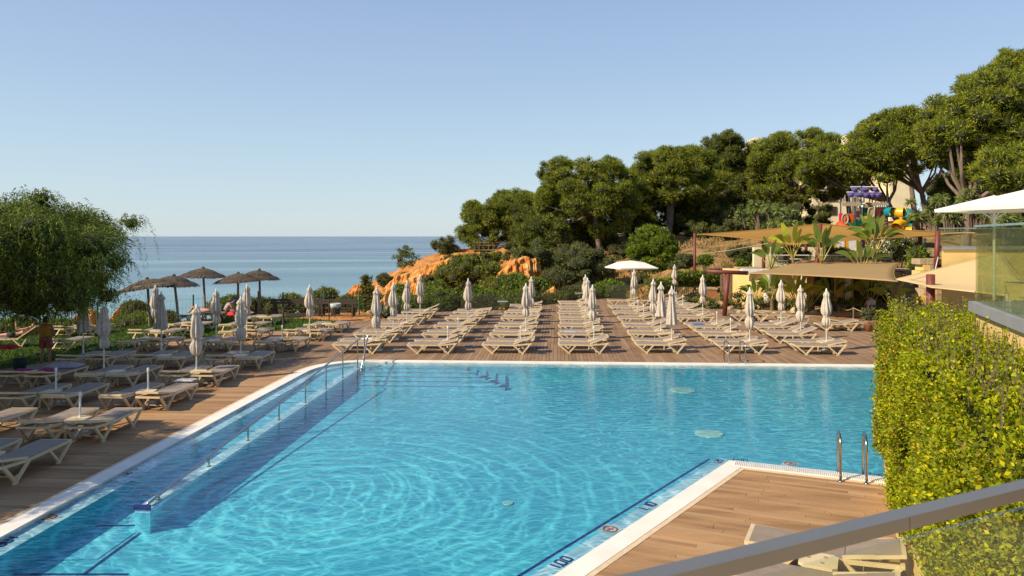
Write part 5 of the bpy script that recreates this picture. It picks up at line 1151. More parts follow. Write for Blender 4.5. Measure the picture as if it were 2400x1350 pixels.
# hedge volume
HT = 3.02
def hedge_leaves():
    rn = RNG; pts = []; nrm = []
    A2 = cA + wnr * .12; B2 = cB + wnr * .12; C2 = cC + Vector((-.02, -.1, 0))
    topl = Vector((-.10, 0, 0))
    # left faces
    def face(p, q_, z0, z1, n_, bulge):
        u = rn.random(n_); v = rn.random(n_) ** .9; e = np.array(q_ - p); nn = np.array([-(q_ - p).normalized().y, (q_ - p).normalized().x, 0]); nn = -nn if nn[0] > 0 else nn
        X = np.array(p) + u[:, None] * e; lump = .10 * np.sin(u * 9 + v * 5) + .07 * np.sin(u * 23 - v * 11) + bulge * np.sin(np.clip(v, 0, 1) * math.pi * .9)
        X = X + nn * (lump + rn.normal(0, .05, n_))[:, None]; X[:, 2] = z0 + v * (z1 - z0 + .1 * np.sin(u * 14)); pts.append(X); nrm.append(np.tile(nn + np.array([0, 0, .25]), (n_, 1)))
    face(A2, C2, .45, HT + .02, 46000, .05); face(B2, A2, .5, HT - .1, 40000, .05)
    # far end
    face(C2, Vector((10.2, 14.9, 0)), 1.2, HT, 5000, .05)
    # top
    n_ = 76000; y = rn.uniform(2.2, 14.6, n_); xl = np.where(y < cA.y, (cA.x + wnr.x * .12) + (y - cA.y) * .39, cA.x + .12 + (y - cA.y) * (cC.x - cA.x) / (cC.y - cA.y)); xr = np.where(y < 11.2, 6.58 + (y - 8.8) * .4, 10)
    x = xl + rn.random(n_) * (xr - xl); z = HT + .10 * np.sin(x * 3 + y * 2) + .08 * np.sin(x * 7 - y * 5) + rn.normal(0, .05, n_)
    pts.append(np.stack([x, y, z], 1)); nrm.append(np.tile(np.array([-.2, -.2, 1.0]), (n_, 1)))
    return np.concatenate(pts), np.concatenate(nrm)
HP, HN = hedge_leaves()
# upright shoots
sh = []
shoots = MB()
for k in range(620):
    y = RNG.uniform(5, 14.4); xl = (cA.x + .12) + (y - cA.y) * (.39 if y < cA.y else (cC.x - cA.x) / (cC.y - cA.y)); xr = 6.58 + (y - 8.8) * .4 if y < 11.2 else 9.6
    x = RNG.uniform(xl, xr); h = RNG.uniform(.12, .38) * (1.25 if RNG.random() < .12 else 1); lx, ly = RNG.normal(0, .05, 2)
    m = int(h / .028); tt = np.linspace(0, 1, m); sh.append(np.stack([x + lx * tt + RNG.normal(0, .02, m), y + ly * tt + RNG.normal(0, .02, m), HT + .02 + h * tt], 1)); shoots.tube([(x, y, HT - .1), (x + lx, y + ly, HT + h)], .005, 3, False)
SH = np.concatenate(sh); HP = np.concatenate([HP, SH]); HN = np.concatenate([HN, np.tile(np.array([0, 0, .6]), (len(SH), 1))])
k = len(HP); dd = HN * .55 + rdirs(k) * .85; dd /= np.linalg.norm(dd, axis=1, keepdims=True); sd = np.cross(dd, rdirs(k)); sd /= np.linalg.norm(sd, axis=1, keepdims=True); Ls = RNG.uniform(.026, .064, (k, 1)); Ws = Ls * .30
up_ = np.cross(dd, sd) * Ls * .12
V = np.stack([HP, HP + dd * Ls * .5 + sd * Ws + up_, HP + dd * Ls, HP + dd * Ls * .5 - sd * Ws + up_], 1).reshape(-1, 3)
t = thing('hedge', 'tall yellow-green clipped hedge with red buds right of the pool', 'hedge', (0, 0, 0))
o = link('leaves', mesh_np('leaves', V, np.arange(k * 4).reshape(-1, 4), 4), t, HEDGEL); o['kind'] = 'stuff'
fi = RNG.choice(52000, 1500); FPp = np.repeat(HP[fi], 7, 0) + RNG.normal(0, .016, (10500, 3)); kf = len(FPp); dd = rdirs(kf); dd[:, 0] -= .3; sd = np.cross(dd, rdirs(kf)); V = np.stack([FPp - sd * .009, FPp + sd * .009, FPp + dd * .022], 1).reshape(-1, 3)
o = link('buds', mesh_np('buds', V, np.arange(kf * 3).reshape(-1, 3), 3), t, HEDGEF); o['kind'] = 'stuff'
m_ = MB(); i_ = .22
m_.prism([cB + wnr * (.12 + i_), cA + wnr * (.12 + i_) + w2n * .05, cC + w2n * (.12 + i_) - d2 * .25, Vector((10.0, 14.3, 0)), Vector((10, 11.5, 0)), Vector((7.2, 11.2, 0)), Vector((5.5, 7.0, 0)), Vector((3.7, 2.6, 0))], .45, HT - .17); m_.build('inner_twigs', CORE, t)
o = shoots.build('shoots', TWIG, t); o['kind'] = 'stuff'
tw = MB()
for q in range(500):
    p = Vector(HP[RNG.integers(0, 60000)]); d_ = Vector((RNG.uniform(-1, .2), RNG.uniform(-.6, .6), RNG.uniform(-.2, 1))).normalized(); tw.tube([p - d_ * .15, p + d_ * .06], [.006, .003], 3, False)
o = tw.build('twigs', TWIG, t); o['kind'] = 'stuff'
# glass-fronted side terrace on the right
TA = Vector((7.38, 11.2, 0)); TB = Vector((5.62, 6.8, 0)); TA2 = Vector((12.5, 11.6, 0))
t = thing('side_terrace', 'yellow terrace with grey fascia and tall glass balustrade at the right edge', 'terrace')
m_ = MB(); m_.prism([TB, Vector((9.5, 5, 0)), TA2, TA], -.3, 3.40); m_.build('wall', YWALL, t)
tn = (TB - TA).normalized(); tnn = Vector((-tn.y, tn.x, 0)); tnn = tnn if tnn.x < 0 else -tnn
m_ = MB(); m_.prism([TB + tnn * .06, Vector((9.5, 4.9, 0)), TA2 + Vector((0, .08, 0)), TA + tnn * .06 + Vector((0, .08, 0))], 3.403, 3.555); m_.build('fascia', GREYC, t)
for k in range(3):
    a = TA + (TB - TA) * (k / 3 + .004); b = TA + (TB - TA) * ((k + 1) / 3 - .004); m_ = MB(); m_.bar(a + Vector((0, 0, 4.15)), b + Vector((0, 0, 4.15)), .014, 1.17); m_.build('glass_panel', GLASSG, t)
m_ = MB(); m_.bar(TA + Vector((0, 0, 4.755)), TB + Vector((0, 0, 4.755)), .045, .03); m_.build('top_rail', plain('blue_grey_rail', (.22, .32, .33)), t)
for k in range(3):
    a = TA + Vector((1.4 * k, .0, 0)); m_ = MB(); m_.bar(a + Vector((.05, .02, 4.15)), a + Vector((1.38, .02, 4.15)), .014, 1.17); m_.build('glass_panel', GLASSG, t)

# ------------------------------------------------------------------ restaurant, dining terrace, shade sails
YW = 46.0
x0_, x1_ = D(1762, 0, YW).x, D(2112, 0, YW).x
t = thing('restaurant', 'low yellow restaurant wall under the tan shade sail', 'building')
MB().box(((x0_ + x1_) / 2, YW + 3.2, 1.1), (x1_ - x0_, 6.4, 2.2)).build('wall', YWALL, t)
MB().box(((x0_ + 19.2) / 2 - .3, YW - .06, 2.32), (19.2 - x0_ + .8, .5, .24)).build('white_band', WHITE, t)
MB().box(((x0_ + x1_) / 2 + .4, YW + 3.4, 2.26), (x1_ - x0_ - .9, 6.2, .1)).build('terrace_floor', STONE, t)
for px in (1797, 1884, 1988, 2092): MB().box((D(px, 0, YW - .25).x, YW - .22, 1.1), (.28, .26, 2.18)).build('column', WHITE, t)
for (px, w_, z0, z1) in ((1930, 1.3, .0, 2.0), (2040, 2.2, .0, 2.0)): MB().box((D(px, 0, YW).x, YW - .02, (z0 + z1) / 2), (w_, .08, z1 - z0)).build('door_opening', GAP, t)
t = thing('terrace_balustrade', 'glass balustrade with a white top rail in front of the dining terrace chairs', 'railing')
for k in range(7):
    a = 16.9 + k * 1.12; MB().box((a + .55, YW + .1, 2.85), (1.09, .014, .92)).build('glass_panel', GLASS, t)
MB().bar((16.6, YW + .1, 3.35), (24.9, YW + .1, 3.33), .05, .05).build('top_rail', WHITE, t)
CHM = plain('woven_grey_chair', (.26, .24, .21), .8)
def chair(label, x, y, z, rz):
    t = thing('dining_chair', label, 'chair', (x, y, z), rz, 'grey chairs on the dining terrace')
    MB().box((0, 0, .45), (.46, .46, .05)).build('seat', CHM, t); MB().box((0, .22, .72), (.46, .04, .5)).build('backrest', CHM, t)
    for a in (-1, 1):
        MB().box((a * .22, 0, .63), (.04, .44, .03)).build('armrest', CHM, t)
        for b in (-1, 1): MB().box((a * .2, b * .2, .22), (.03, .03, .43)).build('leg', CHM, t)
for i, (px, dy, rz) in enumerate([(1945, 1.0, .2), (1965, 1.6, 2.9), (1992, .9, -.2), (1905, 1.3, 1.4), (2060, 1.0, .3), (2078, 1.2, -1.3), (1925, 2.2, 3), (1835, 1.1, .4)]):
    chair(['chair at the left of the first table on the dining terrace', 'chair behind the first table on the dining terrace', 'pale chair right of the strelitzia on the dining terrace', 'chair left of the red post on the dining terrace', 'chair left of the right table on the dining terrace', 'chair at the right end of the dining terrace', 'chair farthest back on the dining terrace', 'chair at the left end of the dining terrace'][i], D(px, 0, YW + dy).x, YW + dy, 2.31, rz)
for i, px in enumerate((1975, 2068, 1870)):
    t = thing('dining_table', ['square table in the middle of the dining terrace', 'square table at the right end of the dining terrace', 'square table at the left end of the dining terrace'][i], 'table', (D(px, 0, YW + 1.4).x, YW + 1.4, 2.31))
    MB().box((0, 0, .74), (.8, .8, .04)).build('table_top', WHITEC, t); MB().tube([(0, 0, 0), (0, 0, .72)], .04, 6).build('leg', BLACKM, t)
def sail(name, label, c, mt, sag, inw, lift=0):
    """c: four corners in order; edges curve inwards"""
    c = [Vector(p) for p in c]; cen = sum(c, Vector()) / 4; n = 16; V = []
    def edge(a, b, t): m = a.lerp(b, .5); q = m + (cen - m) * inw * 2; return (1 - t) ** 2 * a + 2 * t * (1 - t) * q + t * t * b
    for i in range(n + 1):
        for j in range(n + 1):
            u, v = i / n, j / n
            p = edge(c[0], c[1], u) * (1 - v) + edge(c[3], c[2], u) * v + edge(c[0], c[3], v) * (1 - u) + edge(c[1], c[2], v) * u
            p -= c[0] * (1 - u) * (1 - v) + c[1] * u * (1 - v) + c[2] * u * v + c[3] * (1 - u) * v
            p.z -= sag * 16 * u * (1 - u) * v * (1 - v); V.append(p)
    q = MB(); q.add(V, [(i * (n + 1) + j, (i + 1) * (n + 1) + j, (i + 1) * (n + 1) + j + 1, i * (n + 1) + j + 1) for i in range(n) for j in range(n)])
    t = thing(name, label, 'shade sail'); o = q.build('cloth', mt, t, True); sd = o.modifiers.new('thickness', 'SOLIDIFY'); sd.thickness = .012
    m_ = MB(); 
    for (k, l) in ((0, 1), (1, 2), (2, 3), (3, 0)): m_.tube([edge(c[k], c[l], s / 12) for s in range(13)], .022, 5, False)
    m_.build('hem_cable', mt, t); return c
A2_ = D(1752, 641, 40); B2_ = D(1868, 613, 46); C2_ = D(2118, 613, 46); D2_ = D(2104, 660, 34.5)
sail('shade_sail', 'tan shade sail stretched flat in front of the restaurant', [A2_, B2_, C2_, D2_], SAILT, -.02, .10)
E3 = D(2094, 655, 36); F3 = D(2345, 590, 36); G3 = D(2440, 705, 26); H3 = D(2182, 674, 28)
sail('shade_sail', 'pale yellow shade sail at the right in front of the yellow wall', [E3, F3, G3, H3], SAILY, .05, .04)
S1 = D(1632, 549, 55); S2 = D(1924, 524, 50); S3 = D(2292, 547, 42); S4 = D(1858, 574, 46)
sail('shade_sail', 'ochre shade sail seen from below above the upper terrace', [S1, S4, S3, S2], SAILB, .15, .10)
sail('shade_sail', 'thin upper sail edge over the playground fence at the right', [D(2040, 552, 50), D(2140, 549, 46), D(2285, 545, 40), D(2180, 553, 52)], SAILY, .05, .06)
def post(label, a, b, r=.1): 
    o = tag(MB().tube([Vector((0, 0, 0)), Vector(b) - Vector(a)], r, 10).build('red_post', REDPOST, None, True), label, 'post', 'red timber posts holding the shade sails'); o.location = a; return o
post('tall thin red post alone at the left end of the ochre sail', D(1628, 692, 55), D(1628, 546, 55), .11)
tp = thing('sail_post', 'red T-shaped timber post at the left corner of the tan sail', 'post', G(1698, 740)); b_ = G(1698, 740); 
MB().tube([(0, 0, 0), Vector(D(1706, 642, b_.y)) - b_], .13, 12).build('post', REDPOST, tp, True)
MB().tube([Vector(D(1657, 636, b_.y)) - b_, Vector(D(1753, 640, b_.y)) - b_], .12, 12).build('crossbar', REDPOST, tp, True)
post('tall leaning red post rising through the strelitzias', D(1904, 718, 45.0), D(1923, 524, 45.0), .13)
post('red post behind the leaning post on the upper terrace', D(1889, 610, 55), D(1889, 538, 55), .12)
post('red post left of the bright strelitzia', D(1790, 650, 50), D(1789, 566, 50), .12)
post('red post at the playground fence above the walking man', D(2157, 625, 48), D(2157, 543, 48), .13)
post('red post beside the stone wall at the head of the steps', D(2194, 640, 42), D(2198, 541, 42), .14)
post('stout red post in front of the pale yellow sail', (D(2181, 643, 30).x, 30, 0), D(2181, 643, 30), .17)
tag(MB().tube([D(1875, 612, 46.5), D(1960, 618, 46.5)], .09, 8).build('red_beam', REDPOST, None, True), 'short red beam at the back corner of the tan sail', 'beam')
for (a, b, lb) in ((D(1631, 596, 55), D(1800, 570, 44), 'thin rope from the tall thin red post to the ochre sail'), (D(1860, 556, 52), D(1924, 527, 50), 'short cable at the peak of the ochre sail'), (D(2110, 656, 36), D(2180, 645, 30), 'cable from the sail corner to the stout red post')):
    tag(MB().tube([a, (a + b) / 2 - Vector((0, 0, .08)), b], .02, 4).build('rope', plain('pale_rope', (.45, .38, .26)), None), lb, 'rope')
# yellow walls right of the steps
t = thing('yellow_wall', 'lit yellow wall with a grey coping behind the pale sail', 'wall')
xa, xb = D(2207, 0, 36).x, 34
MB().prism([(xa, 36), (xb, 36), (xb, 41), (xa * 41 / 36 + .2, 41)], 0, 3.9).build('wall', YWALL, t); MB().prism([(xa - .06, 35.9), (xb, 35.9), (xb, 41.1), (xa * 41 / 36 + .1, 41.1)], 3.903, 4.02).build('coping', GREYC, t)
t = thing('terrace_balustrade', 'greenish glass balustrade on the yellow wall behind the pale sail', 'railing')
for k in range(3): MB().box((xa + .75 + k * 1.42, 36.2, 4.5), (1.38, .014, .9)).build('glass_panel', GLASSG, t)
MB().bar((xa, 36.2, 5.0), (xb, 36.2, 5.0), .05, .04).build('top_rail', plain('teal_rail', (.25, .36, .34)), t)
t = thing('stone_steps', 'flight of yellow stone steps between the restaurant and the stone wall', 'steps')
for k in range(12): MB().box((D(2132, 0, 44).x, 43.2 + k * .3, .1 + k * .18), (1.7, .32, .2 + 0 * k)).build('step', STONE, t)
for k in range(12): pass
MB().box((D(2150, 0, 47).x + .3, 48.4, 2.2), (3.4, 4.4, .2)).build('landing', STONE, t)
t = thing('stone_wall', 'rough yellow block wall with gaps beside the stone steps', 'wall'); rn = random.Random(8)
for r in range(9):
    for c in range(5):
        if rn.random() < .08: continue
        MB().box((D(2168, 0, 42).x + c * .42 + (r % 2) * .2, 42.6 + rn.uniform(-.04, .04), .18 + r * .36), (.40, .9, .34)).build('block', YWALL if rn.random() < .7 else STONE, t)
t = thing('stair_rail', 'slanting pale metal stair rail in front of the stone steps', 'railing'); MB().bar(D(2110, 716, 42.4), D(2124, 678, 43.2), .05, .05).build('rail', POLE, t); MB().bar(D(2190, 640, 41), D(2200, 598, 42), .05, .05).build('rail', POLE, t)
# brown board fence left of the restaurant
t = thing('board_fence', 'brown vertical board fence left of the restaurant', 'fence'); 
for k in range(30):
    x = D(1690, 0, 50).x + k * .155; MB().box((x, 50 + .02 * (k % 2), .9), (.145, .03, 1.9 + .05 * (k % 3))).build('board', FENCEW, t)
t = thing('concrete_wall', 'pale concrete retaining wall behind the bright strelitzia', 'wall'); MB().box((D(1850, 0, 56).x, 56.5, 2.6), (5.4, .4, 2.2)).build('wall', CWALL, t)
hd = thing('trimmed_hedge', 'trimmed green hedge behind the black railing', 'hedge', D(1600, 680, 53)); cl = []
for k in range(44):
    px = 1530 + (k % 22) * 7.3; p = D(px, 655 + (8 if px < 1580 else -8) + (k // 22) * 16, 53 + (k // 22) * .7) - D(1600, 680, 53); cl.append((p.x, p.y, p.z, .5))
foliage('leaves', cl, 420, .16, .045, SHRUBL, hd, kind='stuff')
t = thing('planter_pot', 'square terracotta planter beside the black railing', 'planter', D(1660, 695, 50)); MB().box((0, 0, .25), (1.0, .8, .6)).build('pot', TERRA, t); MB().box((0, 0, .58), (1.1, .9, .1)).build('rim', STONE, t)
# ground in front of the restaurant: pale gravel terrace with rocks and plants
struct(sheet('gravel_path', [tuple(p[:2]) for p in (G(1600, 712), G(1700, 722), G(1790, 738), G(1950, 742), G(2070, 742), G(2300, 735), Vector((28, 46.5, 0)), Vector((10, 51, 0)))], -.005, mat('ochre_gravel', (.48, .32, .13), .95, (.36, .24, .11), 5, .6, 40)))
rn = random.Random(21)
for k in range(16):
    px = 1600 + 29.0 * (k + rn.uniform(.1, .9)); py = rn.uniform(716, 736) + (px - 1600) * .012; g = G(px, py); s = rn.uniform(.18, .38)
    m_ = MB(); m_.sphere((0, 0, 0), (s * rn.uniform(.8, 1.4), s, s * .7), 7, 5); m_.v = [(a * (1 + rn.uniform(-.15, .15)), b * (1 + rn.uniform(-.15, .15)), c * (1 + rn.uniform(-.15, .15))) for a, b, c in m_.v]
    o = tag(m_.build('rock', STONE), f'{ORD[k]} pale rock from the left in the planting bed before the restaurant', 'rock', 'rocks in the planting bed before the restaurant'); o.location = (g.x, g.y, s * .2)
for i in range(16):
    px = 1615 + i * 29; py = 722 + (px - 1600) * .02; Y = G(px, py).y
    shrub('bed_plant', f'{ORD[i]} low plant from the left in the bed before the restaurant', (px - 22, py - rn.uniform(26, 44), px + 22, py + 6), Y, [SHRUBG, SHRUBL, AGM, SHRUBL][i % 4] if i % 4 != 2 else SHRUBG, n=9, dens=520, ln=.15, wd=.03, cr=.26, seed=200 + i, cat='plant', group='plants in the bed before the restaurant', core=.5)
def banana(label, px, pyb, pyt, Y, n, Ll, seed, mt=None, spread=.78):
    b = D(px, pyb, Y); h = (pyb - pyt) / F * Y; t = thing('strelitzia', label, 'plant', b, 0, 'giant strelitzias round the restaurant'); rn = random.Random(seed); mt = mt or BANANA
    th = max(.2, h - Ll * .75); m_ = MB(); m_.tube([(0, 0, -.3), (.03, 0, th * .5), (0, 0, th)], [.10, .085, .07], 7); m_.build('trunk', BARK, t)
    for k in range(n):
        s = (k / (n - 1) - .5) * 2; az = rn.uniform(-.5, .5); el = 1.52 - abs(s) * spread * .85; dirx = math.copysign(math.cos(el), s); pl = Ll * rn.uniform(.4, .55); bl = Ll * rn.uniform(.55, .8)
        d = Vector((dirx * math.cos(az), dirx * math.sin(az) + rn.uniform(-.2, .2), math.sin(el))).normalized(); st = Vector((0, 0, th)); e = st + d * pl
        m_ = MB(); m_.tube([st - Vector((0, 0, .2)), e], [.035, .018], 5); lf = m_.build('stalk', BANSTEM, t)
        V = []; sdv = d.cross(Vector((0, 1, .2))).normalized() if abs(d.y) < .8 else Vector((1, 0, 0)); sdv = Vector((-d.z * math.copysign(1, s), rn.uniform(-.5, .5), abs(d.x))).normalized(); ns_ = 8
        for i in range(ns_ + 1):
            tt = i / ns_; c = e + d * bl * tt + Vector((math.copysign(1, s) * .12 * tt * tt, 0, -.45 * tt * tt * bl * (1.3 if abs(s) > .4 else .35))); ww = bl * .125 * math.sin(math.pi * min(1, tt * .9 + .1)) ** .7
            V += [c - sdv * ww + Vector((0, .04, .03)), c, c + sdv * ww + Vector((0, -.04, .03))]
        m_ = MB(); m_.add(V, [(i * 3 + j, i * 3 + j + 1, (i + 1) * 3 + j + 1, (i + 1) * 3 + j) for i in range(ns_) for j in range(2)]); m_.build('leaf', mt, t)
    return t
YLEAF = mat('yellow_green_banana_leaves', (.36, .38, .03), .45, (.25, .31, .03), 2, island=.3, hue=(.50, .46, .05), trans=.35)
banana('bright yellow-green strelitzia in front of the upper terrace', 1858, 680, 545, 44.5, 9, 2.0, 1, YLEAF)
banana('strelitzia crossing the leaning red post', 1926, 680, 550, 44.3, 9, 2.2, 2)
banana('greyish strelitzia left of the bright one', 1806, 680, 578, 44.6, 8, 1.7, 3)
banana('tallest strelitzia left of the walking man', 2052, 680, 528, 44.4, 12, 2.2, 4)
banana('strelitzia with two upright leaves in the middle of the terrace', 2020, 680, 578, 44.2, 6, 2.0, 5)
banana('low strelitzia clump against the yellow wall, left', 1808, 735, 655, 43.2, 9, 1.6, 6); banana('yellowish strelitzia clump between the parasols', 1866, 738, 660, 42.2, 9, 1.6, 7, YLEAF); banana('low strelitzia beside the red post base', 1895, 740, 668, 42.6, 8, 1.7, 8, YLEAF)
banana('dark strelitzia in the shade of the tan sail', 1950, 735, 655, 44.0, 9, 2.0, 9); banana('shaded strelitzia with drooping leaves below the tan sail', 2040, 735, 650, 43.2, 8, 2.2, 10); banana('strelitzia at the foot of the steps', 2090, 740, 665, 42.0, 7, 1.8, 11); banana('strelitzia left of the yellow wall corner', 1770, 735, 665, 44.6, 8, 1.5, 12)
def yucca(label, px, pyb, pyt, Y, heads, seed):
    b = D(px, pyb, Y); t = thing('yucca', label, 'plant', b, 0, 'yuccas on the hill'); rn = random.Random(seed); h = (pyb - pyt) / F * Y; tr_ = MB(); V = []; Fs = []
    for k in range(heads * 2):
        e = Vector((rn.uniform(-1.3, 1.3), rn.uniform(-.6, .6), h * rn.uniform(.22, .95))); tr_.tube([(e.x * .5, 0, -.4), (e.x * .6, e.y * .3, e.z * .4), e], [.07, .055, .045], 6)
        for j in range(70):
            d = Vector((rn.gauss(0, 1), rn.gauss(0, 1), rn.uniform(-.8, 1.3))).normalized(); L_ = rn.uniform(.45, .75); sd = d.orthogonal().normalized() * .035; i0 = len(V)
            V += [e - sd, e + sd, e + d * L_ * .6 + sd * .8, e + d * L_ + Vector((0, 0, -.12)), e + d * L_ * .6 - sd * .8]; Fs.append((i0, i0 + 1, i0 + 2, i0 + 3, i0 + 4))
    tr_.build('trunk', BARK, t); m_ = MB(); m_.add(V, Fs); m_.build('blades', YUCCA, t)
for i, (px, pb, pt, Y, hds, lb) in enumerate([(2190, 535, 455, 56, 7, 'yucca thicket right of the yellow slide'), (2160, 540, 470, 58, 5, 'yucca just right of the hotel wall'), (2290, 525, 445, 50, 6, 'yucca above the side terrace'), (2350, 520, 440, 48, 6, 'yucca near the right edge above the terrace'), (2235, 530, 460, 52, 5, 'yucca beside the big pine trunk'), (1790, 545, 470, 66, 6, 'yucca left of the pale round bush'), (1825, 550, 480, 64, 6, 'yucca behind the pale concrete wall'), (1760, 550, 490, 68, 5, 'yucca below the broad pine'), (1855, 548, 490, 62, 5, 'yellowish yucca left of the castle'), (2385, 540, 470, 44, 6, 'yucca behind the terrace glass at the frame edge')]): yucca(lb, px, pb, pt, Y, hds, 300 + i)
# white terrace parasols at the right
def big_parasol(label, px, py_edge, Y, hw, rz, seed):
    c = D(px, py_edge, Y); t = thing('terrace_parasol', label, 'parasol', (c.x, c.y, 2.4), rz, 'white parasols on the side terrace'); ze = c.z - 2.4; zt = ze + hw * .36
    MB().tube([(0, 0, 0), (0, 0, zt)], .045, 8).build('pole', POLE, t); V = [(0, 0, zt)]; cn = [(-hw, -hw), (0, -hw), (hw, -hw), (hw, 0), (hw, hw), (0, hw), (-hw, hw), (-hw, 0)]
    V += [(x, y, ze) for x, y in cn] + [(x * .99, y * .99, ze - .1) for x, y in cn]
    m_ = MB(); m_.add(V, [(0, 1 + k, 1 + (k + 1) % 8) for k in range(8)] + [(1 + k, 9 + k, 9 + (k + 1) % 8, 1 + (k + 1) % 8) for k in range(8)]); m_.build('canopy', WHITEC, t)
    for k in range(8): m_ = MB(); m_.bar((0, 0, zt - .25), (cn[k][0] * .95, cn[k][1] * .95, ze + .01), .03, .03); m_.build('rib', POLE, t)
    for k in range(0, 8, 2): m_ = MB(); m_.bar((0, 0, ze - .35), (cn[k][0] * .5, cn[k][1] * .5, ze + (zt - ze) * .45), .03, .03); m_.build('strut', POLE, t)
big_parasol('white terrace parasol whose left tip reaches farthest toward the pines', 2330, 490, 24, 1.3, .55, 1)
big_parasol('large white terrace parasol cut by the right edge of the frame', 2450, 482, 17, 1.4, .3, 2)
tag(MB().prism([(10.2, 14.2), (30, 14.2), (30, 26), (18.2, 26)], 2.0, 2.9).build('terrace_slab', YWALL), 'raised yellow terrace block carrying the white parasols', 'terrace')

# ------------------------------------------------------------------ hotel behind the pines
t = thing('hotel', 'cream stepped hotel building half hidden behind the pines', 'building'); YH = 108
def hb(px0, px1, pyt, Y, dep, nm='wall', mt=CWALL, zb=0):
    a = D(px0, pyt, Y); b = D(px1, pyt, Y); MB().box(((a.x + b.x) / 2, Y + dep / 2, (a.z + zb) / 2), (b.x - a.x, dep, a.z - zb)).build(nm, mt, t)
hb(1764, 1850, 332, 108, 12); hb(1850, 1985, 345, 110, 12); hb(1985, 2090, 342, 106, 12); hb(2086, 2142, 352, 103, 12); hb(1905, 1996, 402, 100, 5, 'wall', CWALL)
for (px, w_, pt) in ((1771, 12, 322), (1999, 14, 312)): hb(px, px + w_, pt, 107, 4, 'chimney_wall', CWALL, 12)
a = D(1975, 345, 105); b = D(2020, 345, 105); h_ = D(0, 313, 105).z; m_ = MB(); m_.add([(a.x, 105, a.z), (b.x, 105, a.z), (b.x, 105, h_), (a.x + .5, 105, h_ - .6), (a.x, 112, a.z), (b.x, 112, a.z), (b.x, 112, h_), (a.x + .5, 112, h_ - .6)], [(0, 1, 2, 3), (5, 4, 7, 6), (3, 2, 6, 7), (1, 5, 6, 2), (4, 0, 3, 7)]); m_.build('slanted_roof', CWALL, t)
for r in range(4):
    for c in range(3):
        p = D(1774 + c * 25, 368 + r * 38, 107.9); o = MB().box((p.x, 107.93, p.z), (1.0, .12, 1.6)).build('window', GAP, t); o2 = MB().box((p.x, 107.6, p.z - 1.0), (1.5, .6, .7)).build('balcony', CWALL, t)
for r in range(3):
    p = D(1950, 430 + r * 32, 99.9); MB().box((p.x, 99.93, p.z), (1.4, .1, 1.2)).build('window', GAP, t)
# ------------------------------------------------------------------ playground castle
YP = 60.0
def PP(cx, cy, dy=0): return D(1900 + cx / 7.5, 420 + cy / 7.5, YP + dy)
gz0 = 3.6
t = thing('playground_castle', 'colourful plastic playground castle with purple sails and a yellow tube slide', 'playground')
for (cx, cyt) in ((577, 345), (672, 335), (780, 355), (870, 380), (885, 130), (1040, 110), (1135, 340), (1090, 345), (1250, 340), (1350, 320), (812, 690), (912, 720), (1025, 760)):
    p = PP(cx, cyt); q = MB(); q.tube([(p.x, p.y + (cx % 3) * .5, gz0 - .3), (p.x, p.y + (cx % 3) * .5, p.z)], .055, 8); q.sphere((p.x, p.y + (cx % 3) * .5, p.z + .05), .08, 8, 5); q.build('post', NAVYP, t)
def slab(nm, cx0, cy0, cx1, cy1, mt, dy=0, th=.1):
    a = PP(cx0, cy0, dy); b = PP(cx1, cy1, dy); return MB().box(((a.x + b.x) / 2, YP + dy, (a.z + b.z) / 2), (abs(b.x - a.x), th, abs(a.z - b.z))).build(nm, mt, t)
for (c0_, c1_) in ((555, 885), (1020, 1365)):
    slab('parapet', c0_, 418, c1_, 472, TANP, -.1)
    k = c0_
    while k < c1_ - 20: slab('merlon', k, 395, k + 26, 420, TANP, -.1, .098); k += 48
slab('panel', 500, 600, 560, 750, PINK, .3); slab('panel', 565, 615, 650, 805, TANP, -.2); slab('panel', 655, 600, 750, 745, ORA, .1); slab('panel', 690, 600, 745, 780, ORA, -.1)
slab('panel', 800, 560, 870, 670, MAROON, 1.0); slab('panel', 915, 500, 1000, 640, GREENPL, .2); slab('panel', 915, 655, 1015, 690, YEL, .1); slab('panel', 1000, 500, 1018, 690, YEL, .0); slab('panel', 1015, 490, 1115, 690, TANP, -.2)
slab('panel', 1155, 490, 1345, 690, MAROON, -.2); slab('platform', 560, 740, 1350, 752, GREENPL, .8, 1.6); slab('window_hole', 1225, 555, 1282, 640, BLACKM, -.26, .03)
for (cx, cy) in ((605, 700), (1065, 590)):
    p = PP(cx, cy, -.27); q = MB(); q.tube([(p.x + .27 * math.cos(a), p.y, p.z + .42 * math.sin(a)) for a in [k * math.pi / 8 for k in range(17)]], .05, 6, False); q.build('oval_rim', TANP, t)
p = PP(600, 700, -.15); MB().sphere((p.x, p.y - .1, p.z), (.12, .05, .26)).build('red_panel_figure', ORA, t)
# striped awnings
for k in range(8):
    a0_, a1_ = math.pi * k / 8, math.pi * (k + 1) / 8; pc = PP(970, 492); r_ = .47; V = [(pc.x - r_ * math.cos(a), YP - .4 + dy_, pc.z + r_ * .85 * math.sin(a)) for dy_ in (0, .9) for a in (a0_, a1_)]
    MB().add(V, [(0, 1, 3, 2)]).build('awning_strip', TEAL if k % 2 else WHITE, t)
for k in range(10): slab('awning_strip', 1170 + k * 17, 455, 1186 + k * 17, 488, TEAL if k % 2 else WHITE, -.3, .04)
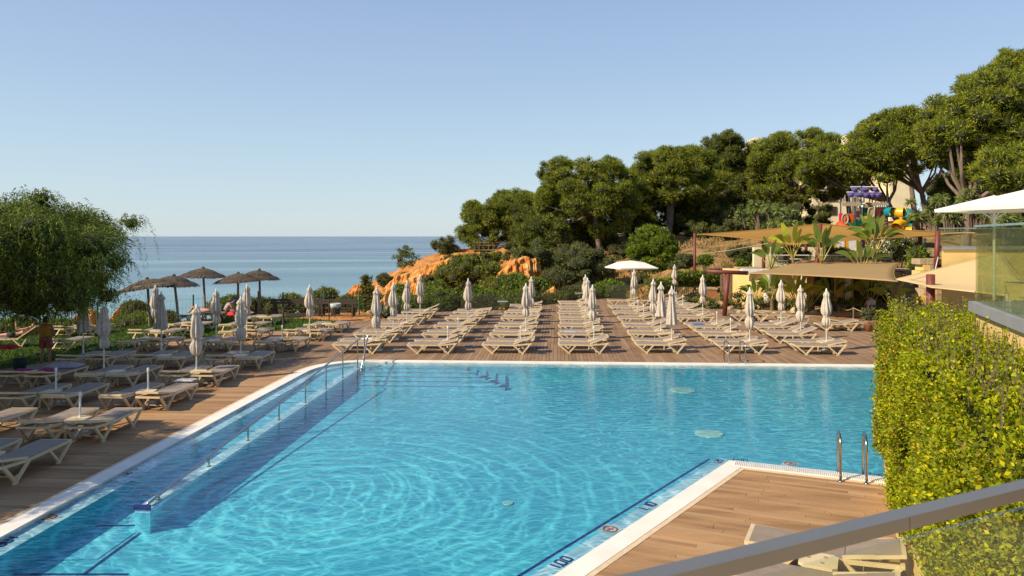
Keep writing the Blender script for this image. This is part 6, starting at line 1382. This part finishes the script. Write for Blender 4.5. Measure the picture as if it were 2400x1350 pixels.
# purple sails on two yards
for (cy, segs, yx0, yx1) in ((228, ((640, 760), (765, 930), (930, 1040), (1045, 1130), (1135, 1240)), 635, 1245), (135, ((710, 830), (860, 1035), (1090, 1180)), 700, 1190)):
    a = PP(yx0, cy); b = PP(yx1, cy); MB().tube([a, b], .045, 6).build('yard', WHITE, t)
    for (s0, s1) in segs:
        n = 9; V = []
        for i in range(n + 1):
            u = i / n; pa = PP(s0 + (s1 - s0) * u, cy + 8); dp = (.22 + .20 * math.sin(math.pi * u) ** .6)
            V += [tuple(pa), (pa.x, pa.y - .18 * math.sin(math.pi * u), pa.z - dp * .5), (pa.x, pa.y - .05, pa.z - dp)]
        MB().add(V, [(i * 3 + j, i * 3 + j + 1, (i + 1) * 3 + j + 1, (i + 1) * 3 + j) for i in range(n) for j in range(2)]).build('purple_sail', PURP, t)
# tube slide
r_ = .42
for (pts, mt) in ((((1350, 580), (1400, 580), (1452, 582)), TEAL), (((1452, 582), (1540, 585), (1640, 585)), YEL), (((1640, 585), (1740, 600), (1755, 670), (1700, 740)), TEAL), (((1700, 740), (1620, 770), (1530, 800), (1500, 850)), YEL), (((1500, 850), (1580, 900), (1700, 925), (1800, 920)), YEL), (((1800, 920), (1850, 905), (1880, 960)), TEAL)):
    q = MB(); q.tube([PP(a, b, -.2 - .3 * i) for i, (a, b) in enumerate(pts)], r_, 14, False); q.build('slide_tube', mt, t, True)
for (a, b) in ((1452, 582), (1540, 585), (1640, 585), (1700, 740), (1530, 800)):
    p = PP(a, b, -.35); q = MB(); q.sphere(tuple(p), (.10, .44, .46), 10, 8); q.build('slide_joint', YEL, t, True)
for k in range(4):
    p = PP(1430, 905, -.8 + .4 * k); rr = .62 + .0 * k; MB().tube([(p.x + 1.1 * math.cos(a), p.y, p.z - .4 + 1.15 * math.sin(a)) for a in [i * math.pi / 10 for i in range(11)]], .07, 6).build('tunnel_ring', MAROON, t)
# slides and stairs on the left
q = MB(); a = PP(500, 780, -.4); b = PP(560, 850, -.8); c = PP(720, 905, -1.2); q.tube([a, b, c], [.32, .34, .3], 10); q.build('orange_slide', ORA, t, True)
q = MB(); q.bar(PP(700, 770, -.2), PP(860, 900, -.9), .7, .12); q.build('green_slide', GREENPL, t)
for k in range(5): slab('green_panel', 770 + k * 28, 690 + k * 12, 792 + k * 28, 930, GREENPL, -.5 + .05 * k, .06)
for k in range(9): slab('climbing_bar', 925 + k * 22, 815 + (k % 2) * 8, 934 + k * 22, 930, YEL if k % 2 else TEAL, -.6, .05)
slab('maroon_panel', 1460, 880, 1530, 960, MAROON, -.5)
struct(sheet('playground_floor', [(D(1890, 0, 58).x, 57.5), (D(2200, 0, 58).x, 57.5), (D(2200, 0, 66).x, 67), (D(1890, 0, 66).x, 67)], gz0, plain('rubber_floor', (.25, .17, .10))))
t = thing('playground_wall', 'low stone retaining wall below the playground', 'wall'); MB().box((D(2045, 0, 57).x, 57.2, 2.6), (13, .5, 2.0)).build('wall', STONE, t)
t = thing('picket_fence', 'multicoloured picket fence between the playground and the terrace plants', 'fence')
cols = [WHITE, ORA, YEL, YEL, WHITE, WHITE, WHITE, WHITE, WHITE, BLACKM, MAROON, BLACKM]
for k in range(72):
    px = 1950 + k * 3.1; mt_ = (cols[k % 9] if px < 2016 else (cols[9 + k % 3] if px < 2140 else (TEAL if k % 3 == 0 else BLACKM)))
    p = D(px, 575, 56); MB().box((p.x, 56, 3.95), (.07 if px < 2016 else .05, .03, 1.0)).build('picket', mt_, t)
MB().bar(D(1950, 0, 56).xy.to_3d() + Vector((0, .04, 4.3)), D(2175, 0, 56).xy.to_3d() + Vector((0, .04, 4.3)), .04, .04).build('rail', BLACKM, t)
# white oleander flowers
fx_ = []; c = D(2095, 575, 51.6)
PF = np.array(c) + RNG.normal(0, 1, (700, 3)) * np.array([1.1, .5, .45]); kf = len(PF); dd = rdirs(kf); sd = np.cross(dd, rdirs(kf)); V = np.stack([PF - sd * .05, PF + sd * .05, PF + dd * .09], 1).reshape(-1, 3)
tag(link('oleander_flowers', mesh_np('oleander_flowers', V, np.arange(kf * 3).reshape(-1, 3), 3), None, WHITE), 'small white flowers of the oleander before the playground fence', 'flowers', kind='stuff')
# cliff-top viewing platform with a rail
t = thing('viewing_platform', 'small wooden viewing platform under the seaward umbrella pine', 'platform'); a = D(1112, 584, 83); 
for k in range(9): MB().box((a.x + k * .55, 83, a.z + .35), (.10, .1, 1.1)).build('post', GREYW, t)
for z in (.45, .8): MB().box((a.x + 2.2, 82.95, a.z + z), (4.7, .06, .12)).build('rail', GREYW, t)
MB().box((a.x + 2.2, 83.6, a.z - .1), (4.8, 1.4, .12)).build('floor', GREYW, t)
# roped stand by the planting
t = thing('rope_barrier', 'sagging rope barrier with wooden stakes in front of the restaurant planting', 'barrier'); pr = [G(1965, 742), G(2000, 752), G(2068, 756)]
for p in pr: MB().tube([p, p + Vector((0, 0, .75))], .03, 6).build('stake', GREYW, t)
for i in range(2): a, b = pr[i] + Vector((0, 0, .7)), pr[i + 1] + Vector((0, 0, .7)); MB().tube([a.lerp(b, s / 8) - Vector((0, 0, .22 * math.sin(math.pi * s / 8))) for s in range(9)], .022, 5).build('rope', plain('hemp_rope', (.5, .36, .18)), t)
g = G(2036, 777); t = thing('pot_plant', 'terracotta pot with a silver-leaved plant beside the far right loungers', 'plant', g); MB().lathe([(.16, 0), (.22, .35), (.25, .38), (.20, .37)], 12).build('pot', TERRA, t, True)
foliage('foliage', [(0, 0, .7, .32), (.15, 0, .95, .25), (-.15, .05, .9, .25)], 900, .12, .025, SHRUBG, t)
# left side: towels, bag, flip-flops
def cloth(name, label, cat, c, s, mt, seed):
    rn = random.Random(seed); n = 9; V = []
    for i in range(n):
        for j in range(n):
            u, v = i / (n - 1) - .5, j / (n - 1) - .5; f = max(0, 1 - 4 * u * u) * max(0, 1 - 4 * v * v); V.append((c[0] + u * s[0] * 1.1 + rn.uniform(-.02, .02), c[1] + v * s[1] * 1.1, c[2] + s[2] * f ** .5 * rn.uniform(.7, 1)))
    q = MB(); q.add(V, [(i * n + j, (i + 1) * n + j, (i + 1) * n + j + 1, i * n + j + 1) for i in range(n - 1) for j in range(n - 1)]); return tag(q.build(name, mt, None, True), label, cat)
g = G(22, 816, .55); cloth('towel', 'red towel heaped on the lounger at the left edge', 'towel', g, (.5, .5, .16), REDC, 1)
g = G(50, 868, .40); cloth('towel', 'magenta towel draped over a shaded lounger left', 'towel', g, (.5, .4, .05), MAG, 2)
g = G(108, 868, .40); cloth('towel', 'second magenta towel below the standing bather', 'towel', g, (.5, .3, .05), MAG, 3)
g = G(150, 858, .40); cloth('towel', 'grey crumpled towel right of the standing bather', 'towel', g, (1.0, .5, .16), LAVC, 4)
g = G(542, 738, .5); cloth('towel', 'red and white cloth beside the seated sunbather', 'towel', g, (.4, .3, .2), REDC, 5)
g = G(572, 733, .5); cloth('towel', 'pink towel on the lounger behind the closed parasol', 'towel', g, (.9, .4, .1), PINKC, 6)
g = G(46, 864); t = thing('beach_bag', 'dark green beach bag standing on the grass left of the bather', 'bag', g); MB().lathe([(.14, 0), (.19, .2), (.17, .36), (.13, .38)], 10, (0, 0, 0), lambda a, z: 1 + .25 * abs(math.cos(a))).build('bag_body', BAGM, t, True); MB().tube([(-.15, 0, .42), (-.1, 0, .62), (.1, 0, .62), (.15, 0, .42)], .012, 5).build('bag_handle', BAGM, t)
for (px, py, lb) in ((1263, 815, 'blue flip-flops on the deck right of the third column'), (1098, 811, 'blue flip-flops on the deck right of the second column'), (1271, 829, 'dark flip-flops on the deck at the pool edge')):
    g = G(px, py); t = thing('flip_flops', lb, 'footwear', g, .4)
    for s in (-1, 1): MB().prism([(s * .08 - .04, -.12), (s * .08 + .04, -.12), (s * .08 + .05, .1), (s * .08, .14), (s * .08 - .05, .1)], .001, .02).build('sole', BLUEC if px != 1271 else BLACKC, t)

for (x, y, z, sx, sy, mt_, lb) in ((-6.0, 28.9, .385, .5, .35, WHITEC, 'white folded towel on the second lounger of the leftmost far column'), (2.6, 31.0, .385, .55, .4, LAVC, 'grey towel on a lounger of the middle far column'), (-9.55, 20.6, .385, .5, .35, WHITEC, 'white towel on the third left row by the pool'), (8.9, 33.6, .385, .5, .4, BLUEC, 'blue towel on a lounger of the sixth far column')):
    cloth('towel', lb, 'towel', (x, y, z), (sx, sy, .045), mt_, int(x * 10) % 97)
# ------------------------------------------------------------------ people
def skin_body(joints, edges, rad, parent, m, name='body', fingers=()):
    me = bpy.data.meshes.new(name); keys = list(joints); ix = {k: i for i, k in enumerate(keys)}
    me.from_pydata([joints[k] for k in keys], [(ix[a], ix[b]) for a, b in edges], []); o = bpy.data.objects.new('tmp', me); C.objects.link(o)
    sk = o.modifiers.new('s', 'SKIN'); 
    for k in keys: me.skin_vertices[0].data[ix[k]].radius = (rad[k], rad[k]) if not isinstance(rad[k], tuple) else rad[k]
    me.skin_vertices[0].data[0].use_root = True
    sb_ = o.modifiers.new('b', 'SUBSURF'); sb_.levels = 2; sb_.render_levels = 2
    dg = bpy.context.evaluated_depsgraph_get(); me2 = bpy.data.meshes.new_from_object(o.evaluated_get(dg)); bpy.data.objects.remove(o)
    q = MB(); q.v = [tuple(v.co) for v in me2.vertices]; q.f = [tuple(p.vertices) for p in me2.polygons]
    for (w_, d, sd) in fingers:
        w_ = Vector(w_); d = Vector(d).normalized(); sd = Vector(sd).normalized()
        for k, L_ in enumerate((.065, .078, .074, .058)): a = w_ + sd * (k - 1.5) * .019 + d * .03; q.tube([a, a + d * L_ * .6, a + d * L_ + d.cross(sd) * .015], [.0095, .009, .006], 6)
        a = w_ + sd * -.03; q.tube([a, a + d * .03 - sd * .02, a + d * .06 - sd * .022], [.011, .010, .007], 6)
    return q.build(name, m, parent, True)
BE = [('pelvis', 'waist'), ('waist', 'chest'), ('chest', 'neck'), ('neck', 'head'), ('head', 'crown'), ('chest', 'shL'), ('shL', 'elL'), ('elL', 'wrL'), ('wrL', 'haL'), ('chest', 'shR'), ('shR', 'elR'), ('elR', 'wrR'), ('wrR', 'haR'),
      ('pelvis', 'hiL'), ('hiL', 'knL'), ('knL', 'anL'), ('anL', 'toL'), ('pelvis', 'hiR'), ('hiR', 'knR'), ('knR', 'anR'), ('anR', 'toR')]
RAD = dict(pelvis=(.15, .115), waist=(.135, .10), chest=(.165, .12), neck=.055, head=(.078, .09), crown=(.065, .075), shL=.06, elL=.042, wrL=.028, haL=(.035, .018), shR=.06, elR=.042, wrR=.028, haR=(.035, .018), hiL=.095, knL=.06, anL=.04, toL=.035, hiR=.095, knR=.06, anR=.04, toR=.035)
def face(t, c, f, up, mt=SKIN):
    c = Vector(c); f = Vector(f).normalized(); up = Vector(up).normalized(); s = f.cross(up)
    q = MB(); q.sphere(tuple(c + f * .085 - up * .01), .016, 6, 4)
    for k in (-1, 1): q.sphere(tuple(c + s * k * .078), .022, 6, 4)
    q.build('nose_and_ears', mt, t); q = MB()
    for k in (-1, 1): q.sphere(tuple(c + f * .077 + s * k * .03 + up * .02), .010, 6, 4)
    q.bar(c + f * .082 - up * .045 - s * .022, c + f * .082 - up * .045 + s * .022, .008, .008); q.build('eyes_and_mouth', HAIR, t)
def cloth_tube(name, pts, r, mt, t, n=12): return MB().tube(pts, r, n).build(name, mt, t, True)
# standing bather seen from behind, waist-deep in shade
g = G(107, 853); t = thing('person', 'person standing with their back turned, ochre top and floral shorts', 'person', g, .1)
J = dict(pelvis=(0, 0, .92), waist=(0, 0, 1.08), chest=(0, 0, 1.30), neck=(0, 0, 1.46), head=(0, .02, 1.56), crown=(0, .02, 1.66), shL=(-.19, 0, 1.37), elL=(-.26, .05, 1.12), wrL=(-.16, .22, 1.02), haL=(-.10, .28, 1.02), shR=(.19, 0, 1.37), elR=(.27, .04, 1.12), wrR=(.2, .2, 1.0), haR=(.14, .26, 1.0), hiL=(-.10, 0, .86), knL=(-.12, .02, .48), anL=(-.13, 0, .09), toL=(-.14, .12, .04), hiR=(.10, 0, .86), knR=(.12, .02, .48), anR=(.13, 0, .09), toR=(.14, .12, .04))
skin_body(J, BE, RAD, t, SKINR, fingers=((J['haL'], (1, .6, 0), (0, 0, 1)), (J['haR'], (-1, .6, 0), (0, 0, 1))))
MB().lathe([(.20, .98), (.19, 1.1), (.185, 1.2), (.215, 1.32), (.17, 1.42), (.08, 1.44)], 16, (0, 0, 0), lambda a, z: .72 + .28 * abs(math.cos(a))).build('top', ORANC, t, True)
FLOR = mat('floral_swim_shorts', (.03, .06, .07), .8, (.45, .10, .03), 14); q = MB(); q.lathe([(.19, .80), (.205, .9), (.20, 1.0)], 16, (0, 0, 0), lambda a, z: .74 + .26 * abs(math.cos(a)))
for s in (-1, 1): q.tube([(s * .10, 0, .90), (s * .12, .01, .72), (s * .125, .01, .60)], [.11, .115, .125], 12)
q.build('shorts', FLOR, t, True); q = MB(); q.sphere((0, 0, 1.60), (.10, .115, .13), 12, 8); q.sphere((0, -.09, 1.63), .05, 8, 6); q.build('hair', HAIR, t, True); face(t, (0, .02, 1.58), (0, 1, 0), (0, 0, 1), SKINR)
# man lying on a lounger with the backrest up
g = G(20, 812); t = thing('reclining_lounger', 'lounger at the left edge with its backrest raised under a sunbathing man', 'lounger', (g.x + .3, g.y, 0), .06)
m_ = MB()
for s in (-1, 1): m_.bar((-1.3, s * .31, .34), (.3, s * .31, .34), .045, .05)
m_.bar((-1.28, -.3, .34), (-1.28, .3, .34), .05, .05); m_.build('frame', CREAM, t)
for (xa_, xb_, xc_) in ((-1.28, -.95, -.65), (.1, .42, .75)):
    for s in (-1, 1): m_ = MB(); m_.bar((xa_, s * .325, .34), (xb_, s * .325, .03), .05, .05); m_.bar((xb_, s * .325, .03), (xc_ if xc_ < .3 else .6, s * .325, .33), .05, .05); m_.build('leg', CREAM, t)
MB().box((-.52, 0, .372), (1.5, .58, .014)).build('seat_sling', SLING, t)
m_ = MB(); 
for s in (-1, 1): m_.bar((.25, s * .30, .36), (.98, s * .30, .86), .045, .045)
m_.bar((.97, -.31, .855), (.97, .31, .855), .05, .05); m_.build('backrest_frame', CREAM, t); MB().bar((.25, 0, .375), (.96, 0, .86), .56, .014, (0, 0, 1)).build('backrest_sling', SLING, t)
t2 = thing('person', 'bare-chested man in dark shorts lying on the raised lounger at the left edge', 'person', t.location, .06)
J = dict(pelvis=(.12, 0, .50), waist=(.28, 0, .56), chest=(.50, 0, .70), neck=(.66, 0, .83), head=(.76, 0, .92), crown=(.83, 0, .99), shL=(.52, .19, .75), elL=(.30, .30, .62), wrL=(.12, .24, .70), haL=(.06, .2, .74), shR=(.52, -.19, .75), elR=(.22, -.28, .72), wrR=(.12, -.20, 1.00), haR=(.12, -.16, 1.08), hiL=(.04, .10, .49), knL=(-.42, .12, .50), anL=(-.84, .12, .45), toL=(-.92, .12, .56), hiR=(.04, -.10, .49), knR=(-.42, -.12, .50), anR=(-.84, -.12, .45), toR=(-.92, -.12, .56))
skin_body(J, BE, RAD, t2, SKIN, fingers=((J['haL'], (-1, 0, .6), (0, 1, 0)), (J['haR'], (.2, .2, 1), (1, 0, 0))))
q = MB(); q.tube([(.26, 0, .54), (.10, 0, .50), (.0, 0, .49)], [.135, .15, .15], 14)
for s in (-1, 1): q.tube([(.06, s * .10, .49), (-.10, s * .11, .50), (-.24, s * .12, .505)], [.11, .108, .10], 12)
q.build('shorts', BLACKC, t2, True); MB().sphere((.80, 0, .97), (.085, .095, .085), 10, 8).build('hair', HAIR, t2, True); face(t2, (.765, 0, .935), (-.5, 0, .85), (.85, 0, .5))
# two sunbathers by the thatched parasols
def lying(label, px, py, mt, rz, cap):
    g = G(px, py); t = thing('person', label, 'person', (g.x, g.y, 0), rz)
    J = dict(pelvis=(.10, 0, .48), waist=(.26, 0, .48), chest=(.48, 0, .50), neck=(.66, 0, .52), head=(.76, 0, .54), crown=(.85, 0, .55), shL=(.52, .19, .50), elL=(.34, .32, .52), wrL=(.12, .30, .50), haL=(.04, .28, .50), shR=(.52, -.19, .50), elR=(.34, -.32, .52), wrR=(.12, -.30, .50), haR=(.04, -.28, .50), hiL=(.0, .10, .48), knL=(-.32, .12, .80), anL=(-.52, .12, .46), toL=(-.64, .12, .42), hiR=(.0, -.10, .48), knR=(-.34, -.12, .74), anR=(-.56, -.12, .46), toR=(-.68, -.12, .42))
    skin_body(J, BE, RAD, t, SKIN, fingers=((J['haL'], (-1, 0, 0), (0, 1, 0)), (J['haR'], (-1, 0, 0), (0, 1, 0))))
    MB().tube([(.52, 0, .50), (.28, 0, .485), (.08, 0, .485), (.0, 0, .485)], [.15, .145, .15, .145], 14).build('swimsuit', mt, t, True); MB().sphere((.82, 0, .56), (.09, .1, .1), 10, 8).build('hair' if cap is None else 'cap', cap or HAIR, t, True); face(t, (.78, 0, .545), (0, 0, 1), (1, 0, 0))
lying('sunbather in a pink swimsuit lying with knees raised beneath the thatched parasols', 470, 750, PINKC, .1, None)
g = G(530, 748); t = thing('person', 'person in a blue cap bending forward on a lounger between two closed parasols', 'person', (g.x, g.y, 0), .2)
J = dict(pelvis=(0, 0, .50), waist=(.06, 0, .64), chest=(.20, 0, .82), neck=(.33, 0, .92), head=(.42, 0, .97), crown=(.50, 0, 1.0), shL=(.22, .19, .85), elL=(.36, .24, .64), wrL=(.48, .16, .50), haL=(.53, .12, .46), shR=(.22, -.19, .85), elR=(.36, -.24, .64), wrR=(.48, -.16, .50), haR=(.53, -.12, .46), hiL=(.05, .10, .48), knL=(.45, .14, .48), anL=(.50, .14, .09), toL=(.62, .14, .04), hiR=(.05, -.10, .48), knR=(.45, -.14, .48), anR=(.50, -.14, .09), toR=(.62, -.14, .04))
skin_body(J, BE, RAD, t, SKIN, fingers=((J['haL'], (.5, 0, -1), (0, 1, 0)), (J['haR'], (.5, 0, -1), (0, 1, 0)))); MB().tube([(0, 0, .50), (.07, 0, .66), (.21, 0, .83), (.26, 0, .88)], [.16, .15, .175, .10], 14).build('shirt', LAVC, t, True)
q = MB(); q.sphere((.45, 0, 1.02), (.11, .11, .09), 12, 8); q.box((.54, 0, .98), (.12, .14, .015)); q.build('cap', BLUEC, t, True); face(t, (.44, 0, .965), (.8, 0, -.5), (.5, 0, .8))
# man on the upper terrace, guest under the sail
g = Vector((D(2148, 0, 46.8).x, 46.8, 2.31)); t = thing('person', 'person in a white sleeveless top walking at the head of the steps', 'person', g, .6)
J = dict(pelvis=(0, 0, .92), waist=(0, .02, 1.08), chest=(0, .04, 1.28), neck=(0, .08, 1.43), head=(0, .12, 1.53), crown=(0, .13, 1.63), shL=(-.19, .04, 1.35), elL=(-.24, -.04, 1.1), wrL=(-.22, .08, .88), haL=(-.21, .1, .80), shR=(.19, .04, 1.35), elR=(.24, .10, 1.1), wrR=(.2, .26, .95), haR=(.19, .33, .92), hiL=(-.10, 0, .86), knL=(-.11, .12, .48), anL=(-.11, .10, .09), toL=(-.11, .24, .05), hiR=(.10, 0, .86), knR=(.11, 0, .48), anR=(.11, -.18, .12), toR=(.11, -.08, .05))
skin_body(J, BE, RAD, t, SKINR, fingers=((J['haL'], (0, 0, -1), (0, 1, 0)), (J['haR'], (0, 1, -.3), (0, 0, 1)))); MB().lathe([(.20, .90), (.19, 1.05), (.20, 1.22), (.20, 1.34), (.09, 1.42)], 16, (0, .03, 0), lambda a, z: .74 + .26 * abs(math.cos(a))).build('top', WHITE, t, True)
q = MB()
for s, k1, k2 in ((-1, (-.11, .12, .48), (-.11, .10, .12)), (1, (.11, 0, .48), (.11, -.17, .14))): q.tube([(s * .09, 0, .93), k1, k2], [.12, .085, .07], 12)
q.build('trousers', BLACKC, t, True); MB().sphere((0, .10, 1.58), (.09, .1, .11), 10, 8).build('hair', HAIR, t, True); face(t, (0, .13, 1.55), (0, 1, 0), (0, 0, 1), SKINR)
g = G(2043, 748); t = thing('person', 'guest in a pale shirt seated with back turned in the shade of the tan sail', 'person', g, 0)
J = dict(pelvis=(0, 0, .55), waist=(0, .02, .72), chest=(0, .06, .95), neck=(0, .12, 1.10), head=(0, .18, 1.19), crown=(0, .2, 1.28), shL=(-.2, .06, 1.02), elL=(-.27, .16, .78), wrL=(-.14, .36, .76), haL=(-.08, .42, .77), shR=(.2, .06, 1.02), elR=(.27, .16, .78), wrR=(.14, .36, .76), haR=(.08, .42, .77), hiL=(-.10, .06, .53), knL=(-.14, .48, .52), anL=(-.14, .46, .1), toL=(-.14, .6, .05), hiR=(.10, .06, .53), knR=(.14, .48, .52), anR=(.14, .46, .1), toR=(.14, .6, .05))
skin_body(J, BE, RAD, t, SKINR, fingers=((J['haL'], (1, .5, 0), (0, 0, 1)), (J['haR'], (-1, .5, 0), (0, 0, 1)))); MB().lathe([(.21, .50), (.20, .70), (.22, .92), (.2, 1.03), (.08, 1.09)], 16, (0, .04, 0), lambda a, z: .74 + .26 * abs(math.cos(a))).build('shirt', LAVC, t, True)
MB().sphere((0, .17, 1.25), (.09, .1, .10), 10, 8).build('hair', HAIR, t, True); face(t, (0, .19, 1.21), (0, 1, 0), (0, 0, 1), SKINR)
t = thing('dining_chair', 'dark chair under the seated guest in the shade of the tan sail', 'chair', g); MB().box((0, 0, .42), (.5, .5, .05)).build('seat', BLACKM, t); MB().box((0, -.24, .62), (.48, .04, .36)).build('backrest', BLACKM, t)
for a in (-1, 1):
    for b in (-1, 1): MB().box((a * .22, b * .2, .2), (.035, .035, .4)).build('leg', BLACKM, t)
for i, px in enumerate((1960, 1998, 2075)):
    g = G(px, 744); t = thing('dining_table', ['low dark table under the tan sail, left', 'low dark table under the tan sail beside the guest', 'low dark table under the tan sail, right'][i], 'table', g); MB().lathe([(.45, .70), (.45, .74), (.02, .745)], 16).build('table_top', BLACKM, t); MB().tube([(0, 0, 0), (0, 0, .7)], .04, 6).build('leg', BLACKM, t)
for o in list(bpy.data.objects):
    if o.get('label') == 'x': bpy.data.objects.remove(o)
